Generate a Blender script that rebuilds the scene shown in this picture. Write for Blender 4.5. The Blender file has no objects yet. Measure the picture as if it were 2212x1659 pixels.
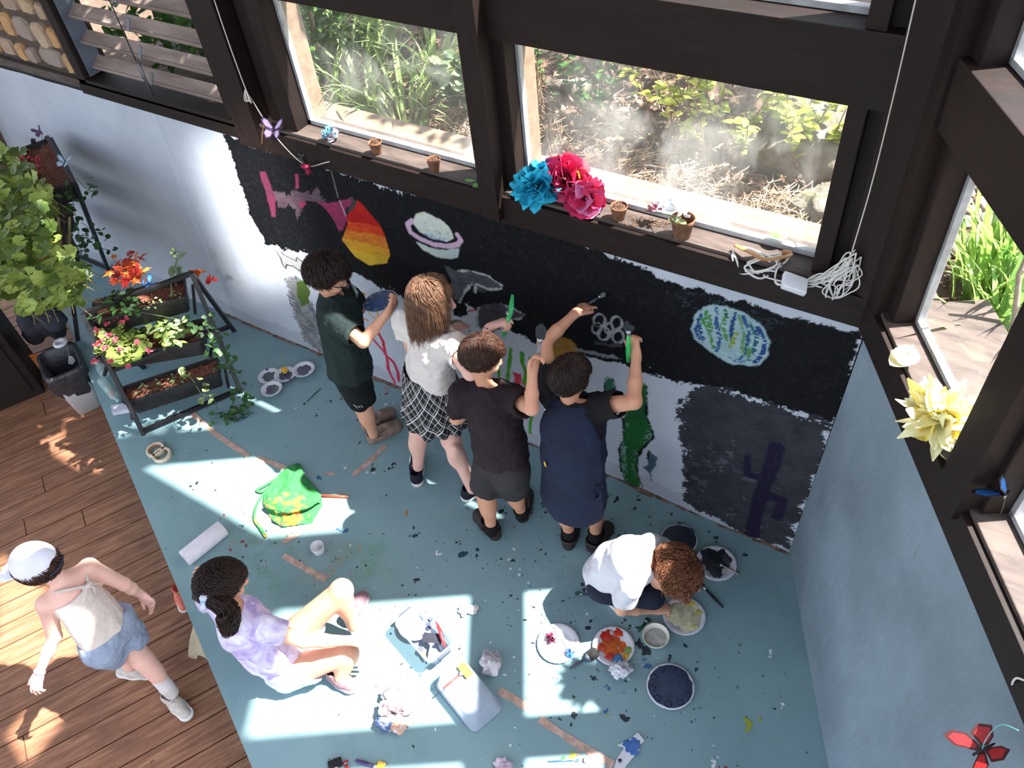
import bpy, bmesh, math, random
import numpy as np
from mathutils import Vector, Matrix
SC = bpy.context.scene
COL = SC.collection
random.seed(7)
RNG = np.random.default_rng(7)
# ---------------------------------------------------------------- camera model
CAM_F = 1760.2
CAM_P = np.array([0., 0., 3.5])
CAM_R = np.array([[0.8459, -0.3313, 0.4178], [0.5255, 0.6512, -0.5475], [-0.0907, 0.6827, 0.7250]])
_u, _s, _v = np.linalg.svd(CAM_R); CAM_R = _u @ _v
def ray(u, v): return CAM_R @ np.array([(u-1106.)/CAM_F, -(v-829.5)/CAM_F, -1.])
def at(u, v, z=0.):
    d = ray(u, v); return CAM_P + d*((z-CAM_P[2])/d[2])
def on_plane(u, v, P, n):
    d = ray(u, v); n = np.array(n, float); return CAM_P + d*(np.dot(np.array(P)-CAM_P, n)/d.dot(n))
def proj(P):
    v = CAM_R.T @ (np.array(P)-CAM_P); return 1106+CAM_F*v[0]/-v[2], 829.5+CAM_F*v[1]/v[2]
def V(*a): return np.array(a, float)
def unit(v): v = np.array(v, float); return v/(np.linalg.norm(v)+1e-9)
# ---------------------------------------------------------------- materials
MATS = {}
def lin(c):
    return tuple((x/255/12.92 if x/255 <= .04045 else ((x/255+.055)/1.055)**2.4) for x in c[:3])+(1.,)
class NT:
    def __init__(s, name):
        s.m = bpy.data.materials.new(name); s.m.use_nodes = True; s.t = s.m.node_tree; s.n = s.t.nodes; s.l = s.t.links
        s.b = s.n['Principled BSDF']; s.out = s.n['Material Output']
    def new(s, ty, **k):
        n = s.n.new(ty)
        for a, b in k.items(): setattr(n, a, b)
        return n
    def put(s, sock, val):
        if isinstance(val, bpy.types.NodeSocket): s.l.new(val, sock)
        else: sock.default_value = val
    def coords(s, kind='Object'):
        return s.new('ShaderNodeTexCoord').outputs[kind]
    def mapping(s, vec, scale=(1, 1, 1), rot=(0, 0, 0), loc=(0, 0, 0)):
        m = s.new('ShaderNodeMapping'); s.l.new(vec, m.inputs['Vector'])
        m.inputs['Scale'].default_value = scale; m.inputs['Rotation'].default_value = rot; m.inputs['Location'].default_value = loc
        return m.outputs[0]
    def noise(s, vec, scale, detail=4, rough=.6, out='Fac', dist=0):
        n = s.new('ShaderNodeTexNoise'); s.l.new(vec, n.inputs['Vector']); n.inputs['Scale'].default_value = scale
        n.inputs['Detail'].default_value = detail; n.inputs['Roughness'].default_value = rough; n.inputs['Distortion'].default_value = dist
        return n.outputs[out]
    def voronoi(s, vec, scale, feature='F1', out='Distance', rand=1):
        n = s.new('ShaderNodeTexVoronoi', feature=feature); s.l.new(vec, n.inputs['Vector']); n.inputs['Scale'].default_value = scale
        n.inputs['Randomness'].default_value = rand
        return n.outputs[out]
    def ramp(s, fac, stops, mode='LINEAR'):
        r = s.new('ShaderNodeValToRGB'); s.l.new(fac, r.inputs[0]); cr = r.color_ramp; cr.interpolation = mode
        while len(cr.elements) < len(stops): cr.elements.new(.5)
        for e, (p, c) in zip(cr.elements, stops):
            e.position = p; e.color = c if len(c) == 4 else lin(c)
        return r.outputs[0]
    def mix(s, fac, a, b, blend='MIX'):
        m = s.new('ShaderNodeMix', data_type='RGBA', blend_type=blend)
        s.put(m.inputs['Factor'], fac); s.put(m.inputs['A'], a if isinstance(a, bpy.types.NodeSocket) or len(a) == 4 else lin(a)); s.put(m.inputs['B'], b if isinstance(b, bpy.types.NodeSocket) or len(b) == 4 else lin(b))
        return m.outputs['Result']
    def math(s, op, a, b=0., c=0., clamp=False):
        m = s.new('ShaderNodeMath', operation=op, use_clamp=clamp); s.put(m.inputs[0], a); s.put(m.inputs[1], b); s.put(m.inputs[2], c)
        return m.outputs[0]
    def step(s, v, lo, hi):
        m = s.new('ShaderNodeMapRange'); s.put(m.inputs['Value'], v); m.inputs['From Min'].default_value = lo; m.inputs['From Max'].default_value = hi
        return m.outputs[0]
    def bump(s, h, strength=.3, dist=.01):
        b = s.new('ShaderNodeBump'); s.l.new(h, b.inputs['Height']); b.inputs['Strength'].default_value = strength; b.inputs['Distance'].default_value = dist
        s.l.new(b.outputs[0], s.b.inputs['Normal'])
    def base(s, c): s.put(s.b.inputs['Base Color'], c if isinstance(c, bpy.types.NodeSocket) or len(c) == 4 else lin(c))
    def set(s, **k):
        for a, b in k.items(): s.put(s.b.inputs[a.replace('_', ' ')], b)
def M(name, c1, c2=None, rough=.6, scale=12., bump=.15, bdist=.004, bscale=None, detail=4, stretch=(1, 1, 1), metal=0., spec=.5, trans=0., sub=0., lo=.35, hi=.65, sheen=0., coord='Object'):
    if name in MATS: return MATS[name]
    t = NT(name); co = t.mapping(t.coords(coord), scale=stretch)
    if c2 is None: t.base(c1)
    else: t.base(t.ramp(t.noise(co, scale, detail), [(lo, c1), (hi, c2)]))
    t.set(Roughness=rough, Metallic=metal)
    t.b.inputs['Specular IOR Level'].default_value = spec
    if trans: t.b.inputs['Transmission Weight'].default_value = trans
    if sheen: t.b.inputs['Sheen Weight'].default_value = sheen
    if sub:
        t.b.inputs['Subsurface Weight'].default_value = sub; t.b.inputs['Subsurface Radius'].default_value = (.012, .005, .003); t.b.inputs['Subsurface Scale'].default_value = 1.
    if bump: t.bump(t.noise(co, bscale or scale*3, 3), bump, bdist)
    MATS[name] = t.m; return t.m
def leafmat(name, c1, c2, scale=14., rough=.5, trans=.35):
    if name in MATS: return MATS[name]
    t = NT(name); co = t.coords('Object')
    c = t.ramp(t.noise(co, scale, 3), [(.32, c1), (.68, c2)])
    t.base(c); t.set(Roughness=rough)
    tr = t.new('ShaderNodeBsdfTranslucent'); t.l.new(c, tr.inputs[0]); mx = t.new('ShaderNodeMixShader'); mx.inputs[0].default_value = trans
    t.l.new(t.b.outputs[0], mx.inputs[1]); t.l.new(tr.outputs[0], mx.inputs[2]); t.l.new(mx.outputs[0], t.out.inputs[0])
    MATS[name] = t.m; return t.m
# ---------------------------------------------------------------- objects
def tag(o, label=None, cat=None, group=None, kind=None):
    if label: o['label'] = label
    if cat: o['category'] = cat
    if group: o['group'] = group
    if kind: o['kind'] = kind
    return o
def link(name, me, mats, parent=None, smooth=True):
    o = bpy.data.objects.new(name, me); COL.objects.link(o)
    for m in (mats if isinstance(mats, (list, tuple)) else [mats]): me.materials.append(m)
    if smooth is not None: me.polygons.foreach_set('use_smooth', [bool(smooth)]*len(me.polygons))
    if parent is not None:
        o.parent = parent; o.matrix_parent_inverse = Matrix.Translation(-parent.location) if parent.type == 'EMPTY' else Matrix()
        if parent.type != 'EMPTY' : o.matrix_parent_inverse = parent.matrix_basis.inverted()
    me.update(); return o
def obj(name, bm, mats, parent=None, smooth=True):
    me = bpy.data.meshes.new(name); bm.normal_update(); bm.to_mesh(me); bm.free(); return link(name, me, mats, parent, smooth)
def empty(name, loc, label, cat, group=None):
    o = bpy.data.objects.new(name, None); COL.objects.link(o); o.location = Vector(loc); o.empty_display_size = .05
    return tag(o, label, cat, group)
def from_np(name, verts, faces, mats, parent=None, smooth=True, midx=None):
    me = bpy.data.meshes.new(name); verts = np.asarray(verts, np.float32)
    faces = np.asarray(faces, np.int32); k = faces.shape[1]
    me.vertices.add(len(verts)); me.vertices.foreach_set('co', verts.ravel())
    me.loops.add(faces.size); me.loops.foreach_set('vertex_index', faces.ravel())
    me.polygons.add(len(faces)); me.polygons.foreach_set('loop_start', np.arange(0, faces.size, k, dtype=np.int32)); me.polygons.foreach_set('loop_total', np.full(len(faces), k, np.int32))
    if midx is not None: me.polygons.foreach_set('material_index', np.asarray(midx, np.int32))
    me.update(calc_edges=True); me.validate(); return link(name, me, mats, parent, smooth)
def frame(d, up=(0, 0, 1)):
    d = unit(d); up = np.array(up, float)
    if abs(d.dot(up)) > .97: up = V(1, 0, 0)
    s = unit(np.cross(d, up)); return s, np.cross(s, d)
def tube(bm, pts, r, seg=8, mi=0, cap=True, flat=1.):
    pts = [np.array(p, float) for p in pts]; n = len(pts)
    rs = r if isinstance(r, (list, tuple, np.ndarray)) else [r]*n
    rings = []; s = None
    for i, p in enumerate(pts):
        d = unit(pts[min(i+1, n-1)]-pts[max(i-1, 0)])
        if s is None: s, w = frame(d)
        else:
            s = unit(s-d*s.dot(d)); w = np.cross(s, d)
        rings.append([bm.verts.new(p+(s*math.cos(a)*rs[i]+w*math.sin(a)*rs[i]*flat)) for a in np.linspace(0, 2*math.pi, seg, endpoint=False)])
    fs = []
    for a, b in zip(rings, rings[1:]):
        for i in range(seg): fs.append(bm.faces.new((a[i], a[(i+1) % seg], b[(i+1) % seg], b[i])))
    if cap and seg > 2: fs += [bm.faces.new(rings[0][::-1]), bm.faces.new(rings[-1])]
    for f in fs: f.material_index = mi
    return rings
def box(bm, c, half, ax=None, mi=0, bev=0.):
    """c centre, half sizes, ax rows: three axis vectors"""
    ax = np.eye(3) if ax is None else np.array(ax, float)
    vs = []
    for sx in (-1, 1):
        for sy in (-1, 1):
            for sz in (-1, 1): vs.append(bm.verts.new(np.array(c)+ax[0]*half[0]*sx+ax[1]*half[1]*sy+ax[2]*half[2]*sz))
    fs = [bm.faces.new([vs[i] for i in q]) for q in ((0, 1, 3, 2), (4, 6, 7, 5), (0, 4, 5, 1), (2, 3, 7, 6), (0, 2, 6, 4), (1, 5, 7, 3))]
    if np.linalg.det(ax) < 0:
        for f in fs: f.normal_flip()
    for f in fs: f.material_index = mi
    if bev:
        es = list({e for f in fs for e in f.edges}); r = bmesh.ops.bevel(bm, geom=es, offset=bev, segments=2, affect='EDGES', profile=.6, material=-1)
    return fs
def axes2(d):
    """horizontal direction d -> (d, side, up)"""
    d = unit([d[0], d[1], 0]); return [d, V(-d[1], d[0], 0), V(0, 0, 1)]
def prism(bm, pts, z0, z1, mi=0):
    """vertical prism of a ground polygon [(x,y)]"""
    a = [bm.verts.new((p[0], p[1], z0)) for p in pts]; b = [bm.verts.new((p[0], p[1], z1)) for p in pts]
    n = len(pts); fs = [bm.faces.new(b), bm.faces.new(a[::-1])]+[bm.faces.new((a[i], a[(i+1) % n], b[(i+1) % n], b[i])) for i in range(n)]
    for f in fs: f.material_index = mi
    bmesh.ops.recalc_face_normals(bm, faces=fs)
    return fs
def slab(bm, pts, off, mi=0):
    """polygon of 3D points extruded by vector off"""
    off = np.array(off, float); a = [bm.verts.new(p) for p in pts]; b = [bm.verts.new(np.array(p)+off) for p in pts]; n = len(pts)
    fs = [bm.faces.new(b), bm.faces.new(a[::-1])]+[bm.faces.new((a[i], a[(i+1) % n], b[(i+1) % n], b[i])) for i in range(n)]
    for f in fs: f.material_index = mi
    bmesh.ops.recalc_face_normals(bm, faces=fs)
def lathe(bm, prof, c=(0, 0, 0), seg=32, ax=None, mi=0, wob=None):
    """prof [(r,z)] spun about ax[2] through c"""
    ax = np.eye(3) if ax is None else np.array(ax, float); rings = []
    for j, (r, z) in enumerate(prof):
        if r < 1e-6: rings.append([bm.verts.new(np.array(c)+ax[2]*z)]); continue
        rr = []
        for i in range(seg):
            a = 2*math.pi*i/seg; q = r*(1+(wob(a, j) if wob else 0)); rr.append(bm.verts.new(np.array(c)+ax[0]*q*math.cos(a)+ax[1]*q*math.sin(a)+ax[2]*z))
        rings.append(rr)
    for a, b in zip(rings, rings[1:]):
        for i in range(seg):
            if len(a) == 1 and len(b) == 1: continue
            if len(a) == 1: f = bm.faces.new((a[0], b[i], b[(i+1) % seg]))
            elif len(b) == 1: f = bm.faces.new((a[i], b[0], a[(i+1) % seg]))
            else: f = bm.faces.new((a[i], b[i], b[(i+1) % seg], a[(i+1) % seg]))
            f.material_index = mi; f.normal_flip()
def BM(): return bmesh.new()
def spline(pts, n=8):
    """Catmull-Rom through pts"""
    P = [np.array(p, float) for p in pts]; P = [2*P[0]-P[1]]+P+[2*P[-1]-P[-2]]; out = []
    for i in range(1, len(P)-2):
        for t in np.linspace(0, 1, n, endpoint=False):
            a, b, c, d = P[i-1:i+3]; out.append(.5*((2*b)+(c-a)*t+(2*a-5*b+4*c-d)*t*t+(3*b-a-3*c+d)*t**3))
    out.append(P[-2]); return out
# ---------------------------------------------------------------- value noise (for geometry)
_G = RNG.random((32, 32, 32)).astype(np.float32)
def vnoise(p, scale=1.):
    q = np.asarray(p, np.float32)*scale; i = np.floor(q).astype(np.int32); f = q-i; f = f*f*(3-2*f); r = 0
    for dx in (0, 1):
        for dy in (0, 1):
            for dz in (0, 1):
                w = (f[..., 0] if dx else 1-f[..., 0])*(f[..., 1] if dy else 1-f[..., 1])*(f[..., 2] if dz else 1-f[..., 2])
                r = r+w*_G[(i[..., 0]+dx) & 31, (i[..., 1]+dy) & 31, (i[..., 2]+dz) & 31]
    return r*2-1
def fnoise(p, scale, oct=3):
    r = 0; a = 1.
    for o in range(oct): r = r+a*vnoise(p, scale*2**o); a *= .5
    return r
# ---------------------------------------------------------------- smooth-union distance field -> one mesh
def C(a, b, ra, rb=None, k=.02, q=1., ax=None):
    return ('c', np.array(a, float), np.array(b, float), ra, ra if rb is None else rb, k, q, None if ax is None else unit(ax))
def E(c, r, ax=None, k=.02):
    return ('e', np.array(c, float), np.array(r, float), np.eye(3) if ax is None else np.array(ax, float), k)
def _prim(pr, P):
    if pr[0] == 'c':
        _, a, b, ra, rb, k, q, ax = pr; p = P-a; ab = b-a
        if ax is not None:
            p = p+np.outer(p@ax, ax)*(1/q-1); ab = ab+ax*(ab@ax)*(1/q-1)
        t = np.clip((p@ab)/(ab@ab+1e-12), 0, 1); d = np.linalg.norm(p-t[:, None]*ab, axis=1)-(ra+t*(rb-ra))
        return d*(min(q, 1.) if ax is not None else 1.), k
    _, c, r, ax, k = pr; p = (P-c)@ax.T; k0 = np.linalg.norm(p/r, axis=1); k1 = np.linalg.norm(p/(r*r), axis=1)
    return k0*(k0-1)/(k1+1e-6), k
def field(prims, P, cut=None, disp=None):
    P = P.astype(np.float64); D = None
    for pr in prims:
        if pr[0] == '-':
            d, k = _prim(pr[1], P); d = -d; h = np.clip(.5+.5*(d-D)/k, 0, 1); D = D*(1-h)+d*h+k*h*(1-h); continue
        d, k = _prim(pr, P)
        if D is None: D = d
        else:
            h = np.clip(.5+.5*(D-d)/k, 0, 1); D = D*(1-h)+d*h-k*h*(1-h)
    if cut:
        for c0, n in cut: D = np.maximum(D, (P-np.array(c0))@np.array(n))
    if disp is not None: D = D-disp(P)
    return D
def sdf_geo(prims, vox=.005, cut=None, disp=None, pad=.03):
    lo = []; hi = []
    for pr in prims:
        if pr[0] == 'c': r = max(pr[3], pr[4]); lo += [np.minimum(pr[1], pr[2])-r]; hi += [np.maximum(pr[1], pr[2])+r]
        elif pr[0] == 'e': r = max(pr[2]); lo += [pr[1]-r]; hi += [pr[1]+r]
    lo = np.min(lo, 0)-pad; hi = np.max(hi, 0)+pad; B = 6
    nb = np.ceil((hi-lo)/(vox*B)).astype(int); N = nb*B
    bc = np.stack(np.meshgrid(*[(np.arange(n)+.5)*B*vox for n in nb], indexing='ij'), -1)+lo
    dc = field(prims, bc.reshape(-1, 3), cut, disp).reshape(nb)
    act = np.abs(dc) < B*vox*.87+.022
    D = np.repeat(np.repeat(np.repeat(dc, B, 0), B, 1), B, 2).astype(np.float32)
    bi = np.argwhere(act); off = np.stack(np.meshgrid(*[np.arange(B)]*3, indexing='ij'), -1).reshape(-1, 3)
    for s in range(0, len(bi), 2500):
        ii = (bi[s:s+2500, None, :]*B+off[None]).reshape(-1, 3)
        D[ii[:, 0], ii[:, 1], ii[:, 2]] = field(prims, ii*vox+lo+vox*.5, cut, disp)
    I = D < 0; n = I[:-1, :-1, :-1].astype(np.int8)*0
    for dx in (0, 1):
        for dy in (0, 1):
            for dz in (0, 1): n += I[dx:I.shape[0]-1+dx, dy:I.shape[1]-1+dy, dz:I.shape[2]-1+dz]
    cells = np.argwhere((n > 0) & (n < 8)); idx = -np.ones(n.shape, np.int32); idx[cells[:, 0], cells[:, 1], cells[:, 2]] = np.arange(len(cells))
    acc = np.zeros((len(cells), 3)); cnt = np.zeros(len(cells)); cor = [(0, 0, 0), (1, 0, 0), (0, 1, 0), (0, 0, 1), (1, 1, 0), (1, 0, 1), (0, 1, 1), (1, 1, 1)]
    val = {c: D[cells[:, 0]+c[0], cells[:, 1]+c[1], cells[:, 2]+c[2]] for c in cor}
    for a in cor:
        for x in range(3):
            if a[x]: continue
            b = list(a); b[x] = 1; b = tuple(b); va, vb = val[a], val[b]; m = (va < 0) != (vb < 0)
            t = va[m]/(va[m]-vb[m]+1e-12); p = np.tile(np.array(a, float), (m.sum(), 1)); p[:, x] += t; acc[m] += p; cnt[m] += 1
    Vt = (cells+acc/np.maximum(cnt, 1)[:, None])*vox+lo+vox*.5
    F = []
    for x in range(3):
        y, z = (x+1) % 3, (x+2) % 3; sl = [slice(0, -1)]*3; s2 = [slice(0, -1)]*3
        A = np.take(I, range(0, I.shape[x]-1), x); Bq = np.take(I, range(1, I.shape[x]), x)
        e = np.argwhere(A != Bq); e = e[(e[:, y] > 0) & (e[:, z] > 0) & (e[:, y] < n.shape[y]) & (e[:, z] < n.shape[z])]
        if not len(e): continue
        def cid(dy, dz):
            q = e.copy(); q[:, y] += dy; q[:, z] += dz; return idx[q[:, 0], q[:, 1], q[:, 2]]
        q = np.stack([cid(-1, -1), cid(0, -1), cid(0, 0), cid(-1, 0)], 1); ins = I[e[:, 0], e[:, 1], e[:, 2]]
        q[~ins] = q[~ins][:, ::-1]; F.append(q[(q >= 0).all(1)])
    return Vt, np.concatenate(F)
def sdf_obj(name, prims, mat, parent=None, vox=.005, cut=None, disp=None):
    v, f = sdf_geo(prims, vox, cut, disp); return from_np(name, v, f, mat, parent, True)
# ---------------------------------------------------------------- setting materials
def wood_dark(name='dark timber', stretch=(1, 1, 1), c1=(17, 9, 7), c2=(34, 20, 16)):
    t = NT(name); co = t.mapping(t.coords('Object'), scale=stretch)
    g = t.noise(co, 9, 5, .65, dist=.6); c = t.ramp(g, [(.3, c1), (.7, c2)])
    w = t.noise(co, 60, 3); c = t.mix(t.math('MULTIPLY', t.step(w, .66, .78), .35), c, (84, 68, 60)); t.base(c); t.set(Roughness=.62); t.b.inputs['Specular IOR Level'].default_value = .3
    t.bump(t.noise(co, 70, 4), .25, .002); return t.m
def mat_plaster(name, base, stain, dirt_top=False):
    t = NT(name); co = t.coords('Object')
    c = t.mix(t.step(t.noise(co, 1.6, 5, .6), .38, .7), base, stain)
    st = t.mapping(co, scale=(1, 1, .28)); s = t.noise(st, 9, 5, .7, dist=.5); c = t.mix(t.math('MULTIPLY', t.step(s, .58, .74), .5), c, (108, 106, 104))
    sp = t.noise(co, 26, 4, .7); c = t.mix(t.math('MULTIPLY', t.step(sp, .68, .76), .7), c, (84, 82, 84))
    t.base(c); t.set(Roughness=.8)
    h = t.math('ADD', t.noise(t.mapping(co, scale=(1, 1, .5)), 7, 5, .6), t.math('MULTIPLY', t.noise(co, 60, 3), .25)); t.bump(h, .55, .02); return t.m
def mat_attr(name, bump=.5, rough=.75, var=None):
    t = NT(name); co = t.coords('Object'); a = t.new('ShaderNodeVertexColor', layer_name='Col')
    c = t.mix(t.math('MULTIPLY', t.step(t.noise(co, 45, 4, .7), .5, .75), .05), a.outputs['Color'], (120, 122, 126))
    c = t.mix(t.math('MULTIPLY', t.step(t.noise(co, 2.2, 4), .42, .75), .35), c, (.62, .63, .66, 1), 'MULTIPLY'); t.base(c); t.set(Roughness=rough); t.b.inputs['Specular IOR Level'].default_value = .15
    h = t.math('ADD', t.noise(t.mapping(co, scale=(1, 1, .5)), 7, 5, .6), t.math('MULTIPLY', t.noise(co, 70, 3), .3)); t.bump(h, bump, .02); return t.m
def mat_floor():
    t = NT('blue painted boards'); co = t.coords('Object')
    c = t.ramp(t.noise(co, 1.1, 4, .6), [(.3, (112, 142, 148)), (.7, (132, 162, 166))])
    c = t.mix(t.math('MULTIPLY', t.step(t.noise(co, 3.3, 5, .7), .55, .75), .4), c, (98, 124, 126))
    # worn speckles of many colours
    for sc, th, cc, off in ((26, .70, (30, 42, 52), 0), (34, .72, (205, 214, 214), 3), (30, .735, (24, 60, 70), 7), (22, .765, (168, 120, 62), 11), (18, .75, (58, 92, 60), 17), (60, .73, (28, 34, 44), 23)):
        cm = t.mapping(co, loc=(off, off*.7, 0)); c = t.mix(t.step(t.noise(cm, sc, 3, .75), th, th+.012), c, cc)
    # soft green and tan smears left by paint
    for (u, v, r, cc, am) in ((560, 1230, .3, (80, 120, 70), .55), (785, 1222, .22, (96, 140, 84), .7), (570, 1100, .35, (92, 122, 104), .5), (700, 1215, .2, (150, 128, 112), .4), (905, 905, .25, (130, 112, 84), .35), (1250, 1330, .3, (70, 96, 110), .3), (940, 935, .2, (60, 64, 70), .4), (1350, 1430, .16, (30, 52, 84), .35)):
        p = at(u, v); vd = t.new('ShaderNodeVectorMath', operation='DISTANCE'); t.l.new(co, vd.inputs[0]); vd.inputs[1].default_value = tuple(p)
        m = t.step(vd.outputs['Value'], r, 0.); m = t.math('MULTIPLY', m, t.step(t.noise(co, 9, 5, .7), .42, .62)); c = t.mix(t.math('MULTIPLY', m, am, clamp=True), c, cc)
    t.base(c); t.set(Roughness=t.ramp(t.noise(co, 6, 3), [(.3, (.36,)*3+(1,)), (.7, (.5,)*3+(1,))]))
    t.bump(t.math('ADD', t.noise(co, 4, 3), t.math('MULTIPLY', t.noise(co, 50, 3), .15)), .12, .01); return t.m
def mat_deck():
    t = NT('deck boards'); g = t.new('ShaderNodeAttribute', attribute_name='rnd'); co = t.coords('UV')
    s = t.mapping(co, scale=(1.2, 14, 1)); add = t.new('ShaderNodeVectorMath', operation='ADD'); t.l.new(s, add.inputs[0]); t.l.new(g.outputs['Vector'], add.inputs[1])
    c = t.ramp(t.noise(add.outputs[0], 3.2, 6, .65, dist=.8), [(.25, (92, 58, 40)), (.5, (134, 90, 64)), (.78, (174, 128, 96))])
    kn = t.noise(t.mapping(co, scale=(4, 10, 1)), 2.2, 3); c = t.mix(t.step(kn, .69, .76), c, (58, 34, 26))
    c = t.mix(t.math('MULTIPLY', t.step(t.noise(t.coords('Object'), 5, 4), .5, .7), .35), c, (96, 66, 54)); t.base(c); t.set(Roughness=.7)
    t.bump(t.noise(t.mapping(co, scale=(2, 60, 1)), 4, 4), .35, .003); return t.m
def mat_stone():
    t = NT('tan rubble stone'); a = t.new('ShaderNodeAttribute', attribute_name='rnd'); co = t.coords('Object')
    c = t.ramp(a.outputs['Fac'], [(.0, (150, 128, 108)), (.4, (176, 152, 126)), (.7, (186, 140, 88)), (1., (140, 128, 122))])
    c = t.mix(t.math('MULTIPLY', t.step(t.noise(co, 14, 5), .42, .7), .5), c, (120, 100, 84)); t.base(c); t.set(Roughness=.85); t.bump(t.noise(co, 22, 5), .6, .012); return t.m
def mat_glass(name, dirt=.12, amt=1.):
    t = NT(name); co = t.coords('Object')
    tr = t.new('ShaderNodeBsdfTransparent'); gl = t.new('ShaderNodeBsdfGlossy'); gl.inputs['Roughness'].default_value = .02
    fr = t.new('ShaderNodeLayerWeight'); fr.inputs[0].default_value = .12; mx = t.new('ShaderNodeMixShader'); t.l.new(t.math('MULTIPLY', fr.outputs['Facing'], .12), mx.inputs[0]); t.l.new(tr.outputs[0], mx.inputs[1]); t.l.new(gl.outputs[0], mx.inputs[2])
    # dusty streaks and wiped patches on the pane
    df = t.new('ShaderNodeBsdfTranslucent'); df.inputs[0].default_value = (.85, .85, .8, 1)
    d2 = t.new('ShaderNodeBsdfDiffuse'); d2.inputs[0].default_value = (.8, .8, .76, 1); ad = t.new('ShaderNodeMixShader'); t.l.new(df.outputs[0], ad.inputs[1]); t.l.new(d2.outputs[0], ad.inputs[2])
    n = t.noise(t.mapping(co, scale=(1, 1, .55)), 3.4, 4, .6, dist=.8); m2 = t.new('ShaderNodeMixShader')
    t.l.new(t.math('ADD', t.math('MULTIPLY', t.step(n, .46, .74), amt*.5), dirt), m2.inputs[0]); t.l.new(mx.outputs[0], m2.inputs[1]); t.l.new(ad.outputs[0], m2.inputs[2]); t.l.new(m2.outputs[0], t.out.inputs[0])
    return t.m
# ---------------------------------------------------------------- setting
WOOD = wood_dark(stretch=(1, 1, 1)); WOODV = wood_dark('dark timber upright', stretch=(3, 3, .35)); WOODX = wood_dark('dark timber rail', stretch=(.4, 2, 3))
SILLM = wood_dark('weathered sill timber', (.5, 2, 2), (58, 50, 47), (96, 84, 78))
LEDGE = wood_dark('sunbleached outer ledge', (.5, 2, 2), (104, 88, 74), (140, 120, 100))
BEAD = M('pale glazing bead', (176, 178, 180), (150, 150, 152), rough=.35, scale=20)
GLASS = mat_glass('dusty pane', .03, .45); GLASS2 = mat_glass('cleaner pane', .0, .08)
U = V(.522, -.853, 0); NO = V(.853, .522, 0); P0 = V(-.216, 2.375, 0)      # right wall: along, outward, corner
def RW(s, o, z): return P0+U*s+NO*o+V(0, 0, z)
UP = V(0, 0, 1)
def structure(o): o['kind'] = 'structure'; return o
def bxr(bm, x0, x1, y0, y1, z0, z1, mi=0, bev=.004): box(bm, ((x0+x1)/2, (y0+y1)/2, (z0+z1)/2), ((x1-x0)/2, (y1-y0)/2, (z1-z0)/2), mi=mi, bev=bev)
def bxs(bm, s0, s1, o0, o1, z0, z1, mi=0, bev=.004): box(bm, RW((s0+s1)/2, (o0+o1)/2, (z0+z1)/2), ((s1-s0)/2, (o1-o0)/2, (z1-z0)/2), [U, NO, UP], mi=mi, bev=bev)
# floor: painted platform with a diagonal edge, worn blots and smears part of the paint layer
E0, E1 = at(160, 735), at(545, 1659); ed = unit(E1-E0); FE = [E0-ed*1.15, E1+ed*1.6]
bm = BM(); fp = [FE[0][:2], FE[1][:2], (1.6, -.6), RW(2.9, .1, 0)[:2], (-.2, 2.42), (-6.4, 2.42)]
prism(bm, fp, -.3, 0., 0)
BLOTC = {'n': (26, 34, 46), 'k': (30, 40, 44), 't': (22, 66, 78), 'w': (212, 218, 222), 'b': (40, 92, 140), 'o': (190, 120, 50), 'g': (70, 120, 66), 'r': (150, 44, 52), 'p': (172, 132, 112), 'y': (150, 160, 60)}
bk = list(BLOTC)
def blot(bm, c, r, mi, z, el=1., ang=0., rag=.38, n=11):
    ca, sa = math.cos(ang), math.sin(ang); ph = [random.uniform(1-rag, 1+rag) for _ in range(n)]
    pts = []
    for i in range(n):
        a = 2*math.pi*i/n; x = r*ph[i]*math.cos(a)*el; y = r*ph[i]*math.sin(a); pts.append((c[0]+x*ca-y*sa, c[1]+x*sa+y*ca, z))
    cv = bm.verts.new((c[0], c[1], z+.0004)); vs = [bm.verts.new(p) for p in pts]
    for i in range(n):
        f = bm.faces.new((cv, vs[i], vs[(i+1) % n])); f.material_index = mi
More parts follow.
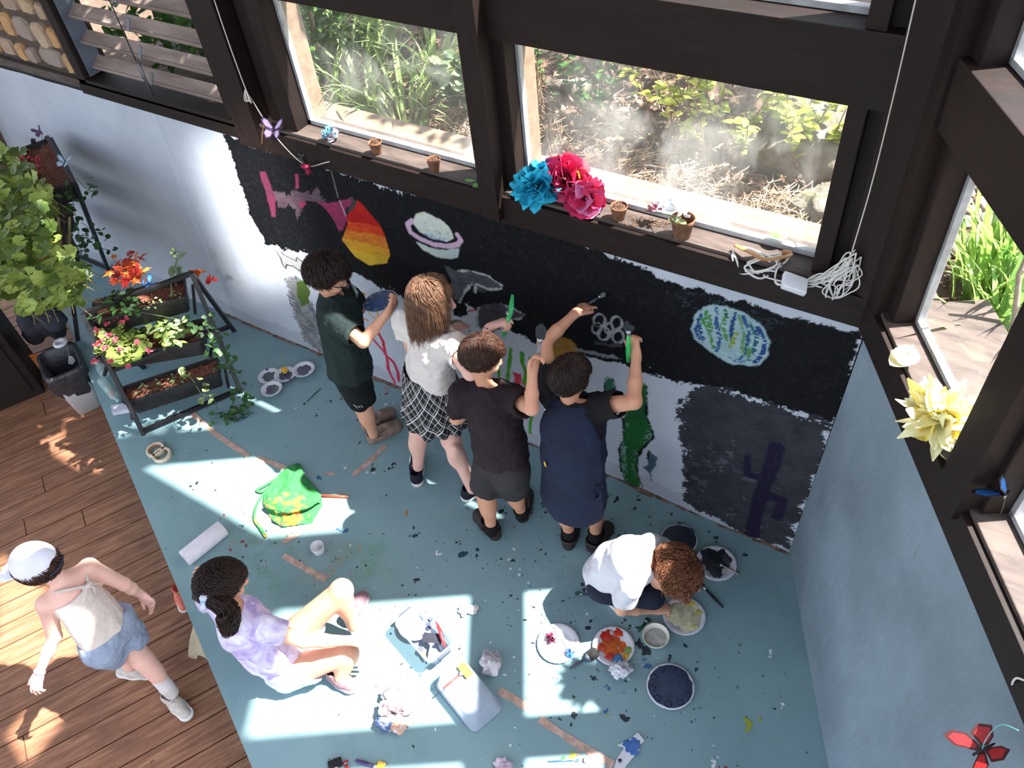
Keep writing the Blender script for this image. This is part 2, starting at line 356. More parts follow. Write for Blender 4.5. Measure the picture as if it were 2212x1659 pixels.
hand = [(1370, 1010, 11, 'w'), (890, 1150, 9, 't'), (1030, 1195, 16, 't'), (1122, 1235, 7, 'w'), (948, 1200, 7, 'w'), (735, 1145, 10, 'b'), (895, 1252, 9, 'k'), (1408, 1410, 15, 'n'), (1385, 1400, 13, 'n'), (1400, 1432, 10, 'b'), (1445, 1425, 6, 'n'),
 (1275, 1352, 9, 'n'), (1240, 1552, 9, 'k'), (1350, 1555, 10, 'n'), (1313, 1530, 7, 'b'), (1314, 1545, 4, 'y'), (1304, 1488, 7, 'b'), (1280, 1465, 7, 'k'), (1505, 1448, 6, 'k'), (1620, 1562, 14, 'y'), (1663, 1418, 6, 'w'), (1693, 1525, 6, 'w'), (1544, 1640, 6, 'w'), (1549, 1653, 7, 'w'),
 (1568, 1655, 6, 'r'), (1225, 1625, 10, 'y'), (1215, 1645, 6, 'g'), (1250, 1628, 9, 'p'), (1262, 1617, 8, 'w'), (1273, 1632, 6, 'r'), (720, 1655, 7, 'k'), (565, 1330, 4, 'k'), (480, 1115, 4, 'r'), (523, 1172, 6, 'r'), (502, 1172, 4, 'o'), (500, 1185, 5, 'r'), (523, 1135, 6, 't'), (690, 1030, 8, 'b'), (805, 1022, 8, 'w'), (800, 1010, 9, 'n'), (745, 1007, 5, 'w'),
 (842, 1012, 8, 'n'), (850, 1005, 6, 'n'), (714, 870, 5, 'k'), (735, 862, 5, 'k'), (683, 897, 6, 'n'), (640, 882, 4, 'w'), (825, 895, 12, 'w'), (838, 875, 9, 'w'), (835, 840, 6, 'o'), (837, 850, 6, 'r'), (1330, 1085, 9, 'k'), (1318, 1070, 6, 'k'), (1265, 1060, 8, 'w'), (1382, 1075, 6, 'n'), (1370, 1100, 6, 'n'), (1450, 1110, 5, 'n'), (1470, 1130, 6, 'k'), (1545, 1160, 10, 't'), (1612, 1195, 6, 'k'),
 (1085, 1105, 10, 'n'), (1180, 1085, 9, 'k'), (1190, 1105, 8, 'n'), (1120, 1070, 7, 'n'), (1110, 1210, 6, 'k'), (990, 1170, 6, 'k'), (880, 1110, 6, 'o'), (780, 1180, 5, 'o'), (420, 1048, 9, 'k'), (415, 1045, 5, 'w'), (1085, 1655, 9, 'p'), (1480, 1395, 5, 'k'), (1342, 1340, 5, 'k'), (1360, 1352, 5, 'k')]
for (u, v, r, c) in hand:
    p = at(u, v)
    for q in range(3): blot(bm, p+V(*np.append(RNG.normal(0, r*.0014, 2), 0)), r*.0011/(1+.7*q), 1+bk.index(c), .0012+.0003*random.random(), random.uniform(1, 2.), random.uniform(0, 3))
cl = [(570, 1160, 90, 'gtkrok', 70), (720, 1240, 90, 'onkgp', 60), (900, 1240, 200, 'kntw', 90), (1150, 1250, 180, 'knwt', 70), (1250, 1400, 230, 'kntbw', 130), (750, 900, 150, 'knwog', 60), (1200, 1150, 200, 'knt', 80), (1500, 1500, 250, 'kntbwg', 90), (900, 1550, 250, 'ktbw', 60), (450, 1000, 150, 'kwg', 35), (1420, 1150, 160, 'knt', 60)]
for (u, v, s, cs, n) in cl:
    for _ in range(n):
        p = at(u+RNG.normal()*s*.5, v+RNG.normal()*s*.45)
        if p[1] > 2.25 or (p-P0).dot(NO) > -.16: continue
        if np.cross(ed[:2], (p-E0)[:2]) < .05: continue
        blot(bm, p, random.choice([.0008, .001, .0014, .0018, .0022, .003, .0045]), 1+bk.index(random.choice(cs)), .001+.0004*random.random(), random.uniform(1, 2.2), random.uniform(0, 3))
structure(obj('floor', bm, [mat_floor()]+[M('dried paint '+k, BLOTC[k], rough=.5, bump=0) for k in bk], smooth=False))
# bare scuffed strip and dirt at the wall foot
bm = BM()
for i in range(46):
    x = -4.2+i*.088; w = random.uniform(.01, .035); a = [(x, 2.318, .0016), (x+.088, 2.318, .0016), (x+.088, 2.318-w, .0016), (x, 2.318-random.uniform(.01, .035), .0016)]
    bm.faces.new([bm.verts.new(p) for p in a][::-1])
structure(obj('trim_1', bm, M('bare tan scuffed edge', (150, 122, 104), (84, 66, 60), scale=20, lo=.4, hi=.6), smooth=False))
# deck
bd = V(.465, .885, 0); bd = unit(bd); bs = V(bd[1], -bd[0], 0); bm = BM(); uvl = bm.loops.layers.uv.new('UVMap'); rl = bm.faces.layers.float_vector.new('rnd')
# deck boards run up under the platform edge
PW = .138
for i in range(-4, 34):
    c0 = V(-5.9, -.6, 0)+bs*(i*PW-.8)
    L0 = -2.6; 
    while L0 < 4.2:
        L1 = L0+random.uniform(2.2, 4.5); p = c0+bd*(L0+.002); q = c0+bd*(L1-.002); c = (p+q)/2
        fs = box(bm, c+V(0, 0, -.32), ((L1-L0)/2-.002, PW/2-.0035, .02), [bd, bs, UP], bev=.003); L0 = L1
bm.faces.ensure_lookup_table()
for f in bm.faces:
    c = f.calc_center_median(); k = round((np.dot(np.array(c)-V(-5.9, -.6, 0), bs)+.8)/PW); rr = random.Random(k*77+3)
    f[rl] = Vector((rr.random()*9, rr.random()*9, rr.random()*9))
    for l in f.loops: d = np.array(l.vert.co); l[uvl].uv = (d.dot(bd), d.dot(bs))
structure(obj('floor_deck', bm, mat_deck(), smooth=False))
bm = BM(); bxr(bm, -9, 2, -6, 3, -.5, -.4, bev=0); structure(obj('ground_under_deck', bm, M('dark soil under deck', (22, 16, 14), rough=.9)))
# ---- mural wall as one finely divided plaster face with its painting in the paint colour
WN = V(0, -1.44, .10); WN = unit(WN); WP = V(0, 2.31, 0)
def wxz(u, v): p = on_plane(u, v, WP, WN); return p[0], p[2]
xs = np.concatenate([np.arange(-6.4, -4.05, .05), np.arange(-4.05, -.27, .005), [-.262, -.252, -.243]]); zs = np.arange(0, 1.4401, .005)
zs[-1] = 1.44; XX, ZZ = np.meshgrid(xs, zs, indexing='ij')
PT = np.stack([XX, ZZ, XX*0], -1)
def wob(sc, am, seed=0): return fnoise(PT+V(seed*3.3+50, seed*7.1+50, seed+.5), sc, 4)*am
edge = wob(22, .0055, 1)+wob(110, .003, 2); fine = wob(120, .5, 3); med = wob(14, .5, 4); br = fnoise((PT+V(90, 90, 3))*V(1, 4, 1), 40, 3)
def sd_poly(pts):
    P = np.array(pts); d = np.full(XX.shape, 1e9); s = np.zeros(XX.shape, bool); n = len(P)
    for i in range(n):
        a, b = P[i], P[(i+1) % n]; e = b-a; wx, wz = XX-a[0], ZZ-a[1]; t = np.clip((wx*e[0]+wz*e[1])/(e@e+1e-12), 0, 1)
        d = np.minimum(d, (wx-t*e[0])**2+(wz-t*e[1])**2); c = (a[1] > ZZ) != (b[1] > ZZ); xi = a[0]+(ZZ-a[1])*e[0]/(e[1] if abs(e[1]) > 1e-9 else 1e-9); s ^= c & (XX < xi)
    return np.where(s, -1, 1)*np.sqrt(d)
def sd_line(pts, w):
    P = np.array(pts); d = np.full(XX.shape, 1e9); n = len(P)
    for i in range(n-1):
        a, b = P[i], P[i+1]; e = b-a; wx, wz = XX-a[0], ZZ-a[1]; t = np.clip((wx*e[0]+wz*e[1])/(e@e+1e-12), 0, 1); ww = w if np.isscalar(w) else w[i]+(w[i+1]-w[i])*t
        d = np.minimum(d, np.sqrt((wx-t*e[0])**2+(wz-t*e[1])**2)-ww)
    return d
PXM = .0026
def Z0(p): return p
def Z3(p): return (480+p[0]/2.765, 250+p[1]/2.765)
def Z4(p): return (600+p[0]/2.765, 500+p[1]/2.765)
def Z5(p): return (900+p[0]/2.765, 600+p[1]/2.765)
def Z6(p): return (1100+p[0]/2.765, 250+p[1]/2.765)
def Z8(p): return (1250+p[0]/3.017, 700+p[1]/3.017)
CLR = np.zeros(XX.shape+(3,)); L3 = lambda c: np.array(lin(c)[:3])
CLR[:] = L3((178, 184, 194)); CLR *= (1+.05*med[..., None])
# darker wavy band along the foot and yellowed trowel marks
CLR = np.where((ZZ < .10+.05*med)[..., None], CLR*.82, CLR)
def paint(d, c, ed=1., dry=0., c2=None, soft=0.):
    global CLR
    m = d+edge*ed < 0
    if dry: m &= (fine+br*.6 > -1.2+dry) | (d < -.06*dry*6)
    if soft: m = (d+edge*ed*2+fine*soft*2 < 0)
    cc = L3(c)
    if c2 is not None:
        w = np.clip(.5+med*.9+br*.5, 0, 1)[..., None]; cc = L3(c)*(1-w)+L3(c2)*w
    al = np.clip(.5-(d+edge*ed)/.006, 0, 1)*(m if (dry or soft) else 1.); CLR = CLR*(1-al[..., None])+cc*al[..., None]; return m
def poly(Zf, pts, *a, **k): return paint(sd_poly([wxz(*Zf(p)) for p in pts]), *a, **k)
def stroke(Zf, pts, w, *a, **k): return paint(sd_line([wxz(*Zf(p)) for p in pts], w*PXM/2), *a, **k)
GRY = (44, 45, 50); BLK = (10, 11, 14)
poly(Z0, [(612, 600), (640, 600), (668, 640), (690, 700), (705, 770), (690, 765), (655, 740), (630, 680)], (92, 92, 96), ed=2.5, soft=.035, c2=(140, 140, 142))
poly(Z0, [(640, 612), (655, 608), (668, 630), (666, 655), (650, 662), (641, 645)], (70, 92, 36))
poly(Z3, [(320, 800), (520, 870), (590, 960), (480, 960), (400, 880), (370, 900), (345, 860)], (150, 150, 150), ed=1.5)
for a in ([(320, 800), (350, 850), (360, 890), (380, 915), (385, 890), (420, 900), (480, 945)], [(340, 800), (370, 830), (440, 870), (445, 845), (470, 870), (500, 880)]): stroke(Z3, a, 3, (30, 30, 34), ed=.3)
SKY = [(484, 291), (560, 319), (640, 338), (720, 368), (860, 417), (960, 437), (1050, 455), (1100, 470), (1240, 518), (1330, 553), (1430, 595), (1500, 620), (1600, 652), (1700, 684), (1800, 704), (1845, 712), (1838, 760), (1812, 860), (1790, 912), (1730, 893), (1655, 872), (1560, 838), (1500, 832), (1400, 805), (1290, 770), (1200, 745), (1160, 738), (1080, 700), (1000, 660), (870, 645), (820, 622), (770, 590), (700, 560), (640, 545), (575, 527), (545, 480), (520, 400), (500, 330)]
poly(Z0, SKY, BLK, ed=2.4, dry=.12)
poly(Z0, [(484, 291), (520, 300), (545, 330), (525, 370), (505, 340)], BLK, ed=3)
m = (sd_poly([wxz(*p) for p in SKY]) < -.01) & (wob(5, .5, 9)+fine*.8 > .80); CLR = np.where(m[..., None], L3((58, 66, 76)), CLR)
m = (sd_poly([wxz(*p) for p in [(1450, 625), (1560, 640), (1700, 700), (1640, 720), (1500, 670)]]) < 0) & (med+fine > .1); CLR = np.where(m[..., None], L3((34, 44, 54)), CLR)
# rock
ROCK = [(1500, 833), (1560, 836), (1655, 870), (1790, 909), (1785, 960), (1765, 1030), (1745, 1070), (1720, 1150), (1702, 1188), (1650, 1170), (1520, 1106), (1474, 1085), (1478, 1000), (1458, 900), (1470, 860)]
poly(Z0, ROCK, (40, 41, 46), ed=2.4, soft=.02, c2=(54, 54, 60))
m = (sd_poly([wxz(*p) for p in [(1470, 960), (1620, 940), (1700, 1000), (1720, 1150), (1640, 1150), (1480, 1070)]]) < 0) & (wob(20, .6, 12)+fine*.7 > .5); CLR = np.where(m[..., None], L3((72, 75, 82)), CLR)
for a, w in (([(1290, 810), (1250, 950), (1200, 1070), (1120, 1400)], 26), ([(1100, 870), (1100, 970), (1220, 1010)], 15), ([(1220, 1110), (1330, 1150), (1290, 1260)], 17)): stroke(Z8, a, w, (26, 22, 44), ed=1.)
# red and yellow balloon planet in bands
PL = [(805, 505), (860, 560), (935, 650), (970, 720), (1000, 830), (985, 880), (880, 890), (800, 840), (720, 740), (750, 650), (745, 590), (780, 540)]
d = sd_poly([wxz(*Z3(p)) for p in PL]); a = np.array(wxz(*Z3((800, 500)))); b = np.array(wxz(*Z3((900, 890)))); t = ((XX-a[0])*(b-a)[0]+(ZZ-a[1])*(b-a)[1])/((b-a)@(b-a))+med*.06
for lo, c, c2 in ((-1, (168, 24, 20), (150, 20, 20)), (.36, (190, 74, 22), (178, 44, 20)), (.5, (196, 118, 36), (176, 92, 34)), (.66, (206, 150, 28), (180, 130, 50)), (.8, (206, 170, 50), (190, 150, 44))): paint(np.where(t > lo, d, 1), c, c2=c2, ed=.4)
# ringed planet
bodyu = [(1145, 595), (1200, 583), (1290, 625), (1350, 670), (1385, 740), (1340, 765), (1240, 750), (1170, 700), (1130, 650)]
poly(Z3, bodyu, (176, 184, 172), c2=(196, 200, 190), ed=.6); poly(Z3, [(1150, 755), (1240, 795), (1330, 808), (1412, 795), (1405, 850), (1350, 865), (1280, 850), (1200, 810)], (178, 186, 178), c2=(160, 172, 168), ed=.6)
m = (sd_poly([wxz(*Z3(p)) for p in bodyu]) < -.004) & (fine+med > .45); CLR = np.where(m[..., None], L3((186, 178, 120)), CLR); m = (sd_poly([wxz(*Z3(p)) for p in bodyu]) < -.004) & (fine-med > .62); CLR = np.where(m[..., None], L3((120, 148, 178)), CLR)
stroke(Z3, [(1130, 655), (1165, 705), (1240, 748), (1340, 765), (1385, 742), (1370, 690), (1330, 640)], 4, BLK, ed=.2)
stroke(Z3, [(1125, 635), (1102, 655), (1120, 700), (1180, 745), (1260, 778), (1350, 786), (1405, 772), (1425, 745), (1400, 715)], 10, (186, 156, 176), ed=.4)
# magenta rocket and fish
poly(Z3, [(225, 325), (262, 335), (325, 490), (322, 600), (300, 598), (275, 490)], (116, 40, 68), c2=(92, 42, 62), ed=.9)
poly(Z3, [(320, 450), (440, 450), (560, 430), (612, 500), (600, 530), (520, 505), (480, 560), (450, 612), (430, 560), (400, 530), (330, 545)], (72, 56, 66), c2=(92, 74, 84), ed=2., soft=.012)
for q in ([(435, 350), (455, 350), (460, 430), (440, 440)], [(460, 505), (510, 520), (480, 555), (462, 540)]): poly(Z3, q, (124, 44, 76), ed=.8)
poly(Z3, [(560, 505), (620, 525), (690, 512), (775, 490), (765, 530), (735, 560), (748, 615), (722, 680), (700, 690), (660, 610), (620, 560)], (150, 44, 84), c2=(110, 44, 72), ed=.7)
stroke(Z3, [(770, 500), (790, 520), (770, 560), (735, 580)], 6, (60, 56, 60)); stroke(Z3, [(640, 310), (690, 490)], 1.6, (130, 128, 128), ed=.1); stroke(Z3, [(700, 510), (738, 598)], 2, (190, 180, 184), ed=.1)
# dolphins and bird
poly(Z4, [(995, 215), (1075, 240), (1150, 238), (1250, 260), (1350, 312), (1345, 335), (1262, 347), (1210, 368), (1150, 320), (1110, 372), (1085, 430), (1040, 410), (1030, 300)], (62, 62, 66), c2=(84, 84, 88), ed=1.2)
for a in ([(1070, 240), (1150, 240), (1250, 262), (1345, 315)], [(1345, 335), (1262, 345), (1175, 320), (1172, 370)], [(1160, 310), (1110, 370), (1080, 430)]): stroke(Z4, a, 4, (170, 172, 172), ed=1.)
poly(Z4, [(1060, 425), (1110, 428), (1132, 460), (1125, 500), (1090, 520), (1050, 500)], (8, 8, 10)); poly(Z4, [(1128, 476), (1180, 466), (1178, 480), (1130, 488)], (170, 26, 26), ed=.3)
poly(Z4, [(1195, 460), (1260, 430), (1340, 425), (1420, 450), (1485, 482), (1475, 505), (1390, 520), (1300, 595), (1230, 610), (1186, 560), (1185, 500)], (54, 54, 58), c2=(76, 76, 80), ed=1.4)
for a in ([(1340, 425), (1420, 452), (1485, 485), (1460, 510), (1380, 520)], [(1195, 460), (1184, 520), (1190, 580)]): stroke(Z4, a, 4, (150, 152, 154), ed=1.2)
poly(Z4, [(1000, 540), (1090, 530), (1140, 570), (1155, 615), (1110, 580), (1030, 570)], (88, 86, 84), ed=1.2)
# coral, starfish dashes, kelp
stroke(Z4, [(585, 590), (625, 660), (640, 740), (690, 790), (712, 850), (715, 900)], 9, (176, 40, 70), ed=.5); stroke(Z4, [(550, 630), (600, 690), (645, 740), (655, 830), (690, 910)], 9, (184, 52, 80), ed=.5)
for (x, y, dx, dy) in ((385, 375, 30, 8), (425, 368, 25, 20), (475, 362, 45, 15), (430, 395, 10, 5), (535, 400, 30, 10), (485, 410, 20, 12), (475, 500, 30, 35), (500, 520, 35, 15), (540, 490, 35, 30), (590, 485, 8, 25), (610, 505, 15, 8)):
    stroke(Z4, [(x, y), (x+dx, y+dy)], 5, (196, 124, 40), ed=.5)
for a, w in (([(1395, 700), (1388, 760), (1378, 820), (1370, 890)], 8), ([(1465, 725), (1462, 780), (1485, 840), (1475, 900)], 11), ([(1520, 1080), (1510, 1140), (1508, 1200)], 8), ([(1315, 820), (1318, 880)], 7), ([(1510, 750), (1515, 800)], 7)): stroke(Z4, a, w, (78, 150, 36), ed=.6, c2=(60, 126, 34))
poly(Z4, [(1398, 838), (1425, 845), (1455, 850), (1458, 890), (1440, 925), (1410, 905), (1412, 860)], (186, 60, 74), ed=.4); stroke(Z4, [(1450, 900), (1490, 930), (1478, 955), (1455, 950)], 5, (176, 96, 92), ed=.4)
m = (sd_poly([wxz(*Z4(p)) for p in [(1350, 700), (1480, 700), (1480, 900), (1340, 900)]]) < 0) & (fine+med > .85); CLR = np.where(m[..., None], L3((90, 140, 190)), CLR)
# white scribbled flower
for cx, cy, rr in ((1095, 250, 34), (1195, 268, 34), (1150, 300, 26), (1205, 350, 34), (1120, 330, 34), (1080, 295, 28)):
    stroke(Z5, [(cx+rr*math.cos(a), cy+rr*1.15*math.sin(a)) for a in np.linspace(0, 6.28, 12)], 3.2, (150, 150, 154), ed=.6)
stroke(Z5, [(1080, 385), (1150, 400), (1215, 400)], 5, (64, 64, 68), ed=1.5); stroke(Z5, [(1255, 265), (1280, 300)], 6, (74, 74, 80), ed=1.)
# blue and green globe
gl = [(1225, 1125), (1330, 1140), (1430, 1190), (1520, 1260), (1560, 1350), (1550, 1430), (1500, 1490), (1420, 1495), (1310, 1475), (1200, 1410), (1110, 1330), (1085, 1270), (1110, 1190), (1160, 1140)]
dg = sd_poly([wxz(*Z6(p)) for p in gl]); paint(dg, (150, 172, 176), ed=.8, c2=(128, 156, 160))
for a, w, c in (([(1150, 1180), (1130, 1250), (1160, 1330)], 7, (40, 74, 110)), ([(1180, 1170), (1160, 1230)], 8, (60, 120, 60)), ([(1200, 1190), (1195, 1300), (1220, 1380)], 7, (70, 120, 70)), ([(1240, 1150), (1235, 1240), (1260, 1330), (1240, 1400)], 7, (44, 80, 120)), ([(1300, 1170), (1270, 1260), (1300, 1340)], 6, (74, 128, 76)), ([(1290, 1160), (1300, 1200)], 8, (50, 90, 60)), ([(1350, 1170), (1330, 1260), (1330, 1370)], 7, (34, 66, 108)), ([(1360, 1300), (1320, 1380)], 8, (120, 134, 50)), ([(1400, 1200), (1430, 1290), (1420, 1400), (1370, 1460)], 6, (42, 76, 120)), ([(1440, 1240), (1480, 1330), (1460, 1420)], 6, (40, 84, 100)), ([(1480, 1250), (1530, 1340), (1520, 1420), (1470, 1470)], 9, (36, 62, 116)), ([(1370, 1200), (1400, 1300), (1390, 1430)], 5, (90, 130, 84)), ([(1290, 1450), (1380, 1470), (1440, 1460)], 6, (50, 90, 130)), ([(1120, 1260), (1115, 1300), (1150, 1350)], 6, (38, 70, 120)), ([(1440, 1380), (1430, 1440)], 7, (76, 126, 80))):
    dd = sd_line([wxz(*Z6(p)) for p in a], w*PXM/2); m = (dd+edge < 0) & (dg < -.012) & (fine+br > -.5); CLR = np.where(m[..., None], L3(c), CLR)
# green sea creature with black outline
SE = [(430, 385), (450, 400), (440, 600), (480, 700), (480, 750), (400, 830), (375, 900), (380, 1000), (395, 1085), (310, 1060), (270, 980), (260, 820), (290, 740), (290, 620), (330, 540), (400, 500), (410, 400)]
poly(Z8, SE, (30, 92, 40), ed=.5, c2=(24, 76, 40)); dse = sd_poly([wxz(*Z8(p)) for p in SE]); m = (abs(dse+.015) < .02) & (fine+med > .2) & (ZZ < .45); CLR = np.where(m[..., None], L3((110, 140, 130)), CLR)
for a in ([(430, 385), (450, 400), (440, 600), (480, 700), (485, 750)], [(480, 750), (400, 830), (375, 900), (380, 1000), (410, 1090)], [(310, 1060), (268, 980), (260, 820), (290, 740), (290, 620)]): stroke(Z8, a, 3.4, (10, 14, 14), ed=1.)
poly(Z8, [(190, 340), (228, 360), (235, 400), (225, 430), (285, 485), (215, 480), (180, 455), (170, 400)], (44, 92, 72), ed=.5)
for a in ([(190, 336), (225, 352), (240, 400), (235, 432), (215, 428)], [(225, 435), (285, 480)], [(180, 345), (170, 410), (180, 450)]): stroke(Z8, a, 3.4, (10, 14, 14), ed=.8)
poly(Z8, [(455, 835), (515, 880), (490, 950), (455, 985), (415, 950), (440, 920)], (56, 84, 98), ed=1., c2=(74, 100, 112)); stroke(Z8, [(455, 835), (445, 900)], 3.5, (14, 24, 30)); stroke(Z8, [(460, 980), (463, 1035)], 2, (96, 116, 128))
# ochre moon with blue dots
co_ = [(880+95*math.cos(a), 440+95*math.sin(a)) for a in np.linspace(0, 6.28, 20)[:-1]]; poly(Z5, co_, (152, 112, 44), ed=.5, c2=(136, 98, 44))
m = (sd_poly([wxz(*Z5(p)) for p in co_]) < .02) & (fine+med*.5 > .55); CLR = np.where(m[..., None], L3((96, 130, 156)), CLR)
stroke(Z0, [(1242, 748), (1300, 765), (1345, 775)], 4, (120, 126, 134), ed=1.4)
nx, nz = XX.shape; YY = 2.31+.10*ZZ/1.44
bulge = .014*fnoise(np.stack([XX, ZZ*.6, XX*0], -1)+V(20, 20, 0), 1.8, 3); bulge[:, 0] *= .3; bulge *= np.clip((-.25-XX)/.3, 0, 1)
vs = np.stack([XX+np.where(XX > -.3, ZZ*.02, 0), YY-bulge, ZZ], -1).reshape(-1, 3)
ii, jj = np.meshgrid(np.arange(nx-1), np.arange(nz-1), indexing='ij'); q = (ii*nz+jj).ravel(); fc = np.stack([q, q+nz, q+nz+1, q+1], 1)
MW = mat_attr('mural plaster')
wo = from_np('wall_back', vs, fc, MW); ca = wo.data.color_attributes.new('Col', 'FLOAT_COLOR', 'POINT')
ca.data.foreach_set('color', np.concatenate([CLR.reshape(-1, 3), np.ones((nx*nz, 1))], 1).astype(np.float32).ravel()); structure(wo)
bm = BM(); bxr(bm, -6.4, -.1, 2.47, 2.62, -.35, 1.46, bev=0); structure(obj('wall_back_core', bm, M('masonry core', (120, 116, 112))))
# right wall
n1, n2 = 60, 30; vs = []; b0 = V(-.243, 2.312, 0); bdir = unit(V(.461, -.878, 0))
for i in range(n1):
    for j in range(n2):
        s = 3.*i/(n1-1); h = j/(n2-1); p = (b0+bdir*s)*(1-h)+(P0+V(.008, .02, 0)+U*s)*h; p[2] = 1.44*h
        p = p-NO*.015*fnoise(V(s, h*.9, 0)+9, 2.2, 3)*min(1, s*3)*(1-h*.6)*(1 if h > .02 else 0); vs.append(p)
ii, jj = np.meshgrid(np.arange(n1-1), np.arange(n2-1), indexing='ij'); q = (ii*n2+jj).ravel(); fc = np.stack([q, q+n2, q+n2+1, q+1], 1)
structure(from_np('wall_right', vs, fc, mat_plaster('pale blue stained plaster', (126, 142, 154), (104, 118, 128))))
bm = BM(); bxs(bm, -.05, 3.2, .18, .3, -.35, 1.46, bev=0); structure(obj('wall_right_core', bm, MATS['masonry core']))
# ---- timber: sills, beams, posts
bm = BM(); bxr(bm, -6.0, -3.36, 2.40, 2.56, 1.465, 1.515); bxr(bm, -3.38, -1.77, 2.41, 2.60, 1.43, 1.55); bxr(bm, -1.77, -.2, 2.41, 2.60, 1.43, 1.552)
structure(obj('trim_sill_back', bm, SILLM, smooth=False))
bm = BM(); bxr(bm, -3.37, -1.79, 2.388, 2.412, 1.41, 1.535, bev=.002); bxr(bm, -1.79, -.22, 2.388, 2.412, 1.402, 1.537, bev=.002); bxr(bm, -4.66, -3.37, 2.392, 2.402, 1.44, 1.50, bev=.002); structure(obj('trim_fascia_back', bm, WOODX, smooth=False))
bm = BM(); bxs(bm, -.03, 3.2, 0.01, .22, 1.43, 1.55); structure(obj('trim_sill_right', bm, SILLM, smooth=False))
bm = BM(); bxs(bm, -.02, 3.2, -.012, .012, 1.40, 1.535, bev=.002); structure(obj('trim_fascia_right', bm, WOODX, smooth=False))
bm = BM(); bxr(bm, -3.4, -.2, 2.42, 2.57, 2.2, 2.43); bxr(bm, -3.4, -.2, 2.57, 2.68, 2.38, 2.43); structure(obj('beam_back', bm, WOODX, smooth=False))
bm = BM(); bxs(bm, -.1, 3.2, 0.0, .13, 2.235, 2.44); bxs(bm, -.1, 3.2, .13, .24, 2.39, 2.43); structure(obj('beam_right', bm, WOODX, smooth=False))
bm = BM(); bxr(bm, -3.4, -.2, 2.40, 2.58, 3.95, 4.4, bev=0); structure(obj('wall_back_upper', bm, WOODX, smooth=False))
def post(name, bmf):
    b = BM(); bmf(b); structure(obj(name, b, WOODV, smooth=False))
post('pillar_louvre', lambda b: (bxr(b, -3.36, -3.2, 2.38, 2.58, 1.43, 4.4), bxr(b, -3.2, -3.02, 2.50, 2.6, 1.54, 4.4), bxr(b, -3.05, -2.955, 2.43, 2.57, 1.55, 4.4), bxr(b, -3.17, -3.08, 2.47, 2.52, 1.54, 4.4)))
post('pillar_middle', lambda b: (bxr(b, -1.835, -1.745, 2.35, 2.60, 1.43, 4.4), bxr(b, -1.75, -1.695, 2.44, 2.58, 1.55, 4.4)))
def cp(b):
    bxr(b, -.45, -.39, 2.43, 2.58, 1.55, 4.4); bxr(b, -.40, -.33, 2.47, 2.6, 1.55, 4.4)
    prism(b, [(-.34, 2.42), (-.235, 2.385), RW(.06, -.01, 0)[:2], RW(.07, .13, 0)[:2], (-.2, 2.57), (-.34, 2.6)], 1.50, 4.5)
    bxs(b, .05, .12, .03, .13, 1.55, 4.4)
post('pillar_corner', cp)
post('pillar_right', lambda b: (bxs(b, .74, .86, -.03, .17, 1.5, 4.4), bxs(b, .85, .88, .03, .15, 1.55, 4.4)))
post('pillar_right_far', lambda b: (bxs(b, 1.95, 2.1, -.03, .17, 1.5, 4.4)))
bm = BM(); bxs(bm, -.1, 3.2, 0.0, .15, 4.3, 4.5, bev=0); structure(obj('beam_right_top', bm, WOODX, smooth=False))
# outer ledges and glazing
def window_back(n, x0, x1, z0, z1, glass=GLASS, ledge=True):
    b = BM(); w = .022
    bxr(b, x0, x1, 2.515, 2.545, z0, z0+w, bev=.002); bxr(b, x0, x1, 2.515, 2.545, z1-w, z1, bev=.002); bxr(b, x0, x0+.018, 2.515, 2.545, z0, z1, bev=.002); bxr(b, x1-.012, x1, 2.515, 2.545, z0, z1, bev=.002)
    f = structure(obj('window_%d' % n, b, BEAD, smooth=False))
    b = BM(); bxr(b, x0+.01, x1-.01, 2.529, 2.533, z0+.01, z1-.01, bev=0); obj('pane', b, glass, f, smooth=False)
    if ledge: b = BM(); bxr(b, x0-.1, x1+.1, 2.56, 2.74, z0-.09, z0-.012, bev=.004); bxr(b, x0-.02, x0+.01, 2.55, 2.64, z0-.01, z1, bev=.003); obj('outer_sill', b, LEDGE, f, smooth=False)
window_back(1, -2.957, -1.835, 1.551, 2.2); window_back(2, -1.70, -.45, 1.553, 2.2)
window_back(3, -2.957, -1.835, 2.431, 3.95, GLASS2, False); window_back(4, -1.70, -.45, 2.431, 3.95, GLASS2, False)
def window_right(n, s0, s1, z0, z1, glass=GLASS2, ledge=True):
    b = BM(); w = .02
    bxs(b, s0, s1, .10, .125, z0, z0+w, bev=.002); bxs(b, s0, s1, .10, .125, z1-w, z1, bev=.002); bxs(b, s0, s0+.02, .10, .125, z0, z1, bev=.002); bxs(b, s1-.02, s1, .10, .125, z0, z1, bev=.002)
    f = structure(obj('window_%d' % n, b, BEAD, smooth=False))
    b = BM(); bxs(b, s0+.01, s1-.01, .111, .115, z0+.01, z1-.01, bev=0); obj('pane', b, glass, f, smooth=False)
    if ledge: b = BM(); bxs(b, s0-.1, s1+.1, .13, .38, z0-.08, z0-.012, bev=.004); obj('outer_sill', b, SILLM, f, smooth=False)
window_right(5, .115, .74, 1.551, 2.235); window_right(6, .88, 1.95, 1.551, 2.235); window_right(7, .115, .74, 2.441, 4.3, ledge=False); window_right(8, .88, 1.95, 2.441, 4.3, ledge=False)
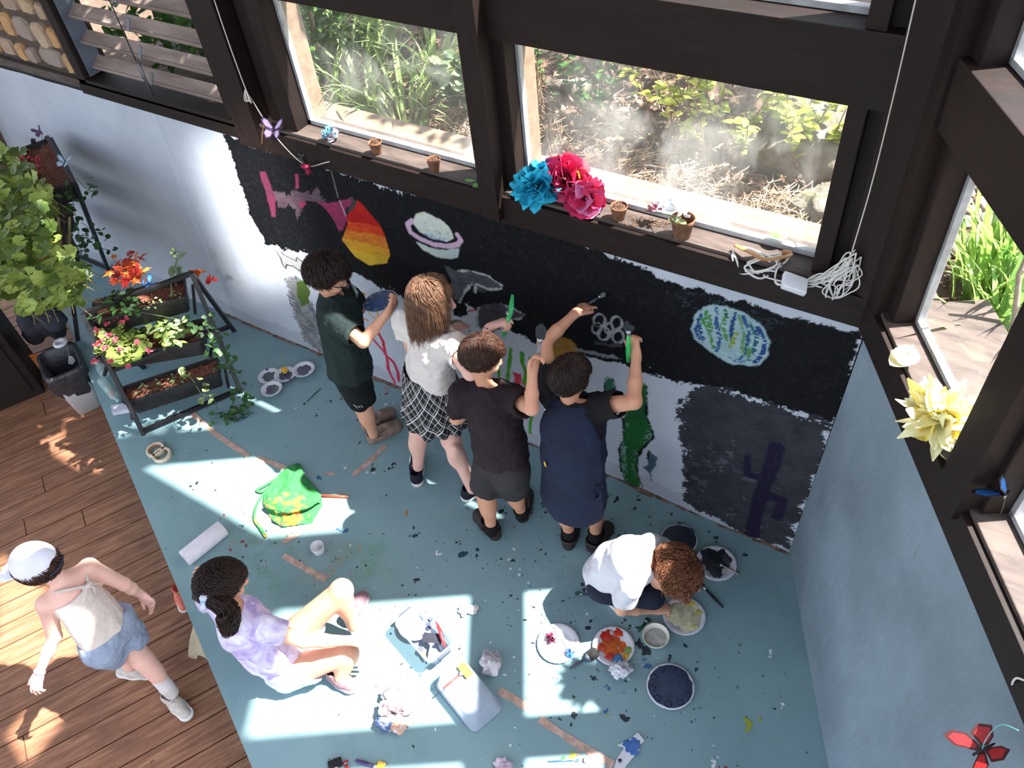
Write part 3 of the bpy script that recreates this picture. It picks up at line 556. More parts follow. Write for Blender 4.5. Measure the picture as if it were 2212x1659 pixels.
# louvre window: frame, tilted slats, clips and pull rod
b = BM(); bxr(b, -4.66, -4.585, 2.40, 2.56, 1.5, 2.9); bxr(b, -3.44, -3.36, 2.42, 2.56, 1.5, 2.9); bxr(b, -4.66, -3.36, 2.40, 2.56, 1.49, 1.53)
lf = structure(obj('window_9', b, WOODV, smooth=False))
LV = M('chalky grey louvre', (150, 132, 122), (116, 100, 92), rough=.6, scale=6, stretch=(.5, 3, 3)); MET = M('dull grey metal', (96, 96, 100), rough=.45, metal=.6)
for k in range(8):
    z = 1.60+k*.145; b = BM(); ax = [V(1, 0, 0), unit(V(0, .8, .6)), unit(V(0, -.6, .8))]
    box(b, (-4.01, 2.50, z), (.57, .040, .006), ax, bev=.002); box(b, (-4.01, 2.50, z)-ax[1]*.037, (.57, .006, .011), ax, bev=.002); obj('louvre_slat', b, LV, lf, smooth=False)
    b = BM(); c = V(-4.02, 2.435, z-.01); slab(b, [c+V(-.012, 0, 0), c+V(.012, 0, 0), c+V(.03, .02, .06), c+V(.005, .02, .065)], (0, .004, 0)); obj('slat_clip', b, MET, lf, smooth=False)
b = BM(); bxr(b, -4.575, -4.565, 2.43, 2.54, 1.54, 2.8, bev=.001); obj('side_channel', b, M('blue grey metal channel', (104, 112, 128), rough=.4, metal=.4), lf, smooth=False)
b = BM(); tube(b, [(-4.02, 2.41, 1.72), (-4.02, 2.41, 2.75)], .004, 6); box(b, (-4.015, 2.412, 1.64), (.012, .004, .10)); obj('pull_rod', b, MET, lf)
b = BM(); bxr(b, -4.6, -3.4, 2.40, 2.58, 2.78, 4.4, bev=0); structure(obj('wall_back_over_louvre', b, WOODX, smooth=False))
# rubble stone wall
sb = []; fl = []
b = BM(); rl = b.faces.layers.float.new('rnd'); z = 1.525; row = 0
while z < 3.2:
    h = random.uniform(.10, .17); x = -6.1-random.random()*.2
    while x < -4.7:
        w = random.uniform(.10, .24); x1 = min(x+w, -4.665); 
        if x1-x < .05: break
        hh = h*random.uniform(.8, 1.02); n = 9; cx, cz = (x+x1)/2, z+h/2+random.uniform(-.01, .01); ring = []
        for i in range(n):
            a = 2*math.pi*i/n+random.uniform(-.15, .15); c, s = math.cos(a), math.sin(a); e = .55
            ring.append((cx+(x1-x-.018)/2*math.copysign(abs(c)**e, c)*random.uniform(.88, 1.03), cz+(hh-.016)/2*math.copysign(abs(s)**e, s)*random.uniform(.88, 1.03)))
        rv = random.random(); A = [b.verts.new((p[0], 2.47, p[1])) for p in ring]; yo = random.uniform(0, .02)
        B_ = [b.verts.new((p[0], 2.435-yo, p[1])) for p in ring]; Cc = [b.verts.new((cx+(p[0]-cx)*.86, 2.42-yo+random.uniform(-.005, .005), cz+(p[1]-cz)*.86)) for p in ring]
        for i in range(n):
            j = (i+1) % n
            for qd in ((A[i], A[j], B_[j], B_[i]), (B_[i], B_[j], Cc[j], Cc[i])): b.faces.new(qd)[rl] = rv
        b.faces.new(Cc)[rl] = rv; x = x1
    z += h
bmesh.ops.recalc_face_normals(b, faces=b.faces[:])
structure(obj('wall_left_stone', b, mat_stone(), smooth=False))
b = BM(); bxr(b, -6.4, -4.66, 2.436, 2.62, 1.44, 4.4, bev=0); structure(obj('wall_left_mortar', b, M('grey brown mortar', (112, 98, 88), (92, 80, 72), rough=.95, scale=40, bump=.6)))
b = BM(); bxr(b, -6.25, -5.98, 2.1, 2.42, -.3, 1.5); structure(obj('pillar_left', b, M('weathered brown board', (112, 92, 80), (84, 66, 56), scale=6, stretch=(3, 3, .4)), smooth=False))
# unseen ceiling with two added openings shaped to throw sun patches on the deck
b = BM(); out = [(-8., -1.2), (3.4, -1.2), RW(3.3, .3, 0)[:2], (0, 2.7), (-8., 2.7)]; hA = [(-1.62, 2.12), (-.57, 2.12), (-.56, 2.01), (-.70, 1.85), (-.82, 1.74), (-.84, 1.62), (-1.05, 1.62), (-1.12, 1.78), (-1.4, 1.95)]; hB = [(-.62, 1.64), (-.47, 1.78), (-.38, 1.70), (-.36, 1.45), (-.6, 1.5)]
ov, hv, hw = [[b.verts.new((p[0], p[1], 4.4)) for p in l] for l in (out, hA, hB)]
es = [b.edges.new((l[i], l[(i+1) % len(l)])) for l in (ov, hv, hw) for i in range(len(l))]; r = bmesh.ops.triangle_fill(b, edges=es, use_beauty=True)
r = bmesh.ops.extrude_face_region(b, geom=b.faces[:]); bmesh.ops.translate(b, verts=[v for v in r['geom'] if isinstance(v, bmesh.types.BMVert)], vec=(0, 0, .08)); bmesh.ops.recalc_face_normals(b, faces=b.faces[:])
structure(obj('ceiling', b, M('cream painted boards', (198, 190, 176)), smooth=False))
# ---------------------------------------------------------------- garden seen through the panes
def blade(bm, base, d, L, w, droop=.5, seg=6, mi=0, lift=1.):
    d = unit(V(d[0], d[1], 0)); s = V(-d[1], d[0], 0); prev = None; p = np.array(base, float); a = math.radians(80)*lift
    for j in range(seg+1):
        t = j/seg; ww = w*(1-t)**.6*(.55+.9*min(t*3, 1)*.5); l = bm.verts.new(p-s*ww); m = bm.verts.new(p-V(0, 0, ww*.35)); r = bm.verts.new(p+s*ww)
        if prev:
            for q in ((prev[0], prev[1], m, l), (prev[1], prev[2], r, m)): bm.faces.new(q).material_index = mi
        prev = (l, m, r); p = p+(d*math.cos(a)+V(0, 0, 1)*math.sin(a))*L/seg; a -= droop*(.4+t)*.7
def leaf(bm, p, d, n, L, w, mi=0, fold=.25, curl=.15, pts=4):
    d = unit(d); n = unit(n-d*np.dot(n, d)); s = np.cross(d, n); mid = []; lf = []; rt = []
    for j in range(pts+1):
        t = j/pts; ww = w*math.sin(math.pi*min(1, t*.92+.06))**.8; c = p+d*L*t-n*curl*L*t*t; mid.append(bm.verts.new(c)); lf.append(bm.verts.new(c-s*ww+n*ww*fold)); rt.append(bm.verts.new(c+s*ww+n*ww*fold))
    for j in range(pts):
        for q in ((lf[j], mid[j], mid[j+1], lf[j+1]), (mid[j], rt[j], rt[j+1], mid[j+1])): bm.faces.new(q).material_index = mi
def rock_geo(c, r, seed, sub=3, rough=.22, el=(1, 1, .7)):
    bm = BM(); bmesh.ops.create_icosphere(bm, subdivisions=sub, radius=1.)
    vv = np.array([v.co[:] for v in bm.verts]); n_ = fnoise(vv+seed*5.3, 1.3, 4)*rough
    for v, k_ in zip(bm.verts, n_): q = np.array(v.co)*(1+k_)*r*np.array(el); v.co = Vector(q+np.array(c))
    return bm
SOIL = NT('dry garden soil'); co_s = SOIL.coords(); SOIL.base(SOIL.ramp(SOIL.noise(co_s, 6, 6, .7), [(.3, (66, 50, 42)), (.55, (92, 74, 60)), (.75, (120, 98, 78))])); SOIL.set(Roughness=.95); SOIL.bump(SOIL.noise(co_s, 30, 5), .8, .02)
def gz(x, y):
    o = (V(x, y, 0)-P0).dot(NO) if x > -.3 else 0; b_ = max(y-2.7, o)
    return 1.28+.10*max(0, b_-.1)+.05*float(vnoise(V(x, y, .3), 1.3))
n = 90; xs_ = np.linspace(-7, 3.2, n); ys_ = np.linspace(-2.5, 9, n); vs = []; 
for x in xs_:
    for y in ys_: vs.append((x, y, gz(x, y)))
fc = []
for i in range(n-1):
    for j in range(n-1):
        cx, cy = (xs_[i]+xs_[i+1])/2, (ys_[j]+ys_[j+1])/2; o = (V(cx, cy, 0)-P0).dot(NO)
        if cy > 2.66 or (o > .24 and cx > -.1): fc.append((i*n+j, (i+1)*n+j, (i+1)*n+j+1, i*n+j+1))
structure(from_np('ground_garden', vs, fc, SOIL.m))
LIT = [M('dry leaf %d' % i, c, c2, rough=.8, scale=30, bump=0) for i, (c, c2) in enumerate((((118, 88, 64), (88, 62, 46)), ((160, 132, 104), (128, 102, 78)), ((76, 56, 44), (56, 42, 34)), ((182, 158, 130), (148, 122, 96))))]
R = random.Random(11); bm = BM()
for _ in range(6500):
    if R.random() < .9: x, y = R.uniform(-4.0, -.2), 2.72+abs(R.gauss(0, 1.1))
    else: x, y = R.uniform(-.2, 1.6), R.uniform(1.2, 6.)
    if y < 2.72 and (V(x, y, 0)-P0).dot(NO) < .34: continue
    d = V(R.uniform(-1, 1), R.uniform(-1, 1), R.uniform(-.3, .4)); leaf(bm, V(x, y, gz(x, y)+R.uniform(.0, .04)), d, V(R.uniform(-.5, .5), R.uniform(-.5, .5), 1), R.uniform(.025, .07), R.uniform(.007, .018), R.choice([0, 0, 1, 1, 2, 3]), fold=R.uniform(0, .7), curl=R.uniform(-.3, .5), pts=2)
for _ in range(2600):
    x, y = R.choice([(R.uniform(-3.3, -1.6), 2.74+abs(R.gauss(0, .35))), (R.uniform(-.9, 1.2), R.uniform(3.8, 6.5)), (R.uniform(-1.6, -.5), R.uniform(2.75, 3.2))]); a = R.uniform(0, 6.28); L_ = R.uniform(.06, .22)
    p = V(x, y, gz(x, y)+R.uniform(.01, .06)); tube(bm, [p, p+V(math.cos(a)*L_*.5, math.sin(a)*L_*.5, R.uniform(.0, .03)), p+V(math.cos(a+.3)*L_, math.sin(a+.3)*L_, 0)], .0022, 3, mi=R.choice([1, 3, 3]), cap=False)
tag(obj('leaf_litter', bm, LIT, smooth=False), 'dry brown leaf litter and straw over the garden soil', 'leaf litter', kind='stuff')
# grass clumps behind the first window
GP = leafmat('pale broad grass', (120, 150, 84), (168, 186, 122)); GD = leafmat('deep green leaf', (40, 78, 28), (84, 124, 44)); GY = leafmat('yellow green leaf', (140, 160, 40), (196, 200, 84)); GI = leafmat('iris blade green', (104, 150, 62), (176, 204, 116)); GS = leafmat('grey green leaf', (92, 116, 84), (140, 156, 116))
def clump(name, c, n_, L, w, mat, label, cat='grass', group=None, spread=.12, droop=.5, seed=0, lift=1., lean=None):
    R = random.Random(seed); bm = BM()
    for i in range(n_):
        a = R.uniform(0, 6.28); r = spread*math.sqrt(R.random()); d = V(math.cos(a), math.sin(a), 0)+(lean if lean is not None else 0)
        blade(bm, (c[0]+r*math.cos(a), c[1]+r*math.sin(a), c[2]-.02), d, L*R.uniform(.55, 1.15), w*R.uniform(.6, 1.3), droop*R.uniform(.5, 1.3), 7, 0, lift*R.uniform(.8, 1.1))
    return tag(obj(name, bm, mat), label, cat, group)
def gq(u, v, h=.3):
    p = at(u, v, 1.35+h); return V(p[0], p[1], gz(p[0], p[1]))
def gp(u, v, z=None):
    p = at(u, v, 1.35)
    for _ in range(4): p = at(u, v, gz(p[0], p[1])+(z or 0))
    return p
for i, (u, v, n_, L, w, lb) in enumerate(((700, 190, 34, .5, .014, 'pale tall grass clump nearest the left window edge'), (780, 160, 40, .55, .013, 'dense pale grass clump in the middle of the left pane'), (860, 190, 36, .5, .012, 'arching grass clump right of the middle of the left pane'), (700, 80, 34, .6, .015, 'tall grass clump at the top left of the left pane'), (930, 110, 30, .5, .012, 'thin grass clump near the top right of the left pane'), (800, 60, 34, .6, .013, 'grass clump farthest back behind the left pane'))):
    clump('grass_clump', gq(u, v, .18), int(n_*1.5), L, w, GP, lb, seed=i+3, droop=.45, group='grass clumps behind the left pane')
clump('grass_clump', gq(640, 60, .2), 46, .6, .03, GD, 'dark green broad-leaved clump at the left edge of the left pane', seed=40, group='grass clumps behind the left pane')
for i, (u, v, a, L_) in enumerate(((690, 240, 2.4, .45), (870, 170, -.6, .6), (1000, 90, -.9, .5), (940, 270, -1.2, .4), (760, 250, -.7, .35))):
    bm = BM(); blade(bm, gp(u, v), V(math.cos(a), math.sin(a), 0), L_, .03, .75, 8, 0, .7)
    tag(obj('broad_leaf', bm, GP), ('broad pale leaf at the lower left of the left pane', 'long pale leaf arching in the middle of the left pane', 'pale leaf arching at the upper right of the left pane', 'sunlit pale leaf pointing down at the lower right of the left pane', 'short pale leaf near the bottom middle of the left pane')[i], 'leaf', 'broad leaves behind the left pane')
def herb(name, c, n_, h, mat, label, seed, ll=.05, lw=.018, group=None, cat='plant', spread=.2, stem=(90, 84, 60), thick=.0035, perstem=14, dirn=None):
    R = random.Random(seed); root = empty(name, c, label, cat, group); bs_, bl = BM(), BM()
    for i in range(n_):
        a = R.uniform(0, 6.28); tilt = R.uniform(.1, .7); d = unit(V(math.cos(a)*tilt, math.sin(a)*tilt, 1)+(dirn if dirn is not None else 0)); p = np.array(c)+V(math.cos(a), math.sin(a), 0)*R.uniform(0, spread*.3); pts = [p]
        for j in range(5): d = unit(d+V(R.uniform(-.2, .2), R.uniform(-.2, .2), .02)); p = p+d*h*R.uniform(.7, 1.1)/5; pts.append(p)
        tube(bs_, pts, [thick*(1-.15*j) for j in range(6)], 5)
        for q in range(perstem):
            t = R.uniform(.25, 1.)*4.99; j = int(t); pp = pts[j]+(pts[j+1]-pts[j])*(t-j); aa = R.uniform(0, 6.28); leaf(bl, pp, V(math.cos(aa), math.sin(aa), R.uniform(-.2, .7)), V(R.uniform(-.4, .4), R.uniform(-.4, .4), 1), ll*R.uniform(.6, 1.2), lw*R.uniform(.7, 1.2))
    obj('stem', bs_, M('woody stem %d' % stem[0], stem, bump=0), root); obj('leaves', bl, mat, root, smooth=False); return root
herb('leafy_weed', gq(1010, 180, .15), 9, .35, GS, 'grey green heart-leaved weed at the right edge of the left pane', 5, .085, .03)
herb('leafy_weed', gp(1150, 215), 4, .25, GD, 'small green weed at the left edge of the middle pane', 6, .05, .016)
herb('leafy_weed', gp(610, 20), 9, .45, GD, 'dark leafy weed in the top left corner of the left pane', 66, .10, .04)
herb('shrub', gq(1560, 190, .3), 13, .55, GY, 'twiggy shrub with bright yellow green leaves above the boulder', 7, .06, .02, cat='shrub', perstem=14, thick=.006, stem=(120, 96, 78), spread=.5)
herb('shrub', gq(1440, 170, .25), 9, .5, GY, 'sparse twiggy shrub left of the bright one in the middle pane', 8, .06, .018, cat='shrub', perstem=9, thick=.005, stem=(120, 96, 78), spread=.5)
herb('shrub', gq(1765, 225, .3), 15, .5, GY, 'yellow green shrub at the right end of the middle pane', 9, .065, .022, cat='shrub', perstem=15, thick=.005, stem=(120, 96, 78), spread=.5)
herb('shrub', gq(1850, 10, .2), 14, .4, GY, 'low yellow green shrub seen through the upper pane', 12, .07, .024, cat='shrub', perstem=12)
herb('shrub', gq(1270, 130, .3), 12, .5, GD, 'dark shaded shrub at the top left of the middle pane', 13, .05, .018, cat='shrub', perstem=12, spread=.5)
RKM = NT('lichened rock'); c_ = RKM.coords(); cr_ = RKM.ramp(RKM.noise(c_, 5, 6, .7), [(.3, (84, 78, 70)), (.6, (130, 122, 108))]); cr_ = RKM.mix(RKM.step(RKM.noise(c_, 9, 4), .58, .66), cr_, (90, 92, 56)); RKM.base(cr_); RKM.set(Roughness=.95); RKM.bump(RKM.noise(c_, 16, 6, .7), .9, .03)
for (u, v, r, el, sd, lb) in ((1745, 330, .25, (1.1, .9, .7), 1, 'large pale lichened boulder below the shrubs in the middle pane'), (1800, 470, .17, (1.1, .9, .6), 2, 'smaller rough rock in front of the large boulder'), (1620, 505, .11, (1.3, .8, .5), 3, 'broken stone beside the outer ledge'), (1240, 205, .13, (1.3, .7, .5), 4, 'small flat stone at the left of the middle pane')):
    p = gp(u, v); o = obj('rock', rock_geo(p+V(0, 0, r*.15), r, sd, 4, .28, el), RKM.m); tag(o, lb, 'rock')
bm = BM(); a_, b_, c__ = gp(900, 165), gp(1000, 130), gp(1030, 120); tube(bm, [a_+V(0, 0, .05), (a_+b_)/2+V(0, 0, .05), b_+V(0, 0, .05)], [.035, .04, .034], 10); tag(obj('log', bm, M('split dry wood', (196, 160, 110), (150, 116, 80), scale=10, stretch=(3, 3, 3))), 'short split log lying in the straw behind the left pane', 'log')
bm = BM(); tube(bm, [p+V(0, 0, .03) for p in spline([gp(930, 150), gp(1000, 118), gp(1032, 105)], 5)], .018, 8); 
tag(obj('garden_hose', bm, M('grey hose', (150, 148, 150), rough=.6, bump=0)), 'grey hose lying across the dry garden litter', 'hose')
bm = BM(); tube(bm, [p+V(0, 0, .03) for p in spline([gp(1030, 270), gp(1035, 300), gp(1050, 325), gp(1075, 335)], 5)], .018, 8); tag(obj('garden_hose', bm, MATS['grey hose']), 'short curved end of grey hose beside the outer ledge of the left pane', 'hose')
for (u, v, r, h_) in ((1155, 250, .05, .3), (965, 300, .06, .16), (1190, 330, .04, .16)):
    bm = BM(); R = random.Random(u); p = gp(u, v)
    for i in range(60): a = R.uniform(0, 6.28); q = p+V(math.cos(a), math.sin(a), 0)*r*R.random(); tube(bm, [q, q+V(R.uniform(-.04, .04), R.uniform(-.04, .04), h_*R.uniform(.4, 1)), q+V(R.uniform(-.1, .1), R.uniform(-.1, .1), h_*R.uniform(.2, 1.1))], .0022, 3, cap=False)
    tag(obj('dry_straw_tuft', bm, LIT[1]), {1155: 'tall dry straw tuft at the left edge of the middle pane', 965: 'straw tuft by the outer ledge of the left pane', 1190: 'low straw tuft in front of the tall one in the middle pane'}[u], 'dry grass')
# river pebbles and iris clump behind the right pane
PB = [M('river pebble %d' % i, c, tuple(x*.82 for x in c), rough=.8, scale=14, bump=.1) for i, c in enumerate(((150, 140, 130), (172, 162, 148), (128, 122, 118), (188, 176, 160)))]
protos = []; R = random.Random(4); cnt = 0; spots = []
for _ in range(4000):
    if cnt >= 150: break
    u, v = R.uniform(1965, 2215), R.uniform(300, 560)
    p = gp(u, v); r = R.uniform(.028, .055)
    if (p-P0).dot(NO) < .42 or any(np.linalg.norm(p-q) < (r+s)*.82 for q, s in spots): continue
    spots.append((p, r))
    if len(protos) < 6: me_o = obj('pebble', rock_geo((0, 0, 0), 1., cnt+9, 2, .16, (1.15, .9, .62)), PB[cnt % 4]); protos.append(me_o); o = me_o
    else: o = protos[cnt % 6].copy(); COL.objects.link(o)
    o.location = Vector(p+V(0, 0, r*.35)); o.scale = (r, r, r); o.rotation_euler = (R.uniform(-.3, .3), R.uniform(-.3, .3), R.uniform(0, 6.28)); tag(o, 'rounded grey river pebble in the bed behind the right-hand pane', 'pebble', 'river pebbles behind the right pane'); cnt += 1
for i, (u, v, n_, L) in enumerate(((2085, 640, 60, .55), (2140, 700, 55, .5), (2180, 620, 50, .6), (2120, 790, 36, .4), (2215, 740, 40, .5))):
    clump('iris_clump', gp(u, v)+NO*.08, int(n_*1.5), L*1.1, .014, GI, ('tall strappy green iris clump nearest the corner post', 'iris clump in the middle of the right pane', 'iris clump farthest right against the pebbles', 'low iris clump beside the outer ledge', 'iris clump behind the right-hand post')[i], 'plant', 'iris clumps behind the right pane', .13, .24, i+20, 1., NO*.55)
bm = BM(); R = random.Random(2); bs0 = gp(2165, 850); tube(bm, [bs0, bs0+V(-.04, .05, .2), bs0+V(-.1, .1, .42), bs0+V(-.1, .12, .52)], [.013, .011, .009, .006], 7); tube(bm, [bs0+V(.06, .04, 0), bs0+V(.05, .07, .2), bs0+V(.04, .09, .42)], [.009, .008, .005], 7)
tag(obj('dry_branch', bm, M('grey bark', (150, 136, 120), (120, 106, 92), scale=30)), 'grey dead branch standing among the iris leaves', 'branch')
for i, (x, y, r, z) in enumerate(((-1.35, 4.4, 1.05, 3.1), (-2.3, 5.0, .8, 3.3))):
    bm = BM(); bt = BM(); R = random.Random(70+i); p0 = V(x+1.4, y+2.2, gz(x, y)); tube(bt, spline([p0, p0+V(-.5, -.9, 1.), V(x, y, z)], 4), .06, 8)
    for _ in range(1300):
        q = V(R.gauss(0, 1), R.gauss(0, 1), R.gauss(0, .45)); q = q/max(1, np.linalg.norm(q))*r; leaf(bm, V(x, y, z)+q, V(R.uniform(-1, 1), R.uniform(-1, 1), R.uniform(-.5, .2)), V(R.uniform(-.5, .5), R.uniform(-.5, .5), 1), .11, .035, pts=2)
    e = empty('garden_tree', p0, ('small leafy tree shading the garden behind the middle pane', 'small leafy tree shading the garden behind the left pane')[i], 'tree'); obj('trunk', bt, M('grey bark', (150, 136, 120)), e); obj('foliage', bm, GD, e, smooth=False)

# dark hedge close behind the louvre window
bm = BM(); R = random.Random(5)
for _ in range(5200):
    p = V(R.uniform(-4.9, -3.25), R.uniform(2.80, 3.5), R.uniform(1.45, 2.9)) if R.random() < .5 else V(R.uniform(-4.3, -2.55), R.uniform(2.85, 3.8), R.uniform(2.6, 3.7)); leaf(bm, p, V(R.uniform(-1, 1), R.uniform(-1, 1), R.uniform(-.6, .3)), V(R.uniform(-.6, .6), -.5, 1), R.uniform(.07, .12), R.uniform(.02, .035), pts=2)
bs_ = BM()
for i in range(9): x = -4.8+i*.17; tube(bs_, [(x, 3.1, 1.2), (x+.05, 3.15, 2.2), (x-.04, 3.1, 3.4)], .014, 6)
e = empty('hedge', (-4.1, 3.1, 1.2), 'dark green hedge growing close behind the louvre window', 'hedge'); obj('foliage', bm, GD, e, smooth=False); obj('stem', bs_, M('grey bark', (150, 136, 120)), e)

bm = BM(); R = random.Random(15); bs_ = BM(); tube(bs_, spline([(-3.1, 2.75, 1.3), (-3.02, 2.72, 2.6), (-2.9, 2.72, 3.7), (-2.3, 2.72, 3.85), (-1.7, 2.7, 3.8)], 5), .012, 6)  # vine added out of view to dapple the sun through the upper panes
for _ in range(620): p = V(R.uniform(-3.2, -1.3), R.uniform(2.66, 2.8), 3.98-abs(R.gauss(0, .22))); leaf(bm, p, V(R.uniform(-1, 1), R.uniform(-.5, .5), R.uniform(-1, .3)), V(R.uniform(-.6, .6), -.8, .7), R.uniform(.05, .09), R.uniform(.018, .03), pts=2)
e = empty('dapple_vine', (-3.1, 2.75, 1.3), 'leafy vine climbing outside beside the louvre window up to the eaves', 'vine'); obj('foliage', bm, GD, e, smooth=False); obj('stem', bs_, M('grey bark', (150, 136, 120)), e)
# ---------------------------------------------------------------- people
def J(par, uv, L, near=True):
    d = unit(ray(*uv)); o = CAM_P-par; b = o@d; D = b*b-(o@o-L*L)
    t = -b if D < 0 else (-b-math.sqrt(D) if near else -b+math.sqrt(D)); return CAM_P+t*d
def skin(name, a, b): return M(name, a, b, rough=.55, scale=9, bump=.08, bscale=160, bdist=.0008, sub=.12, lo=.3, hi=.7)
def fabric(name, a, b=None, scale=7, bump=.35, rough=.85, bscale=None, **k): return M(name, a, b or tuple(x*.8 for x in a), rough=rough, scale=scale, bump=bump, bscale=bscale or 260, bdist=.0012, lo=.3, hi=.7, spec=.25, **k)
def hand_prims(w, d, n, side, s=1., curl=(.35, .4, .5, .6), thumb=.6, tcurl=.3, spread=.09):
    """w wrist, d toward the fingers, n out of the back of the hand, side = thumb side"""
    d = unit(d); n = unit(n-d*np.dot(n, d)); side = unit(side-d*np.dot(side, d)-n*np.dot(side, n)); P = []
    P += [C(w-d*.01*s, w+d*.02*s, .020*s, .023*s, k=.012, q=.7, ax=n), C(w+d*.02*s, w+d*.052*s, .026*s, .029*s, k=.008, q=.42, ax=n)]
    for i, (o, L) in enumerate(((.0225, .048), (.0075, .055), (-.0075, .052), (-.0215, .041))):
        b = w+d*(.062-.003*abs(i-1))*s+side*o*s; dd = unit(d+side*spread*(1.5-i)); r = .0072*s; a = 0.; p = b-dd*.012*s
        P.append(C(p, b, r*1.05, r, k=.004)); p = b
        for j, fr in enumerate((.45, .31, .24)):
            a += curl[i]*(1., 1.15, .8)[j]; e = p+(dd*math.cos(a)-n*math.sin(a))*L*fr*s; P.append(C(p, e, r, r*.93, k=.0022)); p = e; r *= .93
    b = w+d*.018*s+side*.022*s; dd = unit(d*math.cos(thumb)+side*math.sin(thumb)-n*.25); e = b+dd*.027*s; P.append(C(b-dd*.008*s, e, .0105*s, .0085*s, k=.007))
    d2 = unit(dd*math.cos(tcurl)+(d-n*.4)*math.sin(tcurl)); P.append(C(e, e+d2*.024*s, .0085*s, .007*s, k=.003)); return P
def head_frame(f, up=(0, 0, 1)):
    f = unit(f); s = unit(np.cross(f, np.array(up, float))); return s, f, np.cross(s, f)      # right, forward, up
def head_prims(c, f, up=(0, 0, 1), s=1.):
    S_, F_, U_ = head_frame(f, up); q = lambda x, y, z: c+(S_*x+F_*y+U_*z)*s; A = [S_, F_, U_]
    P = [E(q(0, -.008, .022), V(.070, .086, .078)*s, A), E(q(0, .022, -.030), V(.054, .058, .066)*s, A, k=.03), E(q(0, .052, -.070), V(.026, .022, .018)*s, A, k=.02),
         C(q(0, .078, .012), q(0, .100, -.022), .0085*s, .012*s, k=.010), E(q(.011, .093, -.026), V(.007, .007, .006)*s, A, k=.006), E(q(-.011, .093, -.026), V(.007, .007, .006)*s, A, k=.006),
         E(q(0, .081, -.047), V(.020, .010, .0045)*s, A, k=.004), E(q(0, .079, -.056), V(.017, .010, .0055)*s, A, k=.004),
         E(q(.032, .060, -.028), V(.022, .02, .02)*s, A, k=.015), E(q(-.032, .060, -.028), V(.022, .02, .02)*s, A, k=.015),
         ('-', E(q(.028, .088, .008), V(.015, .012, .011)*s, A, k=.008)), ('-', E(q(-.028, .088, .008), V(.015, .012, .011)*s, A, k=.008))]
    for sg in (-1, 1):
        Ae = [S_, unit(F_*.9+S_*sg*-.45), U_]; Ae[0] = unit(np.cross(Ae[1], U_)); P.append(E(q(.072*sg, -.004, -.004), V(.006, .017, .027)*s, Ae, k=.006)); P.append(('-', E(q(.079*sg, .0, -.002), V(.004, .009, .016)*s, Ae, k=.003)))
    return P
def strands(bm, pts, r, mi=0):
    tube(bm, pts, [r, r*1.1, r*.9, r*.55, r*.12][:len(pts)] if len(pts) <= 5 else list(np.interp(np.linspace(0, 1, len(pts)), [0, .5, .85, 1], [r, r*1.05, r*.7, r*.1])), 4, mi, cap=False)
def strand_geo(SS):
    VV, FF, off = [], [], 0; by = {}
    for pts, r in SS: by.setdefault(len(pts), []).append((pts, r))
    for n, L in by.items():
        P = np.array([p for p, _ in L]); r = np.array([q for _, q in L])[:, None]*np.interp(np.linspace(0, 1, n), [0, .5, .85, 1], [1, 1.05, .7, .1])[None]
        d = np.gradient(P, axis=1); d /= np.linalg.norm(d, axis=2, keepdims=True)+1e-9; ref = np.array([.31, .52, .79]); s = np.cross(d, ref); s /= np.linalg.norm(s, axis=2, keepdims=True)+1e-9; w = np.cross(d, s)
        R_ = np.stack([P+(s*math.cos(a)+w*math.sin(a))*r[..., None] for a in (0, 2.094, 4.189)], 2); m = len(L); VV.append(R_.reshape(-1, 3)); b = (np.arange(m)[:, None, None]*n*3+np.arange(n-1)[None, :, None]*3+np.arange(3)[None, None]+off)
        k = np.array([1, 1, -2])[None, None]; FF.append(np.stack([b, b+k, b+k+3, b+3], -1).reshape(-1, 4)); off += m*n*3
    return (np.concatenate(VV), np.concatenate(FF)) if VV else (np.zeros((0, 3)), np.zeros((0, 4), int))
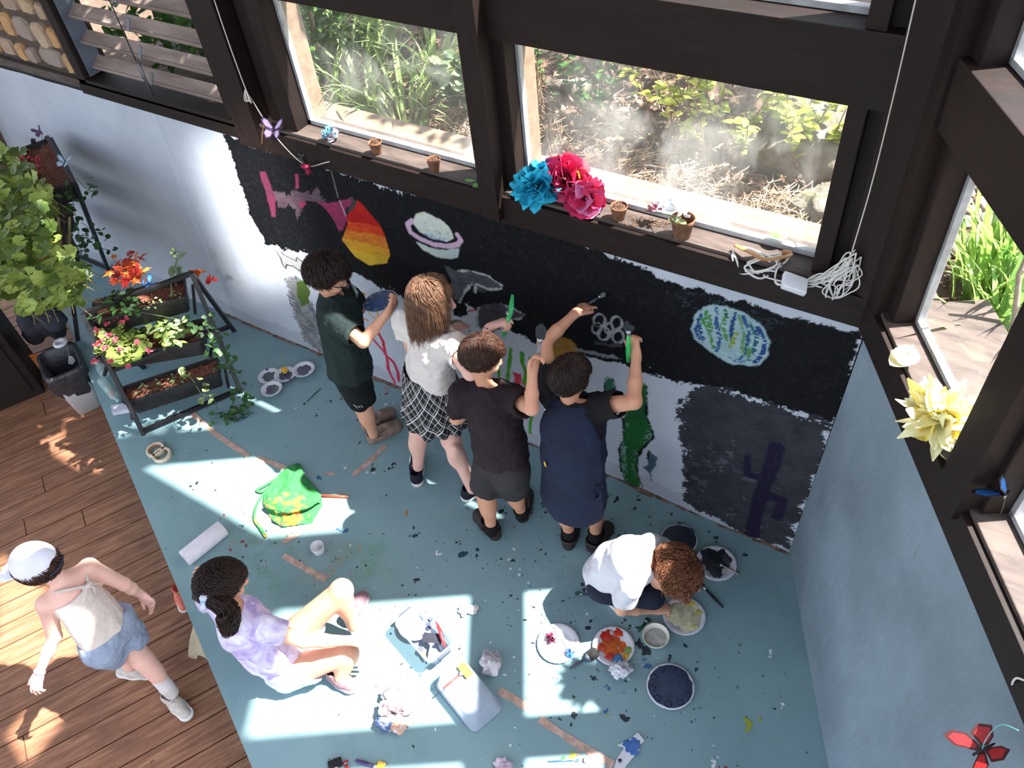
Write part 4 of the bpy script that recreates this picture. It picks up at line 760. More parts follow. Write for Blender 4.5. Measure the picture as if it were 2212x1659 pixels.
def make_hair(parent, c, f, up, s, mat, style, n=1500, seed=1, wave=.0, lift=.012, colors=None):
    """scalp shell plus locks combed away from the crown whorl"""
    S_, F_, U_ = head_frame(f, up); R = random.Random(seed); q = lambda x, y, z: c+(S_*x+F_*y+U_*z)*s; A = [S_, F_, U_]
    rad = V(.077, .093, .086)*s; cc = q(0, -.010, .022)
    L = dict(short=(1.5, .0), boy=(1.75, .01), bob=(1.6, .13), pony=(1.55, 0), curly=(1.7, .05), cap=(1.7, .01))[style]
    cut = [(q(0, .060, .035), unit(F_*.8-U_*.62)), (q(0, 0, -.052), unit(-U_-F_*-.25))] if style != 'cap' else [(q(0, -.01, -.01), unit(F_+U_*.6)), (q(0, 0, -.06), -U_)]
    v, fc = sdf_geo([E(cc, rad+(.002 if style != 'cap' else -.006), A), E(q(0, -.045, -.02), V(.06, .045, .05)*s, A, k=.02)], .005, cut, disp=lambda P: .004*fnoise(P*V(1, 1, 1), 45, 2))
    shell = [v, fc]; SS = []; cr = unit(V(R.uniform(-.12, .12), -.42, 1.))   # whorl in head axes
    e1 = unit(np.cross(cr, V(1, 0, 0))); e2 = np.cross(cr, e1)
    for i in range(int(n*2.6)):
        phi = R.uniform(0, 2*math.pi); th0 = math.acos(1-R.random()*(1.05 if style != 'pony' else 1.2))*.95+.02; swirl = R.uniform(.1, .5)
        if style == 'cap': th0 = R.uniform(1.25, 1.7)
        pts = []; th = th0; ph = phi; off = R.uniform(.002, lift)*s; ln = R.uniform(.7, 1.15); m = 7; drop = None; w1, w2 = R.uniform(0, 6), R.uniform(0, 6)
        for j in range(m):
            t = j/(m-1); tht = th0+t*(.62*ln if style != 'pony' else .1); pht = ph+swirl*t*.6
            dirv = cr*math.cos(tht)+(e1*math.cos(pht)+e2*math.sin(pht))*math.sin(tht)
            p3 = V(dirv[0]*rad[0], dirv[1]*rad[1], dirv[2]*rad[2])
            face = dirv[1] > .30 and dirv[2] < .30; low = dirv[2] < (-.62 if style in ('short', 'boy') else -.45)
            if drop is None and ((face and style != 'bob') or low):
                if style in ('short', 'boy') or not pts: break
                drop = j
            o = off*(math.sin(t*2.4)*.8+.45)
            if drop is not None and style in ('bob', 'curly'):
                last = pts[-1]; hang = L[1]*(1 if style == 'bob' else .8)*R.uniform(.6, 1.1)/3.
                hor = S_*dirv[0]+F_*dirv[1]; p = last+V(0, 0, -1)*hang*s*.9-U_*0.0+hor*(.004 if style == 'bob' else R.uniform(-.002, .008))+(S_*math.sin(w1+j*1.7)+F_*math.cos(w2+j*1.7))*wave*s
            else: p = cc+(S_*p3[0]+F_*p3[1]+U_*p3[2])*(1+o/(.08*s))+(S_*math.sin(w1+j*1.9)+F_*math.cos(w2+j*1.6)+U_*math.sin(w2+j*1.3))*wave*s*.7
            pts.append(p)
        if style == 'bob' and pts and V(0, 0, 1).dot(pts[-1]) > 0:
            rel = (pts[-1]-cc); dv = V(rel@S_, rel@F_, rel@U_)
            if dv[1] < .055*s or True:
                hor = unit(S_*dv[0]+F_*dv[1]); fx = dv[1] > .05*s
                if fx: continue
                k = 3; ee = pts[-1]
                for j in range(k): ee = ee+V(0, 0, -1)*(L[1]*R.uniform(.85, 1.1)/k)*s+hor*(.008, .002, -.006)[j]*s+(S_*math.sin(w1+j)+F_*math.cos(w2+j))*.005*s; pts.append(ee)
        if len(pts) >= 3: SS.append((pts, R.uniform(.0009, .0019)*s))
    vv, ff = strand_geo(SS)
    return from_np('hair', np.concatenate([shell[0], vv]), np.concatenate([shell[1], ff+len(shell[0])]), mat, parent)
def hairmat(name, c1, c2):
    if name in MATS: return MATS[name]
    t = NT(name); co = t.coords('Object'); c = t.ramp(t.noise(co, 45, 4, .7), [(.3, c1), (.7, c2)]); t.base(c); t.set(Roughness=.5); t.b.inputs['Specular IOR Level'].default_value = .35; t.bump(t.noise(co, 240, 2), .25, .001); MATS[name] = t.m; return t.m
def shoe(parent, heel, toe, kind, s=1., mats=None, z=0.):
    heel = V(heel[0], heel[1], z); toe = V(toe[0], toe[1], z); d = unit(toe-heel); L = np.linalg.norm(toe-heel); sd = V(-d[1], d[0], 0); up = V(0, 0, 1)
    p = lambda a, b, h: heel+d*a*L+sd*b*s+up*h*s
    upper, sole = mats[:2]
    pl = [(p(0, 0, .0)), ]
    sp = [C(p(.12, 0, .014), p(.5, .0, .014), .030*s, .030*s, k=.02), C(p(.5, 0, .014), p(.82, .0, .014), .032*s, .036*s, k=.03)]
    so = sdf_obj('shoe', sp, sole, parent, .004, cut=[(p(0, 0, .024 if kind != 'clog' else .03), up), (p(0, 0, 0.001), -up)])
    if kind == 'clog':
        us = [C(p(.5, 0, .028), p(.84, 0, .022), .036*s, .034*s, k=.03), C(p(.42, 0, .035), p(.62, 0, .03), .033*s, .034*s, k=.02), ('-', C(p(.05, 0, .055), p(.46, 0, .06), .031*s, .024*s, k=.008)), ]
        u = sdf_obj('upper', us, upper, so, .0035, cut=[(p(0, 0, .006), -up)])
        b = BM(); tube(b, spline([p(.50, .036, .038), p(.25, .036, .036), p(.06, .024, .042), p(.0, 0, .046), p(.06, -.024, .042), p(.25, -.036, .036), p(.50, -.036, .038)], 5), .006*s, 8, flat=1.7); obj('heel_strap', b, upper, so)
        b = BM()
        for (a, w_) in ((.62, .018), (.62, -.018), (.70, 0), (.72, .022), (.72, -.022), (.80, .012), (.80, -.012), (.66, .0), (.88, 0)):
            hz = .028+.034*math.sqrt(max(0, 1-(w_/.036)**2))-.012*max(0, a-.6)/.3; lathe(b, [(0, hz+.0022), (.0042, hz+.0018), (.0045, hz-.004)], p(a, w_, 0)-up*0, 8)
        obj('vent_hole', b, M('clog hole', (30, 24, 20), bump=0), so)
    else:
        us = [C(p(.14, 0, .030), p(.5, 0, .032), .029*s, .029*s, k=.02), C(p(.5, 0, .03), p(.84, 0, .018), .030*s, .027*s, k=.03), C(p(.16, 0, .035), p(.2, 0, .062), .028*s, .029*s, k=.015), ('-', C(p(.18, 0, .055), p(.22, 0, .12), .021*s, .024*s, k=.004)), ('-', C(p(.2, 0, .07), p(.42, 0, .072), .02*s, .014*s, k=.004))]
        u = sdf_obj('upper', us, upper, so, .0035, cut=[(p(0, 0, .018), -up)])
        b = BM()
        for a in (.44, .50, .56, .62): tube(b, spline([p(a, .018, .062-(a-.44)*.06), p(a+.01, 0, .070-(a-.44)*.09), p(a, -.018, .062-(a-.44)*.06)], 4), .0022*s, 6)
        obj('lace', b, mats[2] if len(mats) > 2 else sole, so)
    return so
def socks(parent, ank, knee, mat, s=1., h=.07):
    d = unit(knee-ank); sdf_obj('sock', [C(ank-V(0, 0, .03), ank+d*.02, .033*s, .034*s), C(ank+d*.02, ank+d*h, .034*s, .037*s, k=.01)], mat, parent, .0045, cut=[(ank+d*h, d)])
def eyes(parent, c, f, up, s, col=(70, 44, 28)):
    S_, F_, U_ = head_frame(f, up); 
    for sg in (-1, 1):
        e = c+(S_*.028*sg+F_*.067+U_*.008)*s; b = BM(); lathe(b, [(0, -.0095*s)]+[(.0095*s*math.sin(a), -.0095*s*math.cos(a)) for a in np.linspace(.3, 2.5, 9)]+[(.0056*s, .0078*s)], e, 16, [S_, U_, F_]); lathe(b, [(.0056*s, .0079*s), (.003*s, .0092*s), (0, .0096*s)], e, 16, [S_, U_, F_], 1)
        obj('eye', b, [M('eye white', (225, 222, 215), rough=.3, bump=0), M('brown iris', col, rough=.3, bump=0)], parent)
def build_person(name, label, sk, J_, k=1., hd_s=1., voxel=.0045, feet=False):
    """J_: pelvis, fwd, chest(optional), neck, head, hf, hu, sL.. etc. One skin surface."""
    g = J_; f = unit(g['fwd']); up = unit(g['neck']-g['pelvis']); side = unit(np.cross(f, up)); f = np.cross(up, side)
    pv, nk = g['pelvis'], g['neck']; ch = g.get('chest', pv*.30+nk*.70); wa = g.get('waist', pv*.68+nk*.32)
    P = [C(pv-side*.04*k, pv+side*.04*k, .082*k, q=.86, ax=f), C(pv, wa, .100*k, .094*k, q=.80, ax=f), C(wa, ch, .094*k, .106*k, k=.04, q=.76, ax=f), C(ch, nk-up*.035*k, .100*k, .055*k, k=.04, q=.72, ax=f), C(nk-up*.03*k, g['head']-unit(g['hu'])*.055*hd_s-unit(g['hf'])*.012, .037*k, .033*k, k=.02)]
    for sd in 'LR':
        s, e, w = g['s'+sd], g['e'+sd], g['w'+sd]
        P += [C(ch+up*.05*k, s, .052*k, .040*k, k=.04), C(s, e, .040*k, .031*k, k=.02), C(e, e*.6+w*.4, .028*k, .0285*k, k=.015), C(e*.6+w*.4, w, .0275*k, .0185*k, k=.012)]
        h, kn, an = g['h'+sd], g['k'+sd], g['a'+sd]; sh = unit(an-kn); back = unit(g.get('calf'+sd, -f)-sh*np.dot(g.get('calf'+sd, -f), sh))
        P += [C(h, kn, .072*k, .046*k, k=.03), C(kn, kn, .046*k, k=.02), C(kn, an, .042*k, .027*k, k=.02), E(kn+sh*np.linalg.norm(an-kn)*.3+back*.012*k, V(.040, .040, .09)*k, [side, unit(np.cross(sh, side)), sh], k=.03)]
        t = g.get('t'+sd)
        if t is not None: P += [C(an-V(0, 0, .03)*k, t, .026*k, .020*k, k=.02), C(an, an+unit(an-t)*V(1, 1, 0)*.03*k-V(0, 0, .04)*k, .027*k, .024*k, k=.02)]
    P += head_prims(g['head'], g['hf'], g['hu'], hd_s)
    for sd in 'LR':
        hh = g.get('hand'+sd)
        if hh: P += hand_prims(g['w'+sd], hh['d'], hh['n'], hh['s'], hh.get('z', k), hh.get('curl', (.35, .4, .5, .6)), hh.get('thumb', .6), hh.get('tcurl', .3))
    b = sdf_obj(name, P, sk, None, voxel); tag(b, label, 'person'); eyes(b, g['head'], g['hf'], g['hu'], hd_s); return b, dict(f=f, side=side, up=up, ch=ch, wa=wa)
def folds(axis, am=.006, sc=14, seed=0):
    ax = unit(axis)
    def d(P):
        al = P@ax; Q = P-np.outer(al, ax)*.72; return am*fnoise(Q+seed*3.1, sc, 2)+am*.35*fnoise(P+seed, 40, 2)
    return d
def tshirt(parent, g, fr, mat, k=1., hem=.0, loose=.02, slv=.5, slvr=(.062, .064), am=.010, seed=0, hemw=.122, name='t_shirt', vox=.0045, hemcut=None):
    f, side, up, ch, wa = fr['f'], fr['side'], fr['up'], fr['ch'], fr['wa']; pv, nk = g['pelvis'], g['neck']; hc = pv+up*hem
    hemw *= 1.16; P = [C(hc-up*.05, wa, (hemw)*k, (.110+loose)*k, k=.04, q=.80, ax=f), C(wa, ch, (.110+loose)*k, (.116+loose)*k, k=.04, q=.78, ax=f), C(ch, nk-up*.03*k, (.110+loose*.8)*k, (.052+loose*.6)*k, k=.04, q=.78, ax=f)]
    for sd in 'LR':
        s, e = g['s'+sd], g['e'+sd]; m = s+(e-s)*slv; P += [C(ch+up*.045*k, s, (.058+loose*.5)*k, .052*k, k=.045), C(s, m, slvr[0]*.82*k, slvr[1]*.86*k, k=.025)]
    for sd in 'LR':
        s, e = g['s'+sd], g['e'+sd]; d = unit(e-s); m = s+(e-s)*slv; P.append(('-', C(m+d*.052*k, m+d*.12*k, .064*k, .07*k, k=.006)))
        P.append(('-', C(m-d*.02*k, m+d*.1*k, slvr[1]*.60*k, slvr[1]*.74*k, k=.004)))
    P.append(('-', C(nk+up*.035*k+f*.012, nk+up*.12*k+f*.02, .050*k, .075*k, k=.006)))
    cut = [(hc if hemcut is None else hemcut, -up)]
    return sdf_obj(name, P, mat, parent, vox, cut, folds(up, am, 13, seed))
def shorts(parent, g, fr, mat, k=1., frac=.85, r=(.100, .088), am=.005, seed=0, top=.06, name='shorts', vox=.005):
    f, side, up = fr['f'], fr['side'], fr['up']; pv = g['pelvis']; P = [C(pv-side*.035*k, pv+side*.035*k, .100*k, k=.03, q=.9, ax=f), C(pv, pv+up*.06*k, .112*k, .110*k, k=.03, q=.85, ax=f)]
    E_ = []
    for sd in 'LR':
        h, kn = g['h'+sd], g['k'+sd]; m = h+(kn-h)*frac; d = unit(kn-h); P.append(C(h, m, r[0]*k*.9, r[1]*k*.88, k=.018)); E_ += [('-', C(m+d*.072*k, m+d*.16*k, .088*k, .10*k, k=.004)), ('-', C(m-d*.03*k, m+d*.1*k, r[1]*k*.62, r[1]*k*.82, k=.004))]
    return sdf_obj(name, P+E_, mat, parent, vox, [(pv+up*top*k, up)], folds(unit(g['kL']-g['hL']), am, 15, seed))
def legs(g, side, w=.068, k=1., lift=.0):
    if 'hL' not in g: g['hL'] = g['pelvis']-side*w*k-V(0, 0, .02); g['hR'] = g['pelvis']+side*w*k-V(0, 0, .02)
UPV = V(0, 0, 1)
SK1 = skin('warm tan skin', (196, 140, 112), (214, 160, 132)); SK2 = skin('fair pink skin', (214, 164, 148), (226, 180, 164)); SK3 = skin('golden skin', (190, 134, 104), (206, 150, 122))
HB = hairmat('dark brown hair', (26, 16, 13), (56, 36, 28)); HL = hairmat('light brown hair', (84, 58, 44), (136, 100, 76)); HA = hairmat('auburn hair', (98, 58, 38), (158, 104, 72)); HM = hairmat('brown hair', (40, 24, 18), (84, 54, 40))
def hor(deg): return V(math.cos(math.radians(deg)), math.sin(math.radians(deg)), 0)
# ---- 1 boy in the dark green shirt, holding a blue palette
f = hor(38); g = dict(pelvis=at(752, 780, .62), neck=at(722, 640, .985), head=at(708, 597, 1.13), fwd=f, hf=unit(hor(38)*.8+V(0, 0, -.5)), hu=unit(V(0, 0, 1)+hor(38)*.5))
side = unit(np.cross(f, UPV)); g['sL'] = g['neck']-side*.118-UPV*.03; g['sR'] = g['neck']+side*.118-UPV*.035
g['aR'] = at(806, 938, .085); g['aL'] = at(793, 912, .085); g['kR'] = at(785, 868, .34); g['kL'] = at(778, 850, .34); legs(g, side, .06)
g['eR'] = J(g['sR'], (785, 738), .21, True); g['wR'] = J(g['eR'], (838, 674), .185); g['eL'] = g['sL']+unit(f*.35-UPV*.9-side*.1)*.2; g['wL'] = J(g['eL'], (768, 663), .17, False)
g['handR'] = dict(d=unit(at(858, 650, g['wR'][2]+.01)-g['wR']), n=unit(side*.8-UPV*.2), s=UPV, curl=(.6, .7, .8, .9), thumb=.5); g['handL'] = dict(d=unit(at(800, 656, g['wL'][2])-g['wL']), n=unit(-UPV-side*.3), s=-side*.3+f, curl=(.25, .3, .3, .35), thumb=.9)
b, fr = build_person('person', 'child in dark green T-shirt and black shorts holding a blue palette by the wall', SK1, g, 1., .95)
tshirt(b, g, fr, fabric('dark green cotton', (30, 44, 42), (22, 33, 33)), 1.03, hem=-.055, slv=.68, slvr=(.07, .074), seed=1, hemw=.135); shorts(b, g, fr, fabric('black knit', (18, 18, 21), (12, 12, 14)), 1., frac=.86, seed=2)
m = BM(); c = g['kR']+(g['hR']-g['kR'])*.2
for i in range(3): tube(m, [c+side*.079+f*(-.03+i*.014)+UPV*.03, c+side*.084+f*(-.015+i*.014)+UPV*.0], .002, 5)
obj('white_stripes', m, M('white print', (225, 225, 228), bump=0), b)
make_hair(b, g['head'], g['hf'], g['hu'], .94, HB, 'boy', 2100, 3, wave=.006, lift=.026)
TAN = M('tan foam', (138, 116, 102), (122, 102, 88), rough=.7, scale=30)
shoe(b, at(798, 957)[:2], at(868, 920)[:2], 'clog', 1.08, (TAN, TAN)); shoe(b, at(784, 930)[:2], at(856, 892)[:2], 'clog', 1.08, (TAN, TAN))
S_, F_, U_ = head_frame(g['hf'], g['hu']); m = BM(); hc = g['head']
for sg in (-1, 1):
    c = hc+S_*.03*sg+F_*.100+U_*.008; lathe(m, [(0, .003), (.023, .002), (.025, -.002), (0, -.003)], c, 20, [S_, U_, F_]); tube(m, [hc+S_*.052*sg+F_*.09+U_*.012, hc+S_*.078*sg+F_*.05+U_*.014, hc+S_*.080*sg-F_*.004+U_*.012, hc+S_*.078*sg-F_*.02-U_*.004], .0028, 6)
tube(m, [hc+S_*-.012+F_*.1+U_*.012, hc+S_*.012+F_*.1+U_*.012], .0025, 6); obj('sunglasses', m, M('blue black plastic', (22, 26, 48), rough=.2, bump=0), b)
PAL1 = (g['wL']+g['handL']['d']*.085, g['wR']+g['handR']['d']*.06); HOLD1 = g
# ---- 2 girl in the white top and plaid skirt
f = hor(62); side = unit(np.cross(f, UPV)); k = 1.05; g = dict(pelvis=at(928, 820, .68), neck=at(938, 708, 1.045), head=at(934, 648, 1.20), fwd=f, hf=unit(hor(40)+V(0, 0, -.35)), hu=unit(V(0, 0, 1)+hor(40)*.3))
g['sL'] = at(872, 694, 1.02); g['sR'] = at(982, 748, 1.02); g['aL'] = at(903, 1008, .09); g['aR'] = at(1020, 1056, .09); g['kL'] = at(906, 925, .37); g['kR'] = at(975, 950, .37); legs(g, side, .07)
g['eR'] = J(g['sR'], (1016, 806), .21, True); g['wR'] = J(g['eR'], (1057, 708), .2, False); g['wR'] = g['wR']*.5+J(g['eR'], (1058, 707), .23, False)*.5; g['eL'] = g['sL']+V(-.02, .03, -.2); g['wL'] = g['eL']+unit(f+UPV*.35+side*.5)*.19
g['handR'] = dict(d=unit(at(1082, 697, g['wR'][2]+.02)-g['wR']), n=unit(-f*.2+UPV*.6-side*.3), s=unit(UPV-side*.3), curl=(.5, .8, .9, 1.), thumb=.5); g['handL'] = dict(d=unit(f+UPV*.3), n=UPV, s=side, curl=(.4,)*4)
b, fr = build_person('person', 'girl in white short-sleeved top and black plaid skirt painting at the wall', SK2, g, k)
tshirt(b, g, fr, fabric('cream white cotton', (214, 206, 200), (196, 186, 180)), k, hem=.03, slv=.42, slvr=(.066, .066), seed=5, hemw=.118, loose=.016)
make_hair(b, g['head'], g['hf'], g['hu'], 1.02, HL, 'bob', 2300, 8, lift=.014)
def plaid():
    t = NT('black and white plaid'); uv = t.coords('UV'); sep = t.new('ShaderNodeSeparateXYZ'); t.l.new(uv, sep.inputs[0]); acc = None
    for ax, off, w_ in (('X', 0, .07), ('X', .14, .025), ('X', .55, .03), ('Y', 0, .07), ('Y', .14, .025), ('Y', .55, .03)):
        fr_ = t.math('FRACT', t.math('ADD', sep.outputs[ax], off)); l = t.math('LESS_THAN', fr_, w_); acc = l if acc is None else t.math('MAXIMUM', acc, l)
    t.base(t.mix(acc, (16, 15, 17), (196, 190, 190))); t.set(Roughness=.85); return t.m
bm = BM(); uvl = bm.loops.layers.uv.new('UVMap'); n = 120; mrow = 16; rows = []; pv = g['pelvis']; ax = (side, f)
for j in range(mrow):
    t = j/(mrow-1); r0 = .122*k+(.192-.122)*k*t**.8; z = pv[2]+.085-t*.315; rw = []
    for i in range(n+1):
        a = 2*math.pi*i/n; pl = .5+.5*math.sin(a*13+.8*math.sin(a*3)); r = r0*(1+.15*t*(pl-.5)); q = pv+side*r*math.cos(a)+f*r*.86*math.sin(a); rw.append(bm.verts.new((q[0], q[1], z-.012*t*math.sin(a*5))))
    rows.append(rw)
for j in range(mrow-1):
    for i in range(n):
        fc = bm.faces.new((rows[j][i], rows[j+1][i], rows[j+1][i+1], rows[j][i+1])); 
        for l, (a_, b_) in zip(fc.loops, ((i, j), (i, j+1), (i+1, j+1), (i+1, j))): l[uvl].uv = ((a_*.13+b_*.22)*.8, (a_*-.13+b_*.22)*.8)
sk_ = obj('plaid_skirt', bm, plaid(), b); md = sk_.modifiers.new('th', 'SOLIDIFY'); md.thickness = .003
NV = fabric('navy mesh', (34, 34, 50), (26, 26, 38)); WS = M('white rubber', (216, 212, 210), rough=.5, bump=.05); PK = M('pink lace', (190, 120, 140), bump=0)
shoe(b, at(903, 1052)[:2], at(900, 985)[:2], 'sneaker', 1.1, (NV, WS, PK)); shoe(b, at(1002, 1080)[:2], at(1062, 1045)[:2], 'sneaker', 1.1, (NV, WS, PK))
m = BM(); d = unit(g['wR']-g['eR']); s1, s2 = frame(d)
for i in range(13): a = 2*math.pi*i/13; lathe(m, [(0, -.004), (.0045, 0), (0, .004)], g['wR']-d*.012+s1*.022*math.cos(a)+s2*.022*math.sin(a), 8)
obj('bead_bracelet', m, M('dark beads', (40, 38, 46), rough=.3, bump=0), b); G2 = g
# ---- 3 boy in the brown shirt
f = hor(62); side = unit(np.cross(f, UPV)); g = dict(pelvis=at(1083, 990, .60), neck=at(1055, 838, .965), head=at(1042, 772, 1.12), fwd=f, hf=unit(hor(50)+V(0, 0, -.5)), hu=unit(V(0, 0, 1)+hor(50)*.45))
g['sL'] = at(996, 848, .93); g['sR'] = at(1112, 862, .93); g['aL'] = at(1061, 1140, .085); g['aR'] = at(1126, 1106, .085); g['kL'] = at(1052, 1060, .34); g['kR'] = at(1108, 1050, .34); legs(g, side, .065)
g['eR'] = J(g['sR'], (1148, 882), .19, True); g['wR'] = J(g['eR'], (1150, 805), .175); g['eL'] = at(986, 903, .77); g['wL'] = g['eL']+unit(f+UPV*.25+side*.2)*.17
g['handR'] = dict(d=unit(at(1158, 770, g['wR'][2]+.06)-g['wR']), n=unit(-side-f*.2), s=-f, curl=(.6, .8, .9, 1.)); g['handL'] = dict(d=unit(f), n=UPV, s=side, curl=(.4,)*4)
b, fr = build_person('person', 'boy in dark brown T-shirt and charcoal shorts standing at the painted wall', SK3, g, .98, .92)
tshirt(b, g, fr, fabric('dark brown cotton', (40, 28, 32), (30, 22, 26)), 1.03, hem=.01, slv=.58, slvr=(.068, .068), seed=9, hemw=.125)
shorts(b, g, fr, fabric('charcoal jersey', (52, 48, 50), (40, 38, 40)), 1.02, frac=.85, seed=3, r=(.104, .094)); make_hair(b, g['head'], g['hf'], g['hu'], .91, HM, 'boy', 2300, 21, lift=.016)
DB = M('dark brown foam', (44, 34, 30), (34, 26, 22), rough=.7, scale=30); KB = fabric('black rib', (14, 13, 15), (20, 18, 20))
shoe(b, at(1076, 1165)[:2], at(1030, 1110)[:2], 'clog', 1.1, (DB, DB)); shoe(b, at(1128, 1128)[:2], at(1140, 1062)[:2], 'clog', 1.1, (DB, DB))
for a, kn in ((g['aL'], g['kL']), (g['aR'], g['kR'])): socks(b, a, kn, KB, h=.03)
G3 = g
# ---- 4 boy in the navy painting tabard, both arms raised
f = hor(70); side = unit(np.cross(f, UPV)); g = dict(pelvis=at(1240, 1020, .62), neck=at(1238, 876, .975), head=at(1232, 818, 1.12), fwd=f, hf=unit(hor(75)+V(0, 0, -.35)), hu=unit(V(0, 0, 1)+hor(75)*.3))
g['sL'] = at(1190, 850, .98); g['sR'] = at(1292, 878, .97); g['aL'] = at(1229, 1150, .085); g['aR'] = at(1286, 1156, .085); g['kL'] = at(1221, 1088, .34); g['kR'] = at(1288, 1080, .34); legs(g, side, .065)
g['eL'] = J(g['sL'], (1176, 740), .215, True); g['wL'] = J(g['eL'], (1243, 677), .195, False); g['eR'] = J(g['sR'], (1370, 868), .20, True); g['wR'] = J(g['eR'], (1374, 768), .20, False)
g['handL'] = dict(d=unit(at(1283, 648, g['wL'][2]-.0)-g['wL']), n=unit(UPV*.7-f*.5), s=unit(side-UPV*.5), curl=(.25, .5, .6, .7), thumb=.4); g['handR'] = dict(d=unit(at(1366, 735, g['wR'][2]+.05)-g['wR']), n=unit(-f*.7+side*.3), s=unit(-side), curl=(.7, .9, 1., 1.), thumb=.5)
b, fr = build_person('person', 'boy in long navy painting tabard reaching up with both arms', SK3, g, 1., .92)
tshirt(b, g, fr, fabric('black cotton', (16, 15, 18), (22, 21, 24)), 1., hem=.02, slv=.52, slvr=(.068, .07), seed=11, hemw=.125)
NAV = fabric('navy drill', (28, 36, 58), (22, 28, 46)); up = fr['up']
v, fc = sdf_geo([C(g['pelvis']-up*.13, fr['wa'], .172, .150, k=.04, q=.80, ax=fr['f']), C(fr['wa'], fr['ch'], .156, .150, k=.04, q=.86, ax=fr['f']), C(fr['ch'], g['neck']-up*.035, .142, .088, k=.04, q=.92, ax=fr['f']), C(g['neck']-up*.045-side*.06, g['neck']-up*.045+side*.06, .056, k=.03), ('-', C(g['neck']+up*.02+f*.01, g['neck']+up*.14, .062, .08, k=.006)),
  ('-', C(g['sL']-side*.045+up*.05, g['sL']-side*.085-up*.55, .070, .045, k=.02)), ('-', C(g['sR']+side*.045+up*.05, g['sR']+side*.085-up*.55, .070, .045, k=.02)), ('-', C(g['pelvis']-up*.26-side*.22, g['pelvis']-up*.40-side*.12, .1, k=.05)), ('-', C(g['pelvis']-up*.26+side*.22, g['pelvis']-up*.40+side*.12, .1, k=.05))], .0045, [(g['pelvis']-up*.20, -up)], folds(up, .006, 12, 4))
from_np('tabard', v, fc, NAV, b)
m = BM(); box(m, g['neck']-side*.075-f*.085-UPV*.03, (.016, .002, .008), [side, f, UPV]); obj('care_tag', m, WS, b)
m = BM(); blot(m, (0, 0), .01, 0, 0); 
for v_ in m.verts: c = v_.co.copy(); v_.co = Vector(g['pelvis']+UPV*.13-f*.126-side*(.035+c.x)+UPV*(c.y*1.6))
obj('paint_stain', m, M('yellow paint', (206, 160, 40), bump=0), b)
for z_ in (.02, -.05):
    m = BM(); tube(m, spline([g['pelvis']+side*.15+UPV*(z_+.04), g['pelvis']+side*.178+UPV*z_, g['pelvis']+side*.17-f*.02+UPV*(z_-.03)], 5), .012, 8, flat=.5); obj('side_tie', m, NAV, b)
make_hair(b, g['head'], g['hf'], g['hu'], .91, HB, 'short', 2300, 31, lift=.014)
shoe(b, at(1227, 1187)[:2], at(1242, 1118)[:2], 'clog', 1.1, (DB, DB)); shoe(b, at(1274, 1190)[:2], at(1318, 1138)[:2], 'clog', 1.1, (DB, DB))
for a, kn in ((g['aL'], g['kL']), (g['aR'], g['kR'])): socks(b, a, kn, KB, h=.035)
G4 = g
# ---- 5 crouching child
f = hor(27); side = unit(np.cross(f, UPV)); k = .88; g = dict(pelvis=at(1308, 1242, .20), neck=at(1398, 1218, .40), head=at(1447, 1238, .37), fwd=f, hf=unit(f*.25+V(0, 0, -1)-side*-.12), hu=unit(f*1.+V(0, 0, .25)))
g['chest'] = at(1365, 1212, .40); g['waist'] = at(1330, 1222, .32); g['sR'] = at(1362, 1268, .37); g['sL'] = at(1405, 1175, .38); g['eR'] = at(1342, 1316, .19); g['wR'] = at(1418, 1318, .05); g['eL'] = at(1450, 1200, .2); g['wL'] = at(1470, 1260, .08)
g['kR'] = at(1406, 1284, .22); g['kL'] = at(1425, 1225, .24); g['aR'] = at(1318, 1284, .07); g['aL'] = at(1350, 1245, .07); g['hR'] = g['pelvis']+side*.06; g['hL'] = g['pelvis']-side*.06
g['handR'] = dict(d=unit(at(1455, 1312, .035)-g['wR']), n=UPV, s=unit(-side), curl=(.5, .7, .8, .9)); g['handL'] = dict(d=f, n=UPV, s=side, curl=(.3,)*4)
b, fr = build_person('person', 'auburn-haired child in white T-shirt crouching over a paint plate on the floor', SK1, g, k)
f5, s5, u5 = fr['f'], fr['side'], fr['up']; P = [C(g['pelvis']+V(0, 0, .02), g['waist'], .105, .105, k=.03, q=.95, ax=f5), C(g['waist'], g['chest'], .105, .11, k=.03), C(g['chest'], g['neck']-u5*.02, .10, .058, k=.03), C(g['chest'], g['sR'], .07, .05, k=.03), C(g['chest'], g['sL'], .07, .05, k=.03), C(g['sR'], g['sR']*.45+g['eR']*.55, .048, .055, k=.02), C(g['sL'], g['sL']*.45+g['eL']*.55, .048, .055, k=.02)]
for q in 'RL': d = unit(g['e'+q]-g['s'+q]); m_ = g['s'+q]*.45+g['e'+q]*.55; P.append(('-', C(m_+d*.05, m_+d*.12, .06, .07, k=.006)))
P += [('-', C(g['neck']+u5*.05, g['neck']+u5*.12, .048, .07, k=.006)), ('-', E(g['pelvis']+V(0, 0, -.12)+f5*.16, V(.2, .2, .15), k=.02))]
sdf_obj('t_shirt', P, fabric('white grey cotton', (208, 206, 212), (186, 184, 192)), b, .0045, None, folds(u5, .006, 16, 7))
sdf_obj('shorts', [C(g['pelvis']-side*.03, g['pelvis']+side*.03, .088, k=.03), C(g['hR'], g['kR']-V(0, 0, .0), .078, .066, k=.02), C(g['hL'], g['kL'], .078, .066, k=.02)], fabric('navy denim', (28, 34, 50), (20, 24, 38)), b, .005, [(g['pelvis']+V(0, 0, .08), V(0, 0, 1))], folds(f5, .005, 15, 1))
make_hair(b, g['head'], g['hf'], g['hu'], 1.0, HA, 'curly', 2600, 44, wave=.007, lift=.030)
LG = fabric('pale green mesh', (150, 160, 150), (126, 136, 126)); RD = M('red lace', (190, 40, 44), bump=0)
